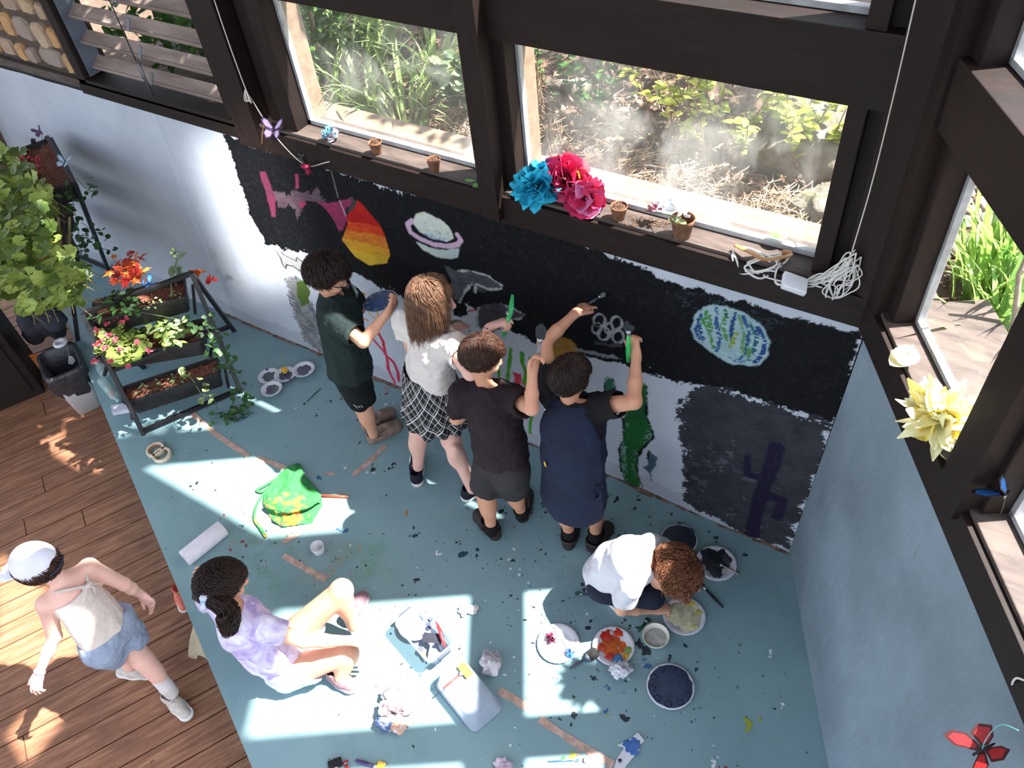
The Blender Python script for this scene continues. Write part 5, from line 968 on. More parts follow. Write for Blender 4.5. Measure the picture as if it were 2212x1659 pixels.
shoe(b, at(1303, 1270)[:2], at(1352, 1330)[:2], 'sneaker', .95, (LG, WS, RD)); shoe(b, at(1322, 1250)[:2], at(1388, 1262)[:2], 'sneaker', .95, (LG, WS, RD))
# ---- 6 seated girl with the ponytail
pv = at(612, 1418, .115); f = hor(48); side = unit(np.cross(f, UPV)); k = 1.02; g = dict(pelvis=pv, neck=at(512, 1318, .475), head=at(481, 1262, .60), fwd=f, hf=unit(hor(66)+V(0, 0, -.45)), hu=unit(V(0, 0, 1)+hor(66)*.4))
g['waist'] = at(570, 1395, .25); g['chest'] = at(530, 1352, .38); g['sR'] = at(563, 1352, .43); g['sL'] = at(452, 1292, .44); g['eR'] = J(g['sR'], (655, 1382), .21, False); g['eR'] = at(655, 1384, .33); g['wR'] = at(765, 1384, .285)
g['eL'] = at(438, 1296, .33); g['wL'] = at(452, 1238, .49)
g['hL'] = at(628, 1378, .12); g['hR'] = at(618, 1452, .10); g['kL'] = at(738, 1275, .33); g['kR'] = at(742, 1418, .17); g['aL'] = at(762, 1352, .09); g['aR'] = at(742, 1470, .07); g['calfL'] = -f; g['calfR'] = -UPV
g['aR'] = at(735, 1462, .06); g['kR'] = at(748, 1412, .16)
g['handR'] = dict(d=unit(at(812, 1390, .27)-g['wR']), n=unit(UPV-side*.2), s=unit(-side), curl=(.12, .14, .18, .22), thumb=.7, z=1.05); g['handL'] = dict(d=unit(UPV*.8+side*.4), n=f, s=side, curl=(.7,)*4)
b, fr = build_person('person', 'girl with ponytail in lilac tie-dye T-shirt sitting on the blue floor', SK1, g, k)
def tiedye():
    t = NT('lilac tie dye'); co = t.coords('Object'); c = t.ramp(t.noise(co, 9, 3, .6, dist=1.2), [(.36, (222, 216, 232)), (.5, (196, 184, 216)), (.62, (164, 142, 196)), (.72, (196, 204, 228))]); t.base(c); t.set(Roughness=.85); t.bump(t.noise(co, 200, 3), .3, .0012); return t.m
TD = tiedye(); f6, s6, u6 = fr['f'], fr['side'], fr['up']
P = [C(pv+u6*.02, g['waist'], .130, .120, k=.04, q=.85, ax=f6), C(g['waist'], g['chest'], .120, .124, k=.04, q=.82, ax=f6), C(g['chest'], g['neck']-u6*.03, .118, .06, k=.04, q=.8, ax=f6)]
for q, e_ in (('R', .42), ('L', .42)): m_ = g['s'+q]+(g['e'+q]-g['s'+q])*e_; P += [C(g['chest']+u6*.04, g['s'+q], .066, .05, k=.04), C(g['s'+q], m_, .052, .056, k=.02)]
for q in 'RL': d = unit(g['e'+q]-g['s'+q]); m_ = g['s'+q]+(g['e'+q]-g['s'+q])*.42; P.append(('-', C(m_+d*.05, m_+d*.12, .06, .07, k=.006)))
P.append(('-', C(g['neck']+u6*.02-f6*.02, g['neck']+u6*.12-f6*.03, .058, .085, k=.006)))
sdf_obj('t_shirt', P, TD, b, .0045, [(pv-u6*.03, -u6)], folds(s6, .007, 14, 3))
SH = fabric('white shorts cotton', (216, 214, 224), (190, 186, 204)); shorts(b, g, fr, SH, k, frac=.36, r=(.094, .092), am=.012, seed=6, top=.03)
make_hair(b, g['head'], g['hf'], g['hu'], 1.05, HB, 'pony', 2600, 51, lift=.012)
S_, F_, U_ = head_frame(g['hf'], g['hu']); hb = g['head']-F_*.112-U_*.01; R_ = random.Random(5); m = BM(); ax0 = [hb, at(486, 1312, hb[2]-.02), at(494, 1340, hb[2]-.09), at(492, 1362, hb[2]-.15), at(484, 1378, hb[2]-.19)]
sp_ = spline(ax0, 5)
SS = []
for i in range(800):
    a, r = R_.uniform(0, 6.28), math.sqrt(R_.random()); ph = R_.uniform(0, 6.28); am = R_.uniform(.002, .006); L_ = R_.uniform(.75, 1.); pts = []; nn = max(6, int(len(sp_)*L_))
    for j in range(nn):
        t = j/(len(sp_)-1); w = .016+.030*math.sin(min(1, t*1.15)*math.pi)**.8*(1 if t < .8 else .8); s1, s2 = frame(sp_[min(j+1, len(sp_)-1)]-sp_[max(j-1, 0)]); pts.append(sp_[j]+s1*(w*r*math.cos(a+t*1.2)+am*math.sin(ph+j*.9))+s2*(w*r*math.sin(a+t*1.2)+am*math.cos(ph+j*.8)))
    SS.append((pts, R_.uniform(.0012, .0022)))
m.free(); v, fc = strand_geo(SS); from_np('ponytail', v, fc, HB, b)
m = BM(); c = sp_[2]; s1, s2 = frame(sp_[4]-sp_[1]); dd = unit(sp_[4]-sp_[1]); tube(m, [c+s1*(.030+.005*math.sin(a*7))*math.cos(a)+s2*(.030+.005*math.sin(a*7))*math.sin(a)+dd*.005*math.sin(a*5) for a in np.linspace(0, 2*math.pi, 60)], [.014+.004*math.sin(i*1.3) for i in range(60)], 8)
obj('scrunchie', m, M('pale lilac scrunchie', (206, 204, 220), (170, 190, 216), rough=.6, scale=40), b)
MV = M('mauve mesh', (150, 112, 122), (124, 92, 100), scale=60, rough=.8); SG = M('greyish rubber', (150, 140, 144), (128, 118, 122), rough=.7, scale=30); PL_ = M('hot pink lace', (214, 96, 134), bump=0)
shoe(b, at(756, 1352)[:2], at(790, 1284)[:2], 'sneaker', 1.08, (MV, SG, PL_)); shoe(b, at(715, 1458)[:2], at(768, 1490)[:2], 'sneaker', 1.08, (MV, SG, PL_))
# ---- 7 walking girl on the deck
DZ = -.3; f = hor(203); side = unit(np.cross(f, UPV)); k = .95; g = dict(pelvis=at(232, 1372, .27), neck=at(138, 1250, .60), head=at(82, 1222, .715), fwd=f, hf=unit(f+V(0, 0, -.35)), hu=unit(V(0, 0, 1)+f*.3))
g['sL'] = at(100, 1305, .56); g['sR'] = at(192, 1226, .57); g['eL'] = J(g['sL'], (118, 1375), .19, False); g['wL'] = J(g['eL'], (84, 1455), .19, False); g['eR'] = J(g['sR'], (268, 1262), .19, False); g['wR'] = J(g['eR'], (306, 1285), .15, False)
g['hL'] = g['pelvis']+side*-.06; g['hR'] = g['pelvis']+side*.06
g['aR'] = at(365, 1490, DZ+.13); g['kR'] = at(308, 1425, .02); g['aL'] = at(295, 1442, DZ+.085); g['kL'] = at(262, 1410, .0)
g['handL'] = dict(d=unit(at(74, 1505, g['wL'][2]-.06)-g['wL']), n=unit(side*-1+UPV*.5), s=f, curl=(.3, .35, .4, .5)); g['handR'] = dict(d=unit(at(330, 1305, g['wR'][2]-.05)-g['wR']), n=unit(side-UPV*.4), s=f, curl=(.4, .5, .6, .7))
b, fr = build_person('person', 'girl in white cap, cream tank top and denim shorts walking across the deck', SK2, g, k)
f7, s7, u7 = fr['f'], fr['side'], fr['up']; CT = fabric('cream jersey', (214, 200, 190), (196, 180, 172))
P = [C(g['pelvis']+u7*.03, fr['wa'], .118, .104, k=.04, q=.84, ax=f7), C(fr['wa'], fr['ch']+u7*.03, .108, .112, k=.03, q=.82, ax=f7)]
sdf_obj('tank_top', P, CT, b, .0045, [(g['pelvis']+u7*.03, -u7), (fr['ch']+u7*.03, unit(u7+f7*.2))], folds(u7, .007, 14, 8))
m = BM(); bk_ = -f7; c0 = fr['ch']+u7*.012+bk_*.088; kn_ = fr['ch']+u7*.055+bk_*.086
for sg in (-1, 1): tube(m, spline([c0+s7*sg*.055-bk_*.01, kn_+s7*sg*.014, g['neck']-u7*.02+s7*sg*.05+bk_*.06, g['neck']-u7*.012+s7*sg*.068+f7*.0], 6), .014, 8, flat=.5)
tube(m, spline([kn_+bk_*.004+s7*.015, kn_+bk_*.014, kn_+bk_*.004-s7*.015], 5), .013, 8); tube(m, spline([kn_+bk_*.005, kn_-u7*.03+s7*.014+bk_*.009, kn_-u7*.055+bk_*.004, kn_-u7*.03-s7*.014+bk_*.009, kn_+bk_*.005], 6), .006, 6); obj('strap', m, CT, b)
shorts(b, g, fr, fabric('light blue denim', (150, 160, 178), (124, 136, 158), scale=20), k, frac=.42, r=(.106, .104), am=.012, seed=12, top=.05)
make_hair(b, g['head'], g['hf'], g['hu'], 1., HM, 'cap', 900, 61, lift=.012)
S_, F_, U_ = head_frame(g['hf'], g['hu']); A = [S_, F_, U_]; hc = g['head']; CW = fabric('white cotton twill', (226, 224, 236), (206, 202, 222), rough=.8)
cp_ = sdf_obj('cap', [E(hc+U_*.020-F_*.006, V(.087, .101, .098), A), C(hc+U_*.02+F_*.10-S_*.02, hc+U_*.008+F_*.155-S_*.01, .05, .045, k=.012, q=.12, ax=U_), C(hc+U_*.02+F_*.10+S_*.02, hc+U_*.008+F_*.155+S_*.01, .05, .045, k=.01, q=.12, ax=U_), ('-', E(hc-F_*.105-U_*.012, V(.035, .03, .03), A, k=.004))], CW, b, .0045, [(hc+U_*-.012, -unit(U_+F_*.12))])
m = BM(); tube(m, spline([hc-F_*.098+S_*.05-U_*.014, hc-F_*.11-U_*.02, hc-F_*.098-S_*.05-U_*.014], 6), .007, 6, flat=.4); obj('back_strap', m, M('navy strap', (36, 38, 66), bump=0), cp_)
SW = fabric('off white knit', (214, 206, 204), (190, 180, 176)); socks(b, g['aR'], g['kR'], SW, h=.085); socks(b, g['aL'], g['kL'], SW, h=.085)
WH = M('cream canvas', (196, 186, 176), (168, 156, 146), scale=50, rough=.85); shoe(b, at(362, 1505, DZ)[:2], at(410, 1545, DZ)[:2] if False else (at(362, 1505, DZ)+unit(at(412, 1552, DZ)-at(362, 1505, DZ))*.2)[:2], 'sneaker', 1., (WH, WS, WS), z=DZ+.012)
q = g['aL']-V(0, 0, .08); shoe(b, (q-f*.05)[:2], (q+f*.14)[:2], 'sneaker', 1., (WH, WS, WS), z=DZ+.002)
m = BM(); d = unit(g['wL']-g['eL']); s1, s2 = frame(d); tube(m, [g['wL']-d*.01+s1*.023*math.cos(a)+s2*.023*math.sin(a) for a in np.linspace(0, 2*math.pi, 18)], .0025, 6); obj('thread_bracelet', m, PK, b)
G7 = g
# ---------------------------------------------------------------- tiered planter stands and their plants
BPL = M('black plastic', (30, 26, 28), (44, 38, 38), rough=.5, scale=20, bump=.05); BST = M('black powder-coated bar', (24, 22, 26), rough=.45, bump=0)
SOI = M('reddish potting soil', (92, 52, 38), (136, 84, 62), rough=.95, scale=60, bump=.9, bdist=.01, bscale=70)
BARK = M('bark chips', (170, 112, 82), (110, 70, 52), scale=60, bump=0)
def trough(FL, FR, BR, depth=.13, name='planter_box', label='', parent=None, soil=.028, chips=60, group=None):
    FL, FR, BR = map(np.array, (FL, FR, BR)); d = unit(FR-FL); L = np.linalg.norm(FR-FL); b = unit((BR-FR)-d*np.dot(BR-FR, d)); W = max(.15, min(.2, np.linalg.norm(BR-FR))); z = FL[2]; up = V(0, 0, 1)
    ctr = FL+d*L/2+b*W/2; e = empty(name, ctr-up*depth, label, 'planter', group)
    bm = BM()
    def ring(l, w, z_, r=.02, n=4):
        out = []
        for (sx, sy, a0) in ((1, 1, 0), (-1, 1, 90), (-1, -1, 180), (1, -1, 270)):
            for i in range(n): a = math.radians(a0+90*i/(n-1)); out.append(bm.verts.new(ctr+d*(sx*(l/2-r)+r*math.cos(a))+b*(sy*(w/2-r)+r*math.sin(a))+up*z_))
        return out
    rr = [ring(L*.9, W*.72, -depth), ring(L*.955, W*.88, -.02), ring(L*.955, W*.88, -.022), ring(L*1.0, W*1.0, -.018), ring(L*1.0, W*1.0, 0), ring(L*.965, W*.9, 0), ring(L*.95, W*.86, -.05), ring(L*.9, W*.72, -depth+.008)]
    for a, c in zip(rr, rr[1:]):
        for i in range(len(a)): j = (i+1) % len(a); bm.faces.new((a[i], a[j], c[j], c[i]))
    bm.faces.new(rr[0][::-1]); bm.faces.new(rr[-1]); obj('box', bm, BPL, e, smooth=False)
    for s_ in np.linspace(-.36, .36, 9): pass
    bm = BM(); nx_, ny_ = 24, 7; G = {}
    for i in range(nx_):
        for j in range(ny_): p = ctr+d*L*.94*(i/(nx_-1)-.5)+b*W*.84*(j/(ny_-1)-.5)-up*(soil-.012*float(fnoise(V(i, j, z*9), .45, 2))); G[i, j] = bm.verts.new(p)
    for i in range(nx_-1):
        for j in range(ny_-1): bm.faces.new((G[i, j], G[i+1, j], G[i+1, j+1], G[i, j+1]))
    obj('soil', bm, SOI, e)
    bm = BM()
    for _ in range(chips): p = ctr+d*L*.46*random.uniform(-1, 1)+b*W*.4*random.uniform(-1, 1)-up*(soil-.012); box(bm, p, (random.uniform(.002, .006), random.uniform(.002, .005), .002), [unit(V(random.random(), random.random()-.5, .1)), V(0, 0, 1), V(1, 0, 0)])
    if chips: tag(obj('bark_chips', bm, BARK, e, smooth=False), kind='stuff')
    return e, ctr, d, b, L, W
F1 = trough(at(264, 872, .2), at(477, 803, .2), at(474, 767, .2), label='lowest black trough of the front stand, red soil and creeping greens', group='troughs of the front stand')
F2 = trough(at(202, 776, .45), at(436, 736, .45), at(427, 689, .45), label='middle black trough of the front stand holding pink begonia', group='troughs of the front stand')
F3 = trough(at(197, 695, .68), at(403, 639, .68), at(401, 592, .68), label='top black trough of the front stand under the orange leaves', group='troughs of the front stand')
def bar(pts, w=.013): bm = BM(); 
def barobj(name, parent, segs, w=.012):
    for a, b_ in segs:
        bm = BM(); a, b_ = np.array(a), np.array(b_); d = unit(b_-a); s, u = frame(d); box(bm, (a+b_)/2, (np.linalg.norm(b_-a)/2, w, w), [d, s, u], bev=.002); obj(name, bm, BST, parent, smooth=False)
fl, fr_, rr_ = at(311, 939), at(521, 848), at(506, 715); rl_ = fl+(rr_-fr_); tl, tr = at(186, 690, .70), at(414, 590, .76); tl = V(tl[0], tl[1], .74)
e = empty('plant_stand', (fl+rr_)/2, 'black A-frame tiered stand standing on the blue floor by the wall', 'plant stand')
barobj('leg', e, [(fl, tl), (fr_, tr), (rl_, tl), (rr_, tr)]); barobj('crossbar', e, [(fl*.97+tl*.03, fr_*.97+tr*.03), (fl*.45+tl*.55, fr_*.45+tr*.55), (tl, tr), (rl_*.9+tl*.1, rr_*.9+tr*.1)])
for F in (F1, F2, F3):
    e0, c, d, b_, L, W = F; z0 = c[2]-.135; barobj('bracket', e, [(V(*(c-d*L*.5-b_*W*.5)[:2], z0), V(*(c-d*L*.5+b_*W*.9)[:2], z0)), (V(*(c+d*L*.5-b_*W*.5)[:2], z0), V(*(c+d*L*.5+b_*W*.9)[:2], z0))], .008)
# tall stand at the left
C1 = [at(165, 402, 1.1), at(160, 474, .86), at(172, 556, .62)]; ld = unit(at(165, 402, 1.1)-at(110, 300, 1.1)); bd_ = unit(at(165, 402, 1.1)-at(75, 420, 1.1)); TT = []
for i, c in enumerate(C1):
    FR = c-bd_*.2; TT.append(trough(FR-ld*.66, FR, c, label=('top black trough of the tall stand with red berries', 'second black trough of the tall stand, mostly hidden by foliage', 'third black trough of the tall stand beside the trailing ivy')[i], group='troughs of the tall stand'))
g1, g2 = at(184, 545), at(238, 578); gd = unit(g2-g1); e = empty('plant_stand', at(150, 600), 'tall black tiered stand under the geranium at the left of the wall', 'plant stand')
top = C1[0]+V(0, 0, .02); yc = lambda p: V(p[0], min(p[1], 2.27), p[2])
barobj('leg', e, [(yc(a), yc(b_)) for a, b_ in ((g2, top), (g2-ld*.7, top-ld*.7), (V(*(C1[2]-bd_*.3)[:2], 0), top-bd_*.1), (V(*(C1[2]-bd_*.3-ld*.7)[:2], 0), top-bd_*.1-ld*.7))]); barobj('crossbar', e, [(yc(g1), yc(g2)), (yc(top), yc(top-ld*.7))])
# leaves
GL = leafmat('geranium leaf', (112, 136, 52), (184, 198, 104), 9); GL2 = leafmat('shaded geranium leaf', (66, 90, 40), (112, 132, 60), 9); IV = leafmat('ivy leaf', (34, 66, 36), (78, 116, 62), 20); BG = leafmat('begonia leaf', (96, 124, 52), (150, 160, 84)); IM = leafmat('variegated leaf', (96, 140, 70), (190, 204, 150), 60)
def roundleaf(bm, c, n, r, R, lobes=7, mi=0, cup=.25):
    n = unit(n); s, u = frame(n); cv = bm.verts.new(c-n*r*cup); a0 = R.uniform(0, 6.28); k = 21; vs = []
    for i in range(k+1):
        a = a0+.25+(6.28-.5)*i/k; q = r*(1+.10*math.sin(i*lobes*2*math.pi/k))*(1+R.uniform(-.03, .03)); vs.append(bm.verts.new(c+s*q*math.cos(a)+u*q*math.sin(a)+n*R.uniform(-.04, .04)*r))
    for i in range(k): bm.faces.new((cv, vs[i], vs[i+1])).material_index = mi
def inpoly(p, P):
    c = False; n = len(P)
    for i in range(n):
        (x1, y1), (x2, y2) = P[i], P[(i+1) % n]
        if (y1 > p[1]) != (y2 > p[1]) and p[0] < (x2-x1)*(p[1]-y1)/(y2-y1)+x1: c = not c
    return c
R = random.Random(31); root = empty('geranium', at(80, 560, .9), 'large geranium with broad scalloped yellow-green leaves at the left edge', 'plant'); bl, bs_ = BM(), BM(); PG = [(-30, 310), (45, 325), (75, 380), (110, 400), (112, 480), (150, 530), (178, 580), (190, 640), (150, 672), (95, 660), (60, 675), (20, 645), (-30, 640)]
nl = 0
while nl < 520:
    u, v = R.uniform(-30, 195), R.uniform(310, 680)
    if not inpoly((u, v), PG): continue
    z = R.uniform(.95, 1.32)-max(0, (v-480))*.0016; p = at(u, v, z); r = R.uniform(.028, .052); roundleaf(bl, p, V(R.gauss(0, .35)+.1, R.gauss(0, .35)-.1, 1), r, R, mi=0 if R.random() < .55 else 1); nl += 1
    if nl % 3 == 0: q = p+V(R.uniform(-.08, .08), R.uniform(-.05, .1), -.14); tube(bs_, [p, (p+q)/2+V(.01, 0, 0), q], .0018, 4, cap=False)
obj('leaves', bl, [GL, GL2], root, smooth=False)
tube(bs_, spline([at(60, 640, .45), at(50, 560, .8), at(30, 470, 1.1)], 4), .007, 5)
for q in range(1, 6): tube(bs_, spline([at(60+q*18, 640, .45), at(50+q*20, 560, .8), at(30+q*24, 470, 1.1)], 4), .007, 5)
for (a, b_) in (((115, 640), (160, 690)), ((20, 640), (15, 680)), ((40, 560), (160, 640))): tube(bs_, spline([at(*a, .8), at((a[0]+b_[0])/2, (a[1]+b_[1])/2-10, .7), at(*b_, .5)], 5), .0018, 4)
obj('stem', bs_, M('pale green stem', (130, 120, 70), bump=0), root)
def petal_flower(name, c, r, col, label, cat='flower', n=12, group=None, parent=None, mats=None, mapl=False, seed=1, ll=None):
    R = random.Random(seed); bm = BM(); mats = [mats] if isinstance(mats, bpy.types.Material) else mats
    for i in range(n):
        d = V(R.uniform(-1, 1), R.uniform(-1, 1), R.uniform(-.2, 1)); leaf(bm, np.array(c)+unit(d)*r*.15, d, V(R.uniform(-1, 1), R.uniform(-1, 1), .4), (ll or r)*R.uniform(.8, 1.2), (ll or r)*R.uniform(.32, .5), mi=R.randrange(len(mats) if mats else 1), fold=R.uniform(-.3, .6), curl=R.uniform(-.3, .5))
    o = obj(name, bm, mats or M('petal %d %d %d' % col, col, tuple(min(255, x*1.2) for x in col), bump=0, scale=30), parent, smooth=False)
    if label: tag(o, label, cat, group)
    return o
bm = BM(); R = random.Random(4)
for _ in range(34): p = at(R.uniform(42, 88), R.uniform(335, 378), 1.2+R.uniform(-.03, .03)); lathe(bm, [(0, -.008), (.007, -.004), (.009, 0), (.007, .005), (0, .008)], p, 8)
tag(obj('red_berries', bm, M('crimson berries', (190, 24, 60), (150, 14, 44), rough=.35, bump=0)), 'cluster of crimson artificial berries over the top left trough', 'berries', kind='stuff')
petal_flower('red_flower', at(97, 552, 1.1), .045, (176, 22, 22), 'small red flower among the geranium leaves', n=14, seed=5)
RMT = [M('orange maple leaf', (220, 96, 20), (190, 60, 16), scale=14, bump=0), M('red maple leaf', (190, 34, 24), (160, 20, 30), scale=14, bump=0), M('amber maple leaf', (226, 128, 36), (200, 90, 24), scale=14, bump=0)]
def maple(bm, c, n, r, R, mi):
    n = unit(n); s, u = frame(n); a0 = R.uniform(0, 6.28); cv = bm.verts.new(c+n*r*.12); pr = [1, .42, .85, .38, .6, .3, .5, .3, .6, .38, .85, .42]; vs = []
    for i, q in enumerate(pr): a = a0+2*math.pi*i/12; vs.append(bm.verts.new(c+(s*math.cos(a)+u*math.sin(a))*r*q-n*r*.15*q))
    for i in range(12): bm.faces.new((cv, vs[i], vs[(i+1) % 12])).material_index = mi
R = random.Random(9); bm = BM()
for _ in range(85): p = at(R.gauss(276, 16), R.gauss(583, 18), R.uniform(.72, .92)); maple(bm, p, V(R.gauss(0, .6), R.gauss(0, .6), 1), R.uniform(.03, .05), R, R.choice([0, 0, 1, 2]))
e = empty('autumn_leaf_bouquet', at(276, 583, .7), 'bunch of orange and red artificial maple leaves above the front stand', 'bouquet'); obj('maple_leaves', bm, RMT, e, smooth=False); bm = BM(); tube(bm, [at(276, 583, .75), at(285, 610, .66)], .004, 5); obj('stem', bm, BST, e)
def scatter_plant(name, poly_, zr, n, mats, label, kind='round', r=(.02, .035), seed=1, stems=None):
    R = random.Random(seed); cx = sum(p[0] for p in poly_)/len(poly_); cy = sum(p[1] for p in poly_)/len(poly_); root = empty(name, at(cx, cy, zr[0]), label, 'plant'); bl, bs_ = BM(), BM(); k = 0; base = at(cx, cy, zr[0]-.06)
    while k < n:
        u, v = R.uniform(min(p[0] for p in poly_), max(p[0] for p in poly_)), R.uniform(min(p[1] for p in poly_), max(p[1] for p in poly_))
        if not inpoly((u, v), poly_): continue
        k += 1; p = at(u, v, R.uniform(*zr)); nn = V(R.gauss(0, .4), R.gauss(0, .4), 1)
        if kind == 'round': roundleaf(bl, p, nn, R.uniform(*r), R, 5, R.randrange(len(mats)))
        else: a = R.uniform(0, 6.28); leaf(bl, p, V(math.cos(a), math.sin(a), R.uniform(-.3, .4)), nn, R.uniform(*r)*2, R.uniform(*r)*.62, R.randrange(len(mats)))
        if k % 4 == 0: tube(bs_, [p, (p+base)/2+V(0, 0, .01), base+V(R.uniform(-.03, .03), R.uniform(-.03, .03), 0)], .0016, 4, cap=False)
    obj('leaves', bl, mats, root, smooth=False); obj('stem', bs_, M('reddish stem', (126, 84, 60), bump=0), root); return root
bg_ = scatter_plant('begonia', [(205, 720), (235, 690), (275, 690), (300, 720), (320, 745), (300, 775), (250, 790), (205, 760)], (.47, .62), 150, [BG], 'pink flowering begonia in the middle trough of the front stand', 'round', (.02, .034), 6)
PKM = M('pink begonia petal', (214, 92, 110), (190, 60, 84), scale=30, bump=0)
for i, (u, v) in enumerate(((208, 715), (235, 725), (250, 690), (262, 698), (272, 690), (208, 745), (228, 752), (262, 754), (240, 782), (205, 780), (278, 796), (220, 738), (322, 760), (296, 742), (250, 735), (230, 700))): petal_flower('flower', at(u, v, .64), .02, None, None, n=9, parent=bg_, mats=PKM, seed=i)
scatter_plant('impatiens', [(330, 700), (360, 690), (395, 695), (408, 715), (385, 745), (350, 752), (322, 730), (312, 715)], (.47, .60), 110, [IM, BG], 'variegated pale green leafy plant right of the begonia', 'leaf', (.02, .03), 7)
scatter_plant('succulent', [(235, 640), (275, 625), (300, 640), (300, 665), (265, 680), (235, 670)], (.70, .78), 60, [IV], 'dark leafy plant in the left half of the top front trough', 'leaf', (.014, .03), 8)
scatter_plant('creeping_greens', [(285, 838), (350, 812), (400, 800), (400, 822), (330, 850), (290, 858)], (.18, .2), 34, [IM], 'low creeping green sprigs on red soil in the lowest trough', 'leaf', (.008, .014), 9)
scatter_plant('lobelia', [(320, 645), (372, 626), (398, 640), (360, 655), (300, 672), (250, 690), (230, 700)], (.66, .7), 26, [IM], 'straggling thin green plant along the top front trough', 'leaf', (.008, .012), 19)
def vine(pts, zs_, n, mat, label, seed, r=(.014, .024), sp=.035, kind='leaf'):
    R = random.Random(seed); P = spline([at(u, v, z) for (u, v), z in zip(pts, zs_)], 8); e = empty('ivy_vine', P[0], label, 'vine'); bm = BM(); tube(bm, P, .002, 5); obj('stem', bm, M('vine stem', (60, 84, 44), bump=0), e); bm = BM()
    for i in range(n): p = P[int(R.uniform(0, len(P)-.01))]+V(R.gauss(0, sp), R.gauss(0, sp), R.gauss(0, sp*.6)); p[2] = max(p[2], .01); a = R.uniform(0, 6.28); leaf(bm, p, V(math.cos(a), math.sin(a), -.3), V(R.gauss(0, .4), R.gauss(0, .4), 1), R.uniform(*r)*2, R.uniform(*r)*.75, fold=.15)
    obj('leaves', bm, mat, e, smooth=False)
vine([(150, 395), (160, 450), (172, 520), (170, 580), (150, 650)], (1.14, .95, .75, .5, .3), 90, IV, 'dark ivy trailing down the right side of the tall stand', 1)
vine([(165, 385), (190, 410), (212, 415)], (1.1, 1.0, .9), 8, IV, 'topmost short ivy sprig reaching right from the tall stand', 2, sp=.012)
vine([(175, 480), (205, 500), (240, 512)], (.8, .65, .6), 12, IV, 'ivy sprig reaching right below the short topmost one', 3, sp=.02)
vine([(178, 505), (205, 530), (240, 542)], (.8, .6, .5), 10, IV, 'lowest ivy sprig hanging right of the tall stand', 4, sp=.02)
vine([(440, 680), (455, 730), (475, 770), (500, 800), (525, 860), (520, 885), (500, 900)], (.72, .6, .45, .3, .1, .02, .02), 110, IV, 'leafy ivy hanging down the right side of the front stand', 5)
vine([(500, 890), (480, 900), (455, 905)], (.02, .02, .02), 14, IV, 'ivy end lying on the blue floor near the plates', 6, sp=.025)
vine([(380, 790), (415, 820), (435, 850), (460, 860), (470, 885)], (.3, .36, .3, .2, .1), 12, leafmat('pale ivy', (96, 124, 70), (150, 160, 110)), 'pale ivy stem arching out of the lowest front trough', 7, (.02, .03), .02)
vine([(195, 690), (250, 668), (320, 678), (385, 690), (420, 700)], (.74, .74, .7, .62, .6), 14, IV, 'thin green vine strung across the front stand', 8, sp=.015)
# stake flower, wall-side flowers, butterflies
bm = BM(); tube(bm, spline([at(372, 640, .67), at(370, 600, .76), at(383, 560, .9)], 5), .005, 6); leaf(bm, at(371, 600, .78), V(-.3, .6, .6), V(.5, 0, 1), .07, .02); leaf(bm, at(383, 562, .88), V(.4, .4, .4), V(.5, 0, 1), .08, .012)
for i in range(9): a = i*.7; leaf(bm, at(372+i*5, 600-i*1.5, .74), V(math.cos(a), math.sin(a), .8), V(.3, .2, 1), .07, .007)
tag(obj('sage_seedling', bm, GS), 'grey green thin-leaved seedling at the back of the top front trough', 'plant')
for i, (u, v, c) in enumerate(((420, 592, (200, 70, 30)), (434, 590, (214, 110, 40)), (457, 605, (170, 24, 30)))): petal_flower('artificial_flower', at(u, v, .6), .03, c, ('burnt orange artificial flower by the wall behind the front stand', 'light orange artificial flower next to the burnt orange one', 'dark red artificial flower rightmost behind the front stand')[i], seed=i+40, n=14)
def butterfly(c, f, up, s, c1, c2, label, wire=None, spreadw=.5, wirec=(60, 90, 60), name='butterfly'):
    f = unit(f); up = unit(np.array(up, float)-f*np.dot(up, f)); sd = np.cross(f, up); c = np.array(c, float); e = empty(name, c, label, 'butterfly'); bm = BM(); tube(bm, [c-f*.018*s, c, c+f*.014*s], [.001*s, .0026*s, .0016*s], 6); obj('body', bm, M('insect body', (24, 20, 24), bump=0), e)
    ma, mb = M('wing %d %d %d' % c1, c1, tuple(x*.8 for x in c1), scale=90, bump=0), M('wing edge %d %d %d' % c2, c2, bump=0)
    for sg in (-1, 1):
        w = unit(sd*sg*math.cos(spreadw)+up*math.sin(spreadw)); bm = BM()
        for (pts, ) in (([(.0, .004), (.020, .026), (.036, .030), (.038, .018), (.026, .004), (.004, -.002)],), ([(.004, -.002), (.024, .0), (.030, -.014), (.020, -.028), (.008, -.022), (.002, -.01)],)):
            P = [c+(w*x+f*y)*s for x, y in pts]; ce = sum(P)/len(P); nn = np.cross(w, f)*.0006; slab(bm, P, nn, 1); slab(bm, [ce+(p-ce)*.74+nn*1.6 for p in P], nn, 0); slab(bm, [ce+(p-ce)*.74-nn*1.6 for p in P], nn, 0)
        obj('wing', bm, [ma, mb], e, smooth=False)
    if wire: bm = BM(); tube(bm, spline([c]+list(wire), 6), .0012, 5); obj('wire', bm, M('wire %d' % wirec[0], wirec, rough=.4, bump=0), e)
    return e
butterfly(at(85, 284, 1.3), V(-.5, .2, .8), V(.3, -.6, .3), 1., (84, 40, 90), (40, 18, 44), 'purple butterfly on a wire above the top left trough', [at(92, 300, 1.2), at(95, 320, 1.08)])
butterfly(at(140, 352, 1.25), V(-.3, .8, .3), V(.3, -.5, .8), 1.3, (190, 208, 222), (120, 150, 176), 'white clear-winged butterfly at the edge of the top left trough', [at(145, 372, 1.12), at(148, 385, 1.1)])
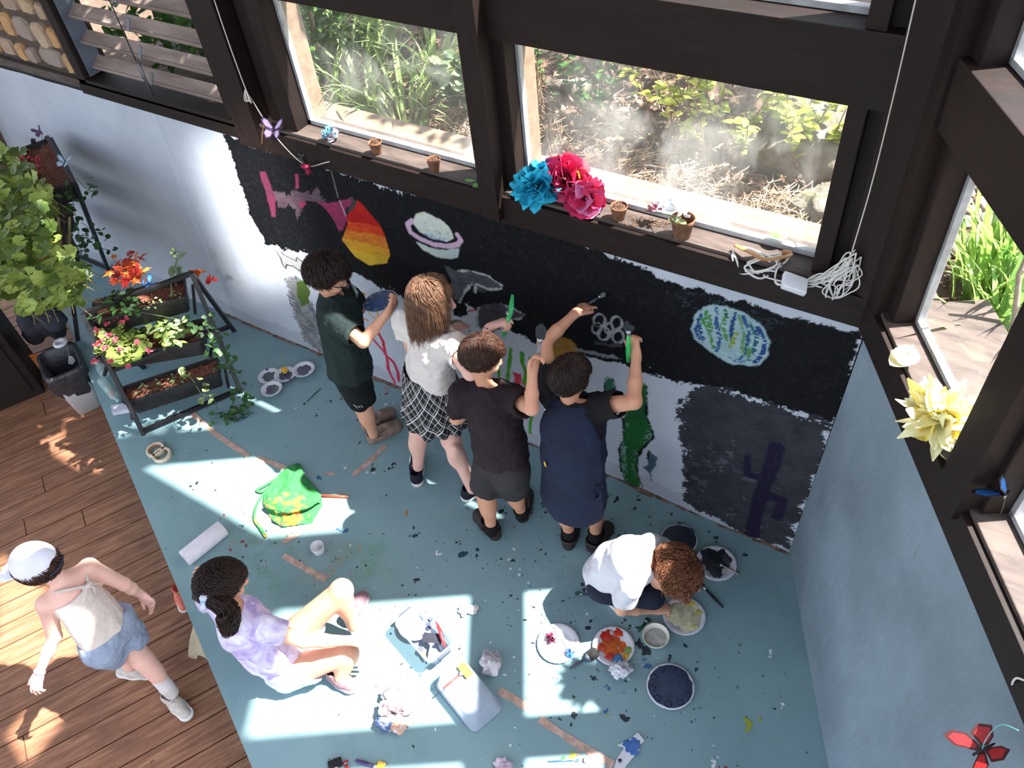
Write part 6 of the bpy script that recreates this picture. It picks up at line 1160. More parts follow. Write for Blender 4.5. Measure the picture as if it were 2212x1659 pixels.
butterfly(at(323, 613, .86), V(.3, .9, .1), V(.1, -.3, 1), 1.3, (60, 150, 220), (24, 54, 110), 'bright blue butterfly beside the orange leaf bunch', [at(326, 630, .7), at(328, 640, .68)])
butterfly(at(378, 546, .98), V(.4, .6, .5), V(.4, -.5, .5), .9, (110, 130, 60), (30, 40, 84), 'small dark olive and blue butterfly on a wire above the top front trough', [at(383, 575, .85), at(385, 590, .7)])
butterfly(at(190, 598, .9), V(.2, .9, .2), V(.2, -.3, 1), 1., (190, 210, 196), (90, 120, 90), 'pale mint butterfly left of the orange leaves', [at(192, 620, .75)])
butterfly(at(392, 697, .68), V(.7, -.5, 0), V(.1, -.2, 1), 1.3, (196, 214, 150), (70, 96, 50), 'pale green butterfly resting on the variegated plant', [at(388, 708, .6)])
# dark cabinet, bin and bits at the left
bm = BM(); cA, cB = at(-40, 905, DZ if 'DZ' in globals() else -.3), at(98, 848, -.3); d = unit(cB-cA); s = V(-d[1], d[0], 0); box(bm, (cA+cB)/2-d*.25+s*.2+V(0, 0, .36), (np.linalg.norm(cB-cA)/2+.25, .2, .36), [d, s, UP], bev=.006); e = empty('cabinet', (cA+cB)/2+s*.2, 'dark brown wooden cabinet on the deck under the geranium', 'cabinet'); obj('carcass', bm, WOODX, e, smooth=False)
bm = BM(); box(bm, (cA+cB)/2+s*-.006+V(0, 0, .34), (np.linalg.norm(cB-cA)/2-.05, .006, .28), [d, s, UP], bev=.003); obj('door', bm, WOODV, e, smooth=False)
v_, f_ = sdf_geo([C(at(70, 655, .45), at(118, 690, .30), .075, .07, k=.04), C(at(90, 690, .25), at(120, 712, .0), .07, .06, k=.05), C(at(60, 690, .3), at(75, 720, .0), .06, .07, k=.05)], .009, None, folds(V(1, 0, 0), .015, 9, 3)); tag(from_np('black_bag', v_, f_, M('blue black cloth', (38, 40, 52), (26, 27, 36), rough=.85, scale=8)), 'blue-black cloth bag hanging behind the bin beside the cabinet', 'bag')
e = empty('waste_bin', at(178, 872, -.3), 'white rectangular waste bin with grey liner standing on the deck', 'bin'); bc = at(182, 880, -.3)+V(-.03, .05, 0); bm = BM(); a1 = V(.905, -.41, 0); a2 = V(.41, .905, 0)
def rr2(bm, c, l, w, z, r=.03, n=4, jit=0):
    out = []
    for (sx, sy, a0) in ((1, 1, 0), (-1, 1, 90), (-1, -1, 180), (1, -1, 270)):
        for i in range(n): a = math.radians(a0+90*i/(n-1)); out.append(bm.verts.new(c+a1*(sx*(l/2-r)+r*math.cos(a)+random.uniform(-jit, jit))+a2*(sy*(w/2-r)+r*math.sin(a)+random.uniform(-jit, jit))+UP*(z+random.uniform(-jit, jit))))
    return out
def bridge(bm, rr):
    for a, c in zip(rr, rr[1:]):
        for i in range(len(a)): j = (i+1) % len(a); bm.faces.new((a[i], a[j], c[j], c[i]))
rr = [rr2(bm, bc, .22, .16, 0), rr2(bm, bc, .29, .22, .36), rr2(bm, bc, .30, .23, .38), rr2(bm, bc, .28, .21, .38), rr2(bm, bc, .21, .15, .01)]; bridge(bm, rr); bm.faces.new(rr[0][::-1]); bm.faces.new(rr[-1]); obj('body', bm, M('white plastic', (206, 206, 208), rough=.4, bump=0), e)
bm = BM(); rr = [rr2(bm, bc, .262, .20, .17, .05, 6, .014), rr2(bm, bc, .285, .225, .24, .05, 6, .012), rr2(bm, bc, .30, .24, .31, .05, 6, .012), rr2(bm, bc, .325, .25, .37, .05, 6, .008), rr2(bm, bc, .31, .24, .392, .05, 6, .005), rr2(bm, bc, .27, .2, .385, .05, 6, .006), rr2(bm, bc, .25, .18, .25, .05, 6, .01), rr2(bm, bc, .16, .1, .12, .05, 6, .02)]; bridge(bm, rr); bm.faces.new(rr[-1]); obj('liner', bm, M('grey bin liner', (58, 56, 60), (40, 39, 44), rough=.35, scale=20, bump=.5, bdist=.01), e)
bm = BM(); lathe(bm, [(0, .012), (.02, .012), (.022, .016), (.042, .016), (.046, .008), (.046, 0), (0, 0)], at(131, 742, .12), 24); tag(obj('jar_lid', bm, M('pale lid', (206, 204, 206), rough=.4, bump=0)), 'round white lid with raised rim beside the bin', 'lid')
bm = BM(); slab(bm, [at(62, 768, -.05), at(84, 764, -.05), at(94, 790, -.12), at(92, 806, -.14)], (0, 0, .004)); tag(obj('orange_card', bm, M('orange card', (196, 112, 40), (170, 90, 30)), smooth=False), 'orange card sticking out between cabinet and bin', 'card')
CLP = NT('clear plastic'); a_ = CLP.new('ShaderNodeBsdfTransparent'); a_.inputs[0].default_value = (.9, .95, .93, 1); m_ = CLP.new('ShaderNodeMixShader'); m_.inputs[0].default_value = .35; CLP.base((206, 220, 216)); CLP.set(Roughness=.15); CLP.l.new(a_.outputs[0], m_.inputs[1]); CLP.l.new(CLP.b.outputs[0], m_.inputs[2]); CLP.l.new(m_.outputs[0], CLP.out.inputs[0]); CLP = CLP.m
for i, (u, v, du, dv) in enumerate(((218, 822, 26, 30), (232, 838, 22, 26), (228, 812, -8, -12))):
    bm = BM(); a = at(u, v, .035); b_ = at(u+du, v+dv, .035); b_ = a+unit(b_-a)*.17; ax = unit(b_-a); s1, s2 = frame(ax); lathe(bm, [(0, 0), (.026, .002), (.028, .01), (.028, .05), (.026, .055), (.028, .06), (.027, .11), (.012, .14), (.011, .155), (0, .155)], a, 20, [s1, s2, ax]); e = empty('plastic_bottle', a, ('clear plastic bottle lying nearest the edge of the blue floor', 'clear plastic bottle lying against the lowest trough', 'clear plastic bottle half hidden behind the others under the stand')[i], 'bottle'); obj('bottle', bm, CLP, e)
    bm = BM(); lathe(bm, [(0, .168), (.013, .168), (.013, .152), (0, .152)], a, 16, [s1, s2, ax]); obj('cap', bm, M(('orange cap', 'pale blue cap', 'white cap')[i], ((206, 110, 60), (150, 190, 200), (210, 210, 210))[i], bump=0), e)
bm = BM(); slab(bm, [at(244, 882, .004), at(246, 898, .004), at(282, 891, .004), at(279, 877, .004)], (0, 0, .03)); tag(obj('paper_packet', bm, M('white packet paper', (214, 212, 222), (190, 188, 200)), smooth=False), 'small white paper packet on the floor under the front stand', 'packet')
# ---------------------------------------------------------------- painting things on the floor
def mcol(n, c, c2=None, rough=.5, **k): return M(n, c, c2, rough=rough, bump=k.pop('bump', .08), **k)
PLW = mcol('white coated paper', (214, 214, 220), (200, 200, 208), scale=20)
def blob_poly(c, r, n=22, rag=.3, seed=1, ax=None):
    R = random.Random(seed); ax = np.eye(3) if ax is None else ax; ph = [R.uniform(0, 6.28) for _ in range(4)]
    return [np.array(c)+(ax[0]*math.cos(a)+ax[1]*math.sin(a))*r*(1+rag*(.5*math.sin(3*a+ph[0])+.35*math.sin(5*a+ph[1])+.3*math.sin(8*a+ph[2])+.2*math.sin(13*a+ph[3]))) for a in np.linspace(0, 2*math.pi, n, endpoint=False)]
def paint_blob(parent, c, r, col, rag=.3, seed=1, th=.0016, ax=None, c2=None, name='paint'):
    bm = BM(); ax = np.eye(3) if ax is None else np.array(ax); P = blob_poly(c, r, 56, rag*.55, seed, ax); n = ax[2]; a = [bm.verts.new(p) for p in P]; b = [bm.verts.new(np.array(c)+(p-np.array(c))*.86+n*th) for p in P]; cv = bm.verts.new(np.array(c)+n*th*1.3)
    for i in range(56): j = (i+1) % 56; bm.faces.new((a[i], a[j], b[j], b[i])); bm.faces.new((b[i], b[j], cv))
    return obj(name, bm, M('wet paint %d %d %d' % col, col, c2 or tuple(x*.75 for x in col), rough=.35, scale=26, bump=.4, bdist=.003), parent)
def plate(u, v, r, label, paints, group='paper paint plates', z=0., tilt=None, c=None, wells=0, wellc=None):
    c = at(u, v, z+.008) if c is None else np.array(c, float); c = V(c[0], c[1], c[2]-.008); ax = np.eye(3)
    if tilt is not None: n = unit(tilt); s, w_ = frame(n); ax = np.array([s, np.cross(n, s), n])
    e = empty('paint_plate', c, label, 'plate', group); bm = BM(); wob_ = lambda a, j: .006*math.sin(a*24) if j in (4, 5, 6) else 0
    lathe(bm, [(0, .001), (r*.62, .001), (r*.70, .004), (r*.86, .010), (r, .012), (r*.99, .0135), (r*.86, .0116), (r*.69, .006), (r*.61, .0028), (0, .0028)][::1], c, 72, ax, wob=wob_); obj('plate', bm, PLW, e)
    for i, (dx, dy, pr, col, rag) in enumerate(paints): paint_blob(e, c+ax[0]*dx*r+ax[1]*dy*r+ax[2]*(.003 if math.hypot(dx, dy)+pr < .72 else .0125), pr*r, col, rag, seed=int(u)+i, ax=ax)
    if wells:
        for i in range(wells):
            a = 2*math.pi*i/wells; bm = BM(); q = c+ax[0]*r*.78*math.cos(a)+ax[1]*r*.78*math.sin(a)+ax[2]*.0115; lathe(bm, [(r*.13, .001), (r*.15, .004), (r*.11, .003), (r*.06, -.0), (0, -.001)][::-1], q, 16, ax); obj('well', bm, wellc, e)
    return e
DK = (44, 46, 56); GR_ = (104, 106, 116)
plate(581, 812, .068, 'leftmost grey-painted plate in the overlapping row by the ivy', [(0, 0, .62, (92, 94, 104), .35), (-.7, .5, .12, (20, 20, 24), .2)], z=0)
plate(616, 809, .068, 'middle grey-painted plate with a yellow-tipped brush across it', [(0, 0, .62, (70, 72, 88), .35)], z=.010)
plate(656, 798, .070, 'rightmost plate of the row with a ragged grey paint patch', [(0, 0, .66, (84, 86, 98), .5)], z=.018)
plate(587, 840, .066, 'grey-painted plate lying below the row of three', [(.05, 0, .66, (96, 98, 110), .4), (.2, .5, .1, (60, 120, 70), .2)], z=.014)
plate(1467, 1166, .088, 'plate covered in dark slate paint closest to the wall', [(0, 0, .98, (50, 54, 68), .12)])
plate(1547, 1217, .096, 'white plate smeared with black paint under a foam brush', [(-.1, .1, .72, (46, 48, 58), .5), (.3, .4, .3, (70, 72, 84), .3), (.2, -.5, .3, (54, 56, 66), .3)])
plate(1478, 1331, .096, 'plate of pale yellow paint under the hand of the crouching child', [(0, 0, .78, (214, 208, 172), .4), (0, .7, .24, (226, 200, 110), .3), (.5, .45, .2, (216, 200, 130), .3), (.6, -.3, .2, (214, 204, 140), .3)])
plate(1325, 1396, .094, 'plate of orange and red paint with blue and green dabs', [(0, 0, .55, (222, 104, 44), .35), (-.5, .3, .3, (200, 50, 34), .5), (-.1, .7, .22, (210, 60, 36), .5), (-.45, -.35, .2, (208, 70, 40), .5), (.1, -.55, .2, (206, 60, 40), .4), (.5, -.5, .25, (70, 140, 200), .4), (.7, .15, .18, (150, 180, 90), .3), (.75, -.15, .14, (226, 190, 40), .3), (0, 0, .10, (150, 150, 70), .3), (-.4, .55, .12, (222, 214, 218), .2)])
plate(1448, 1483, .102, 'deep blue painted palette with a ring of round wells', [(0, 0, .93, (34, 52, 84), .08), (0, 0, .36, (70, 92, 128), .3)], wells=10, wellc=mcol('navy paint', (22, 34, 60)))
plate(1206, 1390, .096, 'plain white plate almost lost in the sunlight', [(.6, .5, .02, (40, 50, 60), .3)])
def rod(bm, a, b, r, r2=None, mi=0, seg=10): tube(bm, [np.array(a, float), (np.array(a, float)+np.array(b, float))/2, np.array(b, float)], [r, r if r2 is None else (r+r2)/2, r if r2 is None else r2], seg, mi)
def brush(a, b, label, hc, tc, r=.004, head=.18, hw=1.6, flat=.5, cat='paintbrush', ferr=True, group=None, name='paintbrush', foam=False):
    """a handle end, b tip"""
    a, b = np.array(a, float), np.array(b, float); d = unit(b-a); L = np.linalg.norm(b-a); e = empty(name, a, label, cat, group); bm = BM(); k = a+d*L*(1-head-.10); tube(bm, [a, a+d*.006, a+d*L*.3, k], [r*.5, r*.8, r*1.15, r*.75], 8); obj('handle', bm, mcol('handle %d %d %d' % hc, hc, rough=.35), e)
    if ferr: bm = BM(); rod(bm, k, a+d*L*(1-head), r*.85, r*hw*.8); obj('ferrule', bm, mcol('steel ferrule', (170, 172, 176), rough=.3, metal=.7), e)
    s = unit(np.cross(d, UP)); u = np.cross(s, d); h0 = a+d*L*(1-head)
    if foam: bm = BM(); hwid = r*hw*2; box(bm, (h0+b)/2, (L*head/2, hwid, .006), [d, s, u], bev=.002); obj('foam_head', bm, mcol('foam %d %d %d' % tc, tc, rough=.9, scale=40), e)
    else:
        bm = BM(); R = random.Random(int(a[0]*1000)); 
        for i in range(46): o = R.uniform(-1, 1); q = h0+s*o*r*hw; tube(bm, [q, q+d*L*head*.6+s*o*r*.6, b+s*o*r*.9*hw-d*abs(o)*L*head*.2+u*R.uniform(-.001, .001)], [r*.35, r*.4, r*.1], 4, cap=False)
        obj('bristles', bm, mcol('bristle %d %d %d' % tc, tc, rough=.8), e)
    return e
brush(at(630, 826, .024), at(612, 795, .03), 'foam brush with yellow collar lying on the grey plate', (60, 56, 90), (226, 170, 30), .005, .3, foam=True)
brush(at(694, 838, .004), at(655, 874, .004), 'thin dark green paintbrush on the floor beside the plates', (24, 64, 52), (30, 40, 40), .0025, .1)
brush(at(1597, 1241, .006), at(1534, 1208, .022), 'foam brush with pale wooden handle lying across the black-smeared plate', (150, 130, 116), (24, 24, 30), .006, .34, foam=True)
brush(at(1562, 1313, .006), at(1503, 1250, .006), 'black-handled brush with silver ferrule between two plates', (20, 26, 34), (26, 26, 30), .006, .28)
brush(at(1231, 1444, .006), at(1294, 1404, .03), 'wide black bristle brush resting against the orange plate', (70, 70, 84), (16, 16, 20), .006, .36, 4.)
brush(at(1302, 1290, .005), at(1241, 1281, .005), 'dark blue paintbrush with green tip beside the crouching child', (34, 38, 64), (60, 96, 80), .0045, .2)
brush(at(1290, 1279, .005), at(1258, 1274, .005), 'short dark paintbrush just above the blue one', (26, 28, 40), (30, 34, 44), .004, .2)
brush(at(1378, 1365, .005), at(1402, 1335, .006), 'dark green brush handle between plate and child', (24, 74, 52), (20, 60, 44), .006, .2)
brush(at(1352, 1428, .017), at(1330, 1390, .024), 'thin orange wooden brush lying on the orange paint plate', (200, 120, 50), (180, 90, 40), .003, .2)
brush(at(1183, 1645, .004), at(1252, 1642, .004), 'thin bright blue paintbrush at the bottom of the picture', (36, 84, 160), (60, 90, 130), .003, .12)
brush(at(512, 912, .004), at(548, 892, .004), 'thin blue stick lying in the sun by the ivy end', (50, 100, 170), (60, 90, 140), .0025, .1)
brush(at(752, 1668, .006), at(745, 1643, .006), 'red brush handle at the bottom edge', (190, 34, 34), (180, 30, 30), .006, .2)
brush(at(728, 1672, .01), at(722, 1640, .012), 'black foam brush at the bottom edge left of the red one', (30, 28, 34), (18, 18, 22), .009, .6, foam=True)
brush(at(768, 1642, .008), at(828, 1662, .008), 'foam brush with purple handle and yellow head at the bottom edge', (66, 48, 100), (236, 190, 70), .008, .25, foam=True)
bm = BM(); a, b_ = at(695, 1071, .006), at(750, 1073, .006); rod(bm, a, b_, .0075, seg=6); e = empty('pencil', a, 'thick orange-red pencil beside the green apron', 'pencil'); obj('barrel', bm, mcol('orange red lacquer', (206, 70, 36), rough=.35), e); bm = BM(); d = unit(b_-a); rod(bm, b_, b_+d*.014, .0072, .002, seg=6); obj('tip', bm, mcol('bare wood tip', (196, 150, 120)), e)
# tape rolls
for i, (u, v, z) in enumerate(((338, 975, 0), (352, 986, .012))):
    bm = BM(); lathe(bm, [(.038, 0), (.052, 0), (.053, .002), (.053, .022), (.052, .024), (.038, .024), (.0375, .012), (.038, 0)], at(u, v, 0)+V(0, 0, 0), 40); e = empty('tape_roll', at(u, v), ('cream roll of masking tape in the sun, farther of the two', 'cream roll of masking tape in the sun, nearer the camera')[i], 'tape'); obj('tape', bm, mcol('cream crepe tape', (206, 190, 166)), e)
    bm = BM(); lathe(bm, [(.0355, .001), (.0375, .001), (.0375, .023), (.0355, .023), (.0355, .001)], at(u, v), 40); obj('core', bm, mcol('card core', (150, 110, 84)), e)
# masking tape strips stuck to the floor
ST = [((415, 893), (470, 940), (537, 985)), ((555, 988), (600, 1005), (642, 1024)), ((832, 962), (795, 1000), (762, 1026)), ((612, 1200), (660, 1228), (704, 1252)), ((648, 1150), (630, 1160), (612, 1172)), ((1078, 1492), (1108, 1508), (1140, 1531)), ((1165, 1553), (1240, 1602), (1325, 1652)), ((700, 1022), (712, 1023), (724, 1025))]
for i, s_ in enumerate(ST):
    P = spline([at(*q, .002) for q in s_], 6); bm = BM(); prev = None; R = random.Random(i)
    for j, p in enumerate(P):
        d = unit(P[min(j+1, len(P)-1)]-P[max(j-1, 0)]); s = V(-d[1], d[0], 0); w = .017*R.uniform(.75, 1.1)*(.6 if i == 7 else 1); q = [bm.verts.new(p+s*w), bm.verts.new(p-s*w), bm.verts.new(p-s*w-V(0, 0, .0015)), bm.verts.new(p+s*w-V(0, 0, .0015))]
        if prev:
            for k in range(4): bm.faces.new((prev[k], prev[(k+1) % 4], q[(k+1) % 4], q[k]))
        prev = q
    tag(obj('masking_tape_strip', bm, M('pinkish worn tape', (196, 166, 150), (160, 134, 122), scale=26, bump=.2), smooth=False), ('pinkish worn tape strip beginning under the front stand', 'pinkish worn tape strip running under the green apron', 'tape strip with a white paint dab below the tan clogs', 'tape strip near the knee of the seated girl', 'short tape strip just below the green apron', 'tape strip between the two big sun patches', 'long tape strip leading to the bottom edge', 'tiny tape scrap between apron and clogs')[i], 'tape', 'masking tape strips on the blue floor')
# paper towel roll
a, b_ = at(398, 1207, .045), at(482, 1140, .045); d = unit(b_-a); s1, s2 = frame(d); L = np.linalg.norm(b_-a); bm = BM(); lathe(bm, [(.018, 0), (.044, 0), (.046, .003), (.046, L-.003), (.044, L), (.018, L), (.018, 0)], a, 40, [s1, s2, d]); e = empty('paper_towel_roll', a, 'white roll of paper towel lying on the blue floor', 'paper towel'); obj('towel', bm, mcol('white tissue', (222, 218, 224), (210, 206, 214), rough=.9, scale=40, bump=.3), e); bm = BM(); lathe(bm, [(.016, .001), (.018, .001), (.018, L-.001), (.016, L-.001), (.016, .001)], a, 30, [s1, s2, d]); obj('core', bm, mcol('card core', (150, 110, 84)), e)
# green apron crumpled on the floor
AP = [(615, 1012), (648, 1000), (662, 1030), (690, 1062), (697, 1072), (698, 1095), (675, 1132), (610, 1142), (590, 1130), (566, 1090), (572, 1065), (590, 1040)]
gp_ = [at(*p, .0) for p in AP]; cen = sum(gp_)/len(gp_); xs_ = np.linspace(min(p[0] for p in gp_), max(p[0] for p in gp_), 90); ys_ = np.linspace(min(p[1] for p in gp_), max(p[1] for p in gp_), 90); pl2 = [(p[0], p[1]) for p in gp_]
def pdist(x, y):
    d = 9
    for i in range(len(pl2)):
        a, b = np.array(pl2[i]), np.array(pl2[(i+1) % len(pl2)]); e_ = b-a; t = min(1, max(0, np.dot((x, y)-a, e_)/e_.dot(e_))); d = min(d, np.linalg.norm((x, y)-a-t*e_))
    return d
bm = BM(); G = {}
for i, x in enumerate(xs_):
    for j, y in enumerate(ys_):
        if inpoly((x, y), pl2):
            dd = pdist(x, y); h = .004+.045*(1-math.exp(-dd/.045)); h *= .75+.35*float(fnoise(V(x, y, 1)*V(1, 1.7, 1), 9, 2)); h += .010*abs(float(fnoise(V(x+y*.5, y-x*.3, 3), 16, 2))); G[i, j] = bm.verts.new((x, y, max(.003, h)))
for (i, j) in list(G):
    q = [G.get(k) for k in ((i, j), (i+1, j), (i+1, j+1), (i, j+1))]
    if all(q): bm.faces.new(q)
ge = at(630, 1100); t = NT('green apron cloth'); co_ = t.coords(); c = t.ramp(t.noise(co_, 5, 3), [(.3, (42, 118, 60)), (.7, (54, 134, 70))]); vd = t.new('ShaderNodeVectorMath', operation='DISTANCE'); t.l.new(co_, vd.inputs[0]); vd.inputs[1].default_value = tuple(at(610, 1125)); near = t.step(vd.outputs['Value'], .17, .10)
c = t.mix(t.math('MULTIPLY', near, t.step(t.noise(co_, 22, 4), .53, .56)), c, (214, 164, 40)); c = t.mix(t.math('MULTIPLY', near, t.step(t.noise(t.mapping(co_, loc=(3, 1, 0)), 34, 4), .60, .62)), c, (196, 70, 50)); t.base(c); t.set(Roughness=.85); t.bump(t.noise(co_, 260, 2), .3, .001)
e = empty('apron', cen, 'green paint-spattered apron crumpled on the blue floor', 'apron'); o = obj('cloth', bm, t.m, e); md = o.modifiers.new('t', 'SOLIDIFY'); md.thickness = .003; md = o.modifiers.new('s', 'SUBSURF'); md.levels = md.render_levels = 1
for s_ in ([(600, 1035), (575, 1060), (555, 1090), (550, 1120), (562, 1140), (575, 1160)], [(605, 1030), (585, 1048), (566, 1062), (555, 1058), (570, 1050), (600, 1032)]):
    bm = BM(); tube(bm, spline([at(*q, .012) for q in s_], 6), .008, 8, flat=.25); obj('tie', bm, t.m, e)
bm = BM(); P = [at(572, 1092, .03), at(610, 1104, .058), at(650, 1100, .062), at(695, 1078, .05)]; tube(bm, spline([p for p in P], 6), [.010+.004*math.sin(i) for i in range(19)], 8, flat=.8); obj('rolled_edge', bm, t.m, e)
# cups and bowl
def cup(u, v, label, r=.035, h=.05, z=0): c = at(u, v, z); bm = BM(); lathe(bm, [(0, 0), (r*.75, 0), (r*.8, .003), (r, h), (r*.96, h), (r*.74, .006), (0, .005)], c, 32); return tag(obj('cup', bm, mcol('white plastic cup', (216, 216, 220), rough=.35, bump=0)), label, 'cup')
cup(690, 1192, 'small white cup standing in the sun below the apron', .034, .055)
c = at(1416, 1382); bm = BM(); lathe(bm, [(0, 0), (.04, 0), (.056, .03), (.060, .045), (.057, .045), (.053, .03), (.038, .005), (0, .004)], c, 40); e = empty('paint_bowl', c, 'small cream bowl with white paint between two plates', 'bowl'); obj('bowl', bm, mcol('cream bowl', (214, 210, 194), rough=.4), e); paint_blob(e, c+V(.004, -.002, .022), .046, (206, 206, 198), .05, 3)
# crumpled tissues and rags
def crumple(u, v, r, label, cols, seed, flat=.6, name='crumpled_tissue', cat='tissue', z=None):
    R = random.Random(seed); c = at(u, v, 0)+V(0, 0, r*flat*.6); bm = BM(); bmesh.ops.create_icosphere(bm, subdivisions=5, radius=1.); vv = np.array([q.co[:] for q in bm.verts]); n1 = fnoise(vv+seed, 1.1, 2); n2 = np.abs(fnoise(vv*V(1, 1.4, .8)+seed*2, 1.7, 2))
    for q, a, b in zip(bm.verts, n1, n2): p = np.array(q.co)*(1+.5*a-.42*b); q.co = Vector(p*r*V(1, 1, flat)+c)
    lo = min(q.co.z for q in bm.verts)
    for q in bm.verts: q.co.z -= lo-.001
    m = M('rag '+label[:18], cols[0], cols[1], rough=.85, scale=16, lo=.45, hi=.55, bump=.3); return tag(obj(name, bm, m), label, cat)
crumple(1338, 1455, .05, 'crumpled white tissue just below the orange plate', ((206, 206, 212), (180, 182, 190)), 3)
crumple(1063, 1442, .055, 'grey-stained crumpled tissue beside the clear box', ((206, 202, 208), (150, 146, 152)), 5)
crumple(846, 1512, .045, 'small paper ball with blue paint at the top of the rag pile', ((70, 104, 160), (206, 206, 216)), 7, .5)
crumple(862, 1534, .065, 'white and brown rag in the middle of the rag pile', ((206, 200, 206), (110, 92, 96)), 8, .5)
crumple(842, 1556, .05, 'blue-stained rag at the left of the rag pile', ((70, 90, 130), (200, 204, 214)), 9, .5)
crumple(868, 1570, .045, 'peach-stained rag at the bottom of the rag pile', ((200, 160, 136), (206, 204, 212)), 10, .5)
crumple(1085, 1657, .04, 'pinkish crumpled tissue at the bottom edge', ((200, 180, 196), (170, 150, 168)), 12, .4)
crumple(1000, 1322, .03, 'thin pale tissue scrap lying in the sun patch', ((206, 206, 206), (170, 170, 172)), 13, .25); crumple(1021, 1318, .026, 'second pale tissue scrap beside the first in the sun patch', ((206, 206, 206), (176, 176, 178)), 14, .25)
# paper bird at the bottom
PB_ = [(1378, 1582), (1392, 1600), (1384, 1608), (1380, 1622), (1352, 1655), (1345, 1672), (1322, 1672), (1332, 1640), (1348, 1616), (1333, 1610), (1360, 1598)]; bm = BM(); slab(bm, [at(*p, .004) for p in PB_], (0, 0, .002)); e = empty('paper_fish', at(1355, 1625), 'white cut paper fish with blue paint at the bottom', 'paper shape'); obj('paper', bm, PLW, e, smooth=False); paint_blob(e, at(1366, 1612, .0065), .034, (64, 116, 190), .5, 5); paint_blob(e, at(1339, 1643, .0065), .008, (60, 50, 80), .5, 6)
bm = BM(); lathe(bm, [(0, .02), (.012, .014), (.015, 0), (0, 0)], at(1268, 1643), 16); tag(obj('paint_lump', bm, mcol('white plastic', (206, 206, 208))), 'small white round blob at the end of the blue brush', 'paint lump')
# clear plastic boxes
MLK = NT('milky plastic'); a_ = MLK.new('ShaderNodeBsdfTransparent'); a_.inputs[0].default_value = (.82, .87, .92, 1); m_ = MLK.new('ShaderNodeMixShader'); m_.inputs[0].default_value = .42; MLK.base((190, 200, 214)); MLK.set(Roughness=.25); MLK.l.new(a_.outputs[0], m_.inputs[1]); MLK.l.new(MLK.b.outputs[0], m_.inputs[2]); MLK.l.new(m_.outputs[0], MLK.out.inputs[0]); MLK = MLK.m
def tub(corners, ztop, label, invert=False, name='plastic_box'):
    P = [at(u, v, ztop) for u, v in corners]; c = sum(P)/4; l = unit(P[1]-P[2]); w = unit((P[0]-P[1])-l*np.dot(P[0]-P[1], l)); Ln = abs(np.dot(P[1]-P[2], l)); Wd = abs(np.dot(P[0]-P[1], w)); e = empty(name, V(c[0], c[1], 0), label, 'box'); bm = BM(); c0 = V(c[0], c[1], 0)
    def rg(l_, w_, z, r=.03, n=5):
        out = []
        for (sx, sy, a0) in ((1, 1, 0), (-1, 1, 90), (-1, -1, 180), (1, -1, 270)):
            for i in range(n): a = math.radians(a0+90*i/(n-1)); out.append(bm.verts.new(c0+l*(sx*(l_/2-r)+r*math.cos(a))+w*(sy*(w_/2-r)+r*math.sin(a))+UP*z))
        return out
    if not invert: rr = [rg(Ln*.86, Wd*.84, .002), rg(Ln*.97, Wd*.96, ztop-.012), rg(Ln*1.05, Wd*1.07, ztop-.01), rg(Ln*1.05, Wd*1.07, ztop), rg(Ln*.98, Wd*.97, ztop), rg(Ln*.95, Wd*.93, ztop-.014), rg(Ln*.85, Wd*.82, .006)]
    else: rr = [rg(Ln*.96, Wd*.95, ztop-.004), rg(Ln*1.08, Wd*1.1, .012), rg(Ln*1.15, Wd*1.18, .012), rg(Ln*1.15, Wd*1.18, .002), rg(Ln*1.17, Wd*1.2, .002), rg(Ln*1.17, Wd*1.2, .015), rg(Ln*1.1, Wd*1.12, .016), rg(Ln, Wd, ztop-.003, .04), rg(Ln*.96, Wd*.94, ztop, .04)]
    bridge(bm, rr); bm.faces.new(rr[0][::-1]); bm.faces.new(rr[-1]); bmesh.ops.recalc_face_normals(bm, faces=bm.faces[:]); obj('box', bm, MLK, e)
    if not invert:
        for sg in (-1, 1): bm = BM(); q = c0+l*sg*Ln*.54+UP*(ztop-.012); box(bm, q, (.006, Wd*.22, .012), [l, w, UP], bev=.002); obj('handle', bm, mcol('grey clip', (70, 80, 92)), e)
    return e, c0, l, w, Ln, Wd
TB = tub([(850, 1340), (908, 1300), (985, 1384), (925, 1440)], .10, 'open milky plastic box of painting tools beside the seated girl')
T2 = tub([(936, 1455), (1000, 1420), (1078, 1512), (1015, 1560)], .09, 'upturned milky plastic box with a yellow foam brush on it', True)
bm = BM(); pc = at(900, 1345, .03); lathe(bm, [(.0, 0), (.088, 0), (.09, .003), (.088, .006), (.03, .006), (.028, .003), (0, .003)], pc, 48); e = empty('palette', pc, 'round white ten-hole palette lying in the open box', 'palette'); obj('disc', bm, mcol('white palette plastic', (206, 214, 226), rough=.3), e)
for i in range(9): a = 2*math.pi*i/9; paint_blob(e, pc+V(math.cos(a)*.066, math.sin(a)*.066, .0062), .013 if i != 2 else .007, (120, 140, 170) if i not in (0, 1, 2) else (50, 60, 84), .04, i, .0008, name='well')
paint_blob(e, pc+V(0, 0, .0062), .032, (124, 146, 176), .02, 44, .0008, name='well')
brush(at(962, 1398, .05), at(938, 1328, .105), 'red and white paintbrush leaning in the open box', (206, 44, 48), (206, 206, 214), .008, .1, 1.2); brush(at(925, 1430, .02), at(936, 1368, .05), 'black square foam brush with white handle in the open box', (196, 200, 208), (34, 36, 48), .006, .36, 3.6, foam=True); brush(at(922, 1424, .03), at(905, 1398, .03), 'short wooden-tipped tool in the corner of the open box', (170, 120, 84), (80, 84, 94), .006, .4)
brush(at(957, 1487, .10), at(1012, 1442, .10), 'foam brush with red handle and yellow-green head on the upturned box', (190, 60, 56), (196, 190, 60), .0045, .26, 3.8, foam=True)
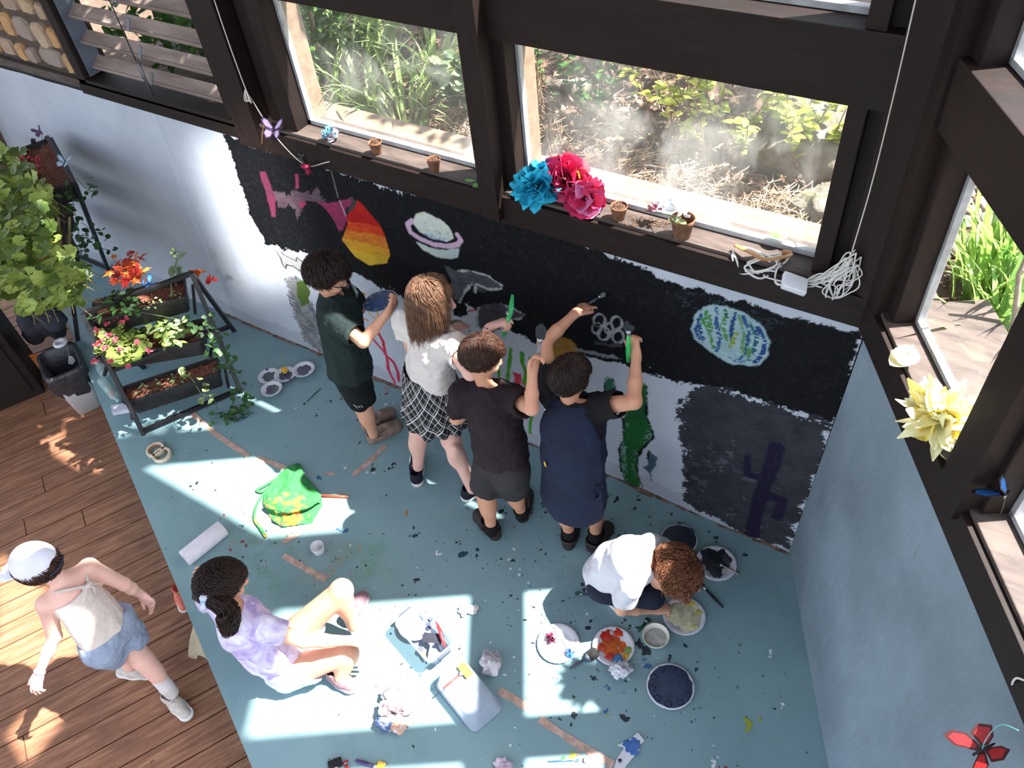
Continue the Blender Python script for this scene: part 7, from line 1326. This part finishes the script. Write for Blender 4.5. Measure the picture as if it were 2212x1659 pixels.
# beads and wire scrap on the white plate
petal_flower('rosette', at(1190, 1378, .014), .024, (96, 30, 60), 'small dark red paper rosette on the sunlit floor', seed=51, n=16); petal_flower('rosette', at(1233, 1412, .014), .022, (40, 96, 170), 'small blue paper rosette on the sunlit floor', seed=52, n=16)
bm = BM(); tube(bm, spline([at(1196, 1352, .012), at(1204, 1368, .014), at(1208, 1372, .02), at(1200, 1380, .012), at(1215, 1384, .012), at(1228, 1405, .012)], 6), .0016, 6); tag(obj('thin_wire', bm, mcol('brown wire', (96, 60, 60))), 'thin curled wire between the two paper rosettes', 'wire')
# ---- held things
def held_plate(c, n, r, label, col, extra): plate(700, 700, r, label, [(0, 0, .93, col, .05)]+extra, None, c=c, tilt=n, z=0)
pc = PAL1[0]*.55+PAL1[1]*.45+V(0, 0, .012); held_plate(pc, V(-.15, 0, 1), .092, 'blue paint palette held by the child in dark green', (70, 130, 200), [(0, 0, .35, (110, 150, 196), .3)]+[(.74*math.cos(a), .74*math.sin(a), .13, (150, 180, 214), .1) for a in np.linspace(0, 5.6, 9)]+[(.6, -.35, .22, (14, 14, 20), .3)])
hR = G4['wR']+G4['handR']['d']*.06; brush(at(1357, 782, hR[2]-.09), at(1358, 700, hR[2]+.13), 'bright green brush held in the right hand of the boy in navy', (40, 170, 84), (40, 44, 50), .010, .16, 1.5)
hL = G4['wL']+G4['handL']['d']*.09; brush(hL-unit(G4['handL']['d'])*.01, hL+V(.05, .05, .035), 'short dark chalk held in the raised left hand of the boy in navy', (60, 60, 70), (110, 112, 120), .006, .3)
h3 = G3['wR']+G3['handR']['d']*.06; brush(h3-V(0, 0, .05), h3+V(.0, .07, .13), 'wide grey paintbrush held up by the boy in brown', (120, 120, 126), (40, 42, 48), .008, .34, 2.4)
h2 = G2['wR']+G2['handR']['d']*.075; brush(h2-V(.02, .0, .10), h2+V(.03, .03, .10), 'green sponge brush held by the girl in white', (60, 180, 90), (50, 160, 90), .012, .3, 1.8, foam=True)
# shoe and cloth under the edge of the blue platform
sh = empty('child_shoe', at(393, 1300, -.29), 'coral and yellow child shoe on the deck beside the blue floor', 'shoe'); CR = M('coral mesh', (206, 84, 74), (206, 110, 84), scale=30); so = shoe(sh, at(386, 1268, -.29)[:2], at(402, 1322, -.29)[:2], 'sneaker', .9, (CR, WS, M('yellow lace', (206, 170, 60))), z=-.298); so['label'] = 'white sole with coral upper'
bm = BM(); P = [at(418, 1345, -.05), at(425, 1362, -.12), at(402, 1405, -.24), at(408, 1418, -.28), at(448, 1422, -.27), at(452, 1400, -.1)]; G = []
for j in range(14):
    t_ = j/13; a = P[0]*(1-t_)+P[3]*t_; b_ = P[1]*(1-t_)+P[4]*t_; row = []
    for i in range(14): q = i/13; p = a*(1-q)+b_*q+V(0, 0, .03*math.sin(q*7+t_*3)*t_); p[2] = max(p[2], -.296); row.append(bm.verts.new(p))
    G.append(row)
for j in range(13):
    for i in range(13): bm.faces.new((G[j][i], G[j][i+1], G[j+1][i+1], G[j+1][i]))
o = tag(obj('tan_cloth', bm, fabric('tan canvas', (206, 192, 164))), 'tan canvas cloth hanging over the edge of the blue floor onto the deck', 'cloth'); md = o.modifiers.new('t', 'SOLIDIFY'); md.thickness = .003
# ---------------------------------------------------------------- window sill things
SZ = 1.552
def sill(u, v, z=SZ): return at(u, v, z)
PEAT = M('peat fibre', (128, 88, 62), (98, 66, 46), rough=.95, scale=50, bump=.6, bdist=.003)
def pot(u, v, r, h, label, fill=True):
    c = sill(u, v); e = empty('peat_pot', c, label, 'pot'); bm = BM(); lathe(bm, [(0, 0), (r*.68, 0), (r*.72, .004), (r*.95, h*.82), (r, h*.84), (r*1.02, h), (r*.92, h), (r*.88, h*.8), (r*.64, .01), (0, .008)], c, 32, wob=lambda a, j: .012*math.sin(a*5+j)); obj('pot', bm, PEAT, e)
    if fill: 
        bm = BM(); lathe(bm, [(r*.86, h*.86), (r*.5, h*.93), (0, h*.95)][::-1], c, 20); obj('soil', bm, M('dry soil crumbs', (110, 76, 56), (70, 46, 34), scale=90, bump=1., bdist=.006), e); bm = BM(); R = random.Random(int(u))
        for _ in range(26): a = R.uniform(0, 6.28); q = c+V(math.cos(a), math.sin(a), 0)*r*.8*R.random()+UP*h*.93; tube(bm, [q, q+V(R.uniform(-.012, .012), R.uniform(-.012, .012), R.uniform(0, .014))], .0012, 3, cap=False)
        tag(obj('dry_stems', bm, LIT[0], e), kind='stuff')
    return e
pot(815, 330, .031, .058, 'small peat pot nearest the green and pink tissue flower'); pot(940, 368, .031, .058, 'small peat pot to the right of the first on the left sill'); pot(1337, 472, .034, .062, 'small peat pot beside the pink tissue flowers'); pot(1473, 510, .046, .085, 'largest peat pot with artificial flowers leaning on it', False)
bm = BM(); tube(bm, spline([sill(1475, 473, 1.64), sill(1460, 468, 1.655), sill(1435, 462, 1.62), sill(1408, 458, 1.60), sill(1392, 452, 1.60)], 5), .0022, 5)
e = empty('artificial_flower', sill(1440, 465, 1.6), 'white and mauve artificial flower stem lying over the largest pot', 'flower'); obj('stem', bm, GS, e)
for i, (u, v, z, c, r) in enumerate(((1461, 450, 1.67, (222, 222, 226), .038), (1475, 463, 1.65, (222, 222, 222), .03), (1418, 450, 1.62, (150, 84, 104), .026), (1432, 446, 1.63, (206, 190, 200), .026), (1404, 455, 1.60, (150, 110, 100), .02))): petal_flower('flower', sill(u, v, z), r, c, None, parent=e, seed=80+i, n=10)
for i, (u, v) in enumerate(((1452, 466), (1468, 474), (1446, 470))): bm = BM(); leaf(bm, sill(u, v, 1.63), V(.6, -.5, .1), V(0, 0, 1), .05, .014); obj('leaf', bm, IM, e)
# tissue flowers
def pompom(u, v, r, label, cols, seed, z=None, n=70, spiky=.32, tid='pom'):
    c = sill(u, v, (z or SZ+r*.7)); R = random.Random(seed); bm = BM(); ms = [M('%s tissue %d' % (tid, i), c_, tuple(min(255, x*.85) for x in c_), rough=.8, bump=.1, scale=40) for i, c_ in enumerate(cols)]
    for i in range(n): d = unit(V(R.gauss(0, 1), R.gauss(0, 1), R.gauss(.35, .8))); leaf(bm, c+d*r*.25, d, V(R.gauss(0, 1), R.gauss(0, 1), R.gauss(0, 1)), r*R.uniform(.6, .95), r*R.uniform(spiky*.8, spiky*1.3), R.randrange(len(ms)), fold=R.uniform(-.8, .9), curl=R.uniform(-.4, .6))
    lo = min(q.co.z for q in bm.verts)
    for q in bm.verts: q.co.z = max(q.co.z, SZ+.002)
    return tag(obj('tissue_flower', bm, ms, smooth=False), label, 'tissue flower')
pompom(1160, 405, .095, 'bright cyan tissue paper pompom on the sill', ((40, 190, 222), (30, 168, 204)), 1, n=110, tid='cyan')
pompom(1222, 388, .10, 'larger crimson pink tissue flower next to the cyan pompom', ((214, 36, 96), (190, 24, 80), (226, 80, 130)), 2, n=60, spiky=.6, tid='pink'); pompom(1266, 428, .08, 'smaller pink tissue flower at the front edge of the sill', ((224, 60, 110), (206, 34, 90), (230, 130, 180)), 3, n=50, spiky=.6, tid='rose')
bm = BM(); tube(bm, spline([sill(1232, 430, 1.56), sill(1240, 410, 1.60), sill(1252, 400, 1.62), sill(1262, 392, 1.64), sill(1275, 392, 1.62)], 6), .006, 8); e = empty('woven_bracelet', sill(1250, 405), 'twisted blue and yellow woven cord between the pink flowers', 'bracelet'); obj('cord', bm, mcol('blue cord', (36, 96, 180), (214, 176, 40), scale=120), e); bm = BM(); tube(bm, spline([sill(1236, 372, 1.66), sill(1248, 372, 1.68), sill(1252, 386, 1.66)], 5), .004, 6); obj('yellow_tail', bm, mcol('yellow yarn', (224, 190, 40)), e)
pompom(712, 292, .042, 'small pale pink and turquoise tissue flower on the left sill', ((214, 190, 200), (90, 190, 214), (222, 206, 214)), 4, n=34, spiky=.5, tid='pastel')
butterfly(sill(592, 281, 1.60), V(-.2, .6, .6), V(.4, -.8, .4), 1.7, (186, 160, 204), (60, 36, 80), 'lilac butterfly clipped to the cord on the left sill', None, .6)
butterfly(sill(1034, 391, 1.58), V(-.6, .3, .1), V(.2, -.6, .9), 1.5, (120, 170, 80), (20, 34, 24), 'green and black butterfly on a wire at the right end of the left sill', [sill(1050, 412, 1.56), sill(1062, 440, 1.44), sill(1078, 440, 1.46), sill(1073, 418, 1.52), sill(1066, 408, 1.56)], wirec=(120, 150, 120))
butterfly(at(2174, 1068, 1.66), V(-.2, -.9, .3), V(-.9, .1, .5), 1.9, (44, 120, 200), (34, 24, 30), 'blue-winged butterfly standing on the right-hand sill', [at(2165, 1100, 1.60), at(2160, 1112, 1.553)], wirec=(60, 40, 40), spreadw=.9)
butterfly(at(2122, 1620, 1.35), V(-.5, -.6, -.4), V(-.3, -.2, .9), 1.9, (170, 30, 34), (60, 14, 18), 'deep red butterfly hanging from a turquoise wire at the bottom right', [at(2128, 1600, 1.40), at(2150, 1572, 1.48), at(2170, 1566, 1.52), at(2200, 1578, 1.56)], wirec=(110, 190, 190), spreadw=.6)
# garland cord with pink butterfly
bm = BM(); gl_ = [on_plane(460, -8, (0, 2.372, 0), (0, 1, 0)), on_plane(495, 95, (0, 2.372, 0), (0, 1, 0)), on_plane(531, 193, (0, 2.372, 0), (0, 1, 0)), on_plane(545, 216, (0, 2.40, 0), (0, 1, 0)), on_plane(573, 262, (0, 2.39, 0), (0, 1, 0)), on_plane(600, 300, (0, 2.385, 0), (0, 1, 0)), on_plane(640, 342, (0, 2.375, 0), (0, 1, 0)), on_plane(668, 359, (0, 2.37, 0), (0, 1, 0)), on_plane(700, 352, (0, 2.38, 0), (0, 1, 0)), on_plane(712, 349, (0, 2.385, 0), (0, 1, 0))]
tube(bm, spline(gl_, 6), .0028, 6); e = empty('hanging_cord', gl_[2], 'thin white cord hanging down the left post and looping over the mural', 'cord'); CORD = mcol('off white cord', (206, 200, 192), rough=.8); obj('cord', bm, CORD, e)
for k in range(9): bm = BM(); o_ = V(random.uniform(-.018, .018), random.uniform(-.012, .004), 0); tube(bm, spline([gl_[2]+o_*.2, gl_[2]+o_-UP*.03, gl_[2]+o_*1.2-UP*.06, gl_[3]+o_*.4], 5), .002, 5); obj('looped_strand', bm, CORD, e)
butterfly(gl_[7]+V(.02, -.01, .01), V(.0, -.1, 1), V(.3, -1, 0), 1.4, (190, 60, 96), (90, 26, 50), 'pink butterfly clipped to the cord on the black mural', None, 1.1)
butterfly(on_plane(651, 341, (0, 2.38, 0), (0, 1, 0)), V(1, 0, -.1), V(0, -1, .3), .8, (30, 30, 32), (14, 14, 16), 'small black butterfly flat against the top of the mural', None, .1)
bm = BM(); tube(bm, spline([on_plane(573, 262, (0, 2.39, 0), (0, 1, 0)), on_plane(567, 285, (0, 2.385, 0), (0, 1, 0)), on_plane(566, 312, (0, 2.38, 0), (0, 1, 0))], 5), .0022, 5); tag(obj('bent_wire', bm, mcol('copper wire', (150, 104, 60))), 'short copper wire hanging over the fascia beside the lilac butterfly', 'wire')
# right-hand cord, its bundle, cables and adapter
ct = on_plane(1980, -10, (0, 2.372, 0), (0, 1, 0)); cb_ = on_plane(1838, 552, (0, 2.372, 0), (0, 1, 0)); bm = BM(); tube(bm, spline([ct, ct*.66+cb_*.34+V(.008, -.01, 0), ct*.33+cb_*.67+V(.008, 0, 0), cb_], 8), .0022, 6); e = empty('blind_cord', cb_, 'white cord hanging down the corner post into a looped bundle', 'cord'); obj('cord', bm, CORD, e)
R = random.Random(8); WC = mcol('white cord', (214, 210, 206), rough=.6)
def loop_set(parent, cps, n, jit, r, name, closed=True, seed=3):
    R = random.Random(seed)
    for k in range(n):
        P = [np.array(p)+V(R.gauss(0, jit), R.gauss(0, jit*.6), R.gauss(0, jit)) for p in cps]; bm = BM(); tube(bm, spline(P+([P[0]] if closed else []), 6), r, 6); obj(name, bm, WC, parent)
fc_ = lambda u, v, y=2.385: on_plane(u, v, (0, y, 0), (0, 1, 0))
loop_set(e, [cb_, fc_(1815, 575), fc_(1780, 600), fc_(1745, 612), fc_(1770, 605), fc_(1825, 590)], 7, .014, .0026, 'loop', seed=4); loop_set(e, [fc_(1838, 560), fc_(1800, 600), fc_(1792, 625), fc_(1802, 648), fc_(1815, 625), fc_(1838, 600)], 8, .014, .0026, 'loop', seed=5)
e2 = empty('power_cable', sill(1640, 565), 'coil of white power cable tied on the right end of the sill', 'cable'); 
loop_set(e2, [sill(1585, 532), fc_(1580, 560, 2.39), fc_(1608, 588, 2.39), fc_(1650, 590, 2.39), sill(1680, 575), sill(1640, 553), sill(1605, 535)], 2, .010, .0042, 'loop', seed=6); loop_set(e2, [sill(1655, 555), sill(1625, 562), fc_(1608, 575, 2.39), fc_(1640, 592, 2.39), sill(1700, 565), sill(1700, 552)], 3, .012, .0042, 'loop', seed=7); loop_set(e2, [sill(1690, 575), fc_(1665, 590, 2.39), fc_(1680, 608, 2.388), fc_(1740, 615, 2.388), fc_(1775, 618, 2.388)], 3, .010, .0036, 'loop', False, seed=9)
bm = BM(); tube(bm, spline([sill(1588, 530, 1.575), sill(1620, 545, 1.585), sill(1650, 560, 1.585), sill(1690, 556, 1.585), sill(1708, 548, 1.575), sill(1690, 545, 1.585)], 5), [.010]*26, 8, flat=.4); obj('tan_strap', bm, mcol('tan strap', (186, 136, 84), (150, 104, 60)), e2)
bm = BM(); pc = sill(1728, 586, 1.575)-V(0, .05, .02); box(bm, pc, (.044, .030, .016), [unit(V(.95, .2, -.25)), unit(V(-.25, .9, .35)), unit(np.cross(V(.95, .2, -.25), V(-.25, .9, .35)))], bev=.006); tag(obj('power_adapter', bm, mcol('white adapter plastic', (216, 216, 222), rough=.35)), 'white power adapter hanging in the cables at the sill edge', 'adapter')
# wood chips on sill, leaf outside, petals and flower on the right sill
bm = BM(); R = random.Random(6)
for _ in range(120): p = sill(R.gauss(1395, 26), R.gauss(482, 7)+0, SZ+.002); p[1] = min(2.5, max(2.415, p[1])); a = R.uniform(0, 3.1); box(bm, p, (R.uniform(.002, .006), .0015, .001), [V(math.cos(a), math.sin(a), 0), V(-math.sin(a), math.cos(a), 0), UP])
tag(obj('bark_crumbs', bm, LIT[0], smooth=False), 'dark bark crumbs scattered on the sill between two pots', 'bark', kind='stuff')
bm = BM(); q = at(1702, 512, 1.60); leaf(bm, q, V(-.9, -.1, .1), V(0, -.3, 1), .07, .024); tube(bm, spline([q, at(1715, 522, 1.6), at(1724, 540, 1.56)], 4), .0015, 5); tag(obj('fallen_leaf', bm, GS), 'single dark leaf with long stalk on the outer ledge', 'leaf')
YM = [M('pale yellow petal', (242, 238, 196), (240, 230, 170), scale=30, bump=0), M('bright yellow petal', (242, 222, 110), scale=30, bump=0)]
bm = BM(); c = at(1952, 770, 1.575); roundleaf(bm, c, V(-.3, -.2, 1), .045, random.Random(2), 3, 0, .3); roundleaf(bm, c+V(.004, 0, .008), V(-.1, -.3, 1), .036, random.Random(3), 3, 0, .2); e = empty('petal_flower', c, 'flat pale yellow petal flower lying on the right-hand sill', 'flower'); obj('petals', bm, YM, e, smooth=False); bm = BM(); tube(bm, [c+V(.01, .02, 0), at(1962, 756, 1.575), at(1972, 748, 1.572)], .006, 6); obj('stalk', bm, YM[0], e)
R = random.Random(12); bm = BM(); c = at(2036, 905, 1.62)
for i in range(130): d = unit(V(R.gauss(-.1, 1), R.gauss(0, 1), R.gauss(.3, .7))); leaf(bm, c+d*.02, d, V(R.gauss(0, 1), R.gauss(0, 1), R.gauss(0, 1)), R.uniform(.06, .125), R.uniform(.014, .026), R.choice([0, 0, 0, 1]), fold=R.uniform(-.3, .5), curl=R.uniform(-.3, .5))
for q in bm.verts: q.co.z = max(q.co.z, SZ+.001)
tag(obj('tissue_flower', bm, YM, smooth=False), 'big pale yellow tissue flower on the right-hand sill', 'tissue flower')
bm = BM(); tube(bm, spline([at(2215, 1470, 1.5), at(2195, 1465, 1.48), at(2187, 1480, 1.42), at(2200, 1495, 1.40), at(2216, 1505, 1.42)], 6), .003, 6); tag(obj('white_wire_loop', bm, WC), 'white looped wire hanging at the right edge of the picture', 'wire')
# ---------------------------------------------------------------- light, sky, camera
w = bpy.data.worlds.new('World'); SC.world = w; w.use_nodes = True; nt = w.node_tree; bg = nt.nodes['Background']
sky = nt.nodes.new('ShaderNodeTexSky'); sky.sky_type = 'NISHITA'; sky.sun_disc = False; sky.sun_elevation = math.radians(56.8); sky.sun_rotation = math.radians(90-34); sky.air_density = 1.; sky.dust_density = 1.5
hs = nt.nodes.new('ShaderNodeHueSaturation'); hs.inputs['Saturation'].default_value = .48; nt.links.new(sky.outputs[0], hs.inputs['Color']); nt.links.new(hs.outputs[0], bg.inputs[0]); bg.inputs[1].default_value = .66
S = unit(V(.542, .366, 1.)); sl = bpy.data.lights.new('sun', 'SUN'); sl.energy = 27; sl.angle = math.radians(.8); sl.color = (1., .96, .9)
so = bpy.data.objects.new('sun', sl); COL.objects.link(so); so.rotation_euler = Vector(S).to_track_quat('Z', 'Y').to_euler(); so.location = Vector(S*9)
# added area light standing in for reflected sun on the plaster, its source guessed
tgt = V(-3.42, 2.34, 1.0); src = V(-1.6, .2, 3.1); al = bpy.data.lights.new('glint_stand_in', 'AREA'); al.shape = 'RECTANGLE'; al.size = .55; al.size_y = .8; al.spread = math.radians(7); al.energy = 6; al.color = (1., .97, .93)
ao = bpy.data.objects.new('glint_stand_in', al); COL.objects.link(ao); ao.location = Vector(src); ao.rotation_euler = Vector(src-tgt).to_track_quat('Z', 'Y').to_euler()
cam = bpy.data.cameras.new('camera'); co = bpy.data.objects.new('camera', cam); COL.objects.link(co); SC.camera = co
cam.sensor_fit = 'HORIZONTAL'; cam.sensor_width = 36.; cam.lens = 36.*CAM_F/2212.; cam.clip_start = .05
co.matrix_world = Matrix([list(CAM_R[i])+[CAM_P[i]] for i in range(3)]+[[0, 0, 0, 1]])
SC.view_settings.view_transform = 'Standard'; SC.view_settings.look = 'None'; SC.view_settings.gamma = 1.; SC.view_settings.exposure = 0.; SC.view_settings.use_curve_mapping = False
SC.cycles.max_bounces = 8; SC.cycles.diffuse_bounces = 4; SC.cycles.transparent_max_bounces = 12; SC.cycles.use_denoising = True; SC.cycles.caustics_reflective = False; SC.cycles.caustics_refractive = False
SC.cycles.sample_clamp_indirect = 4.
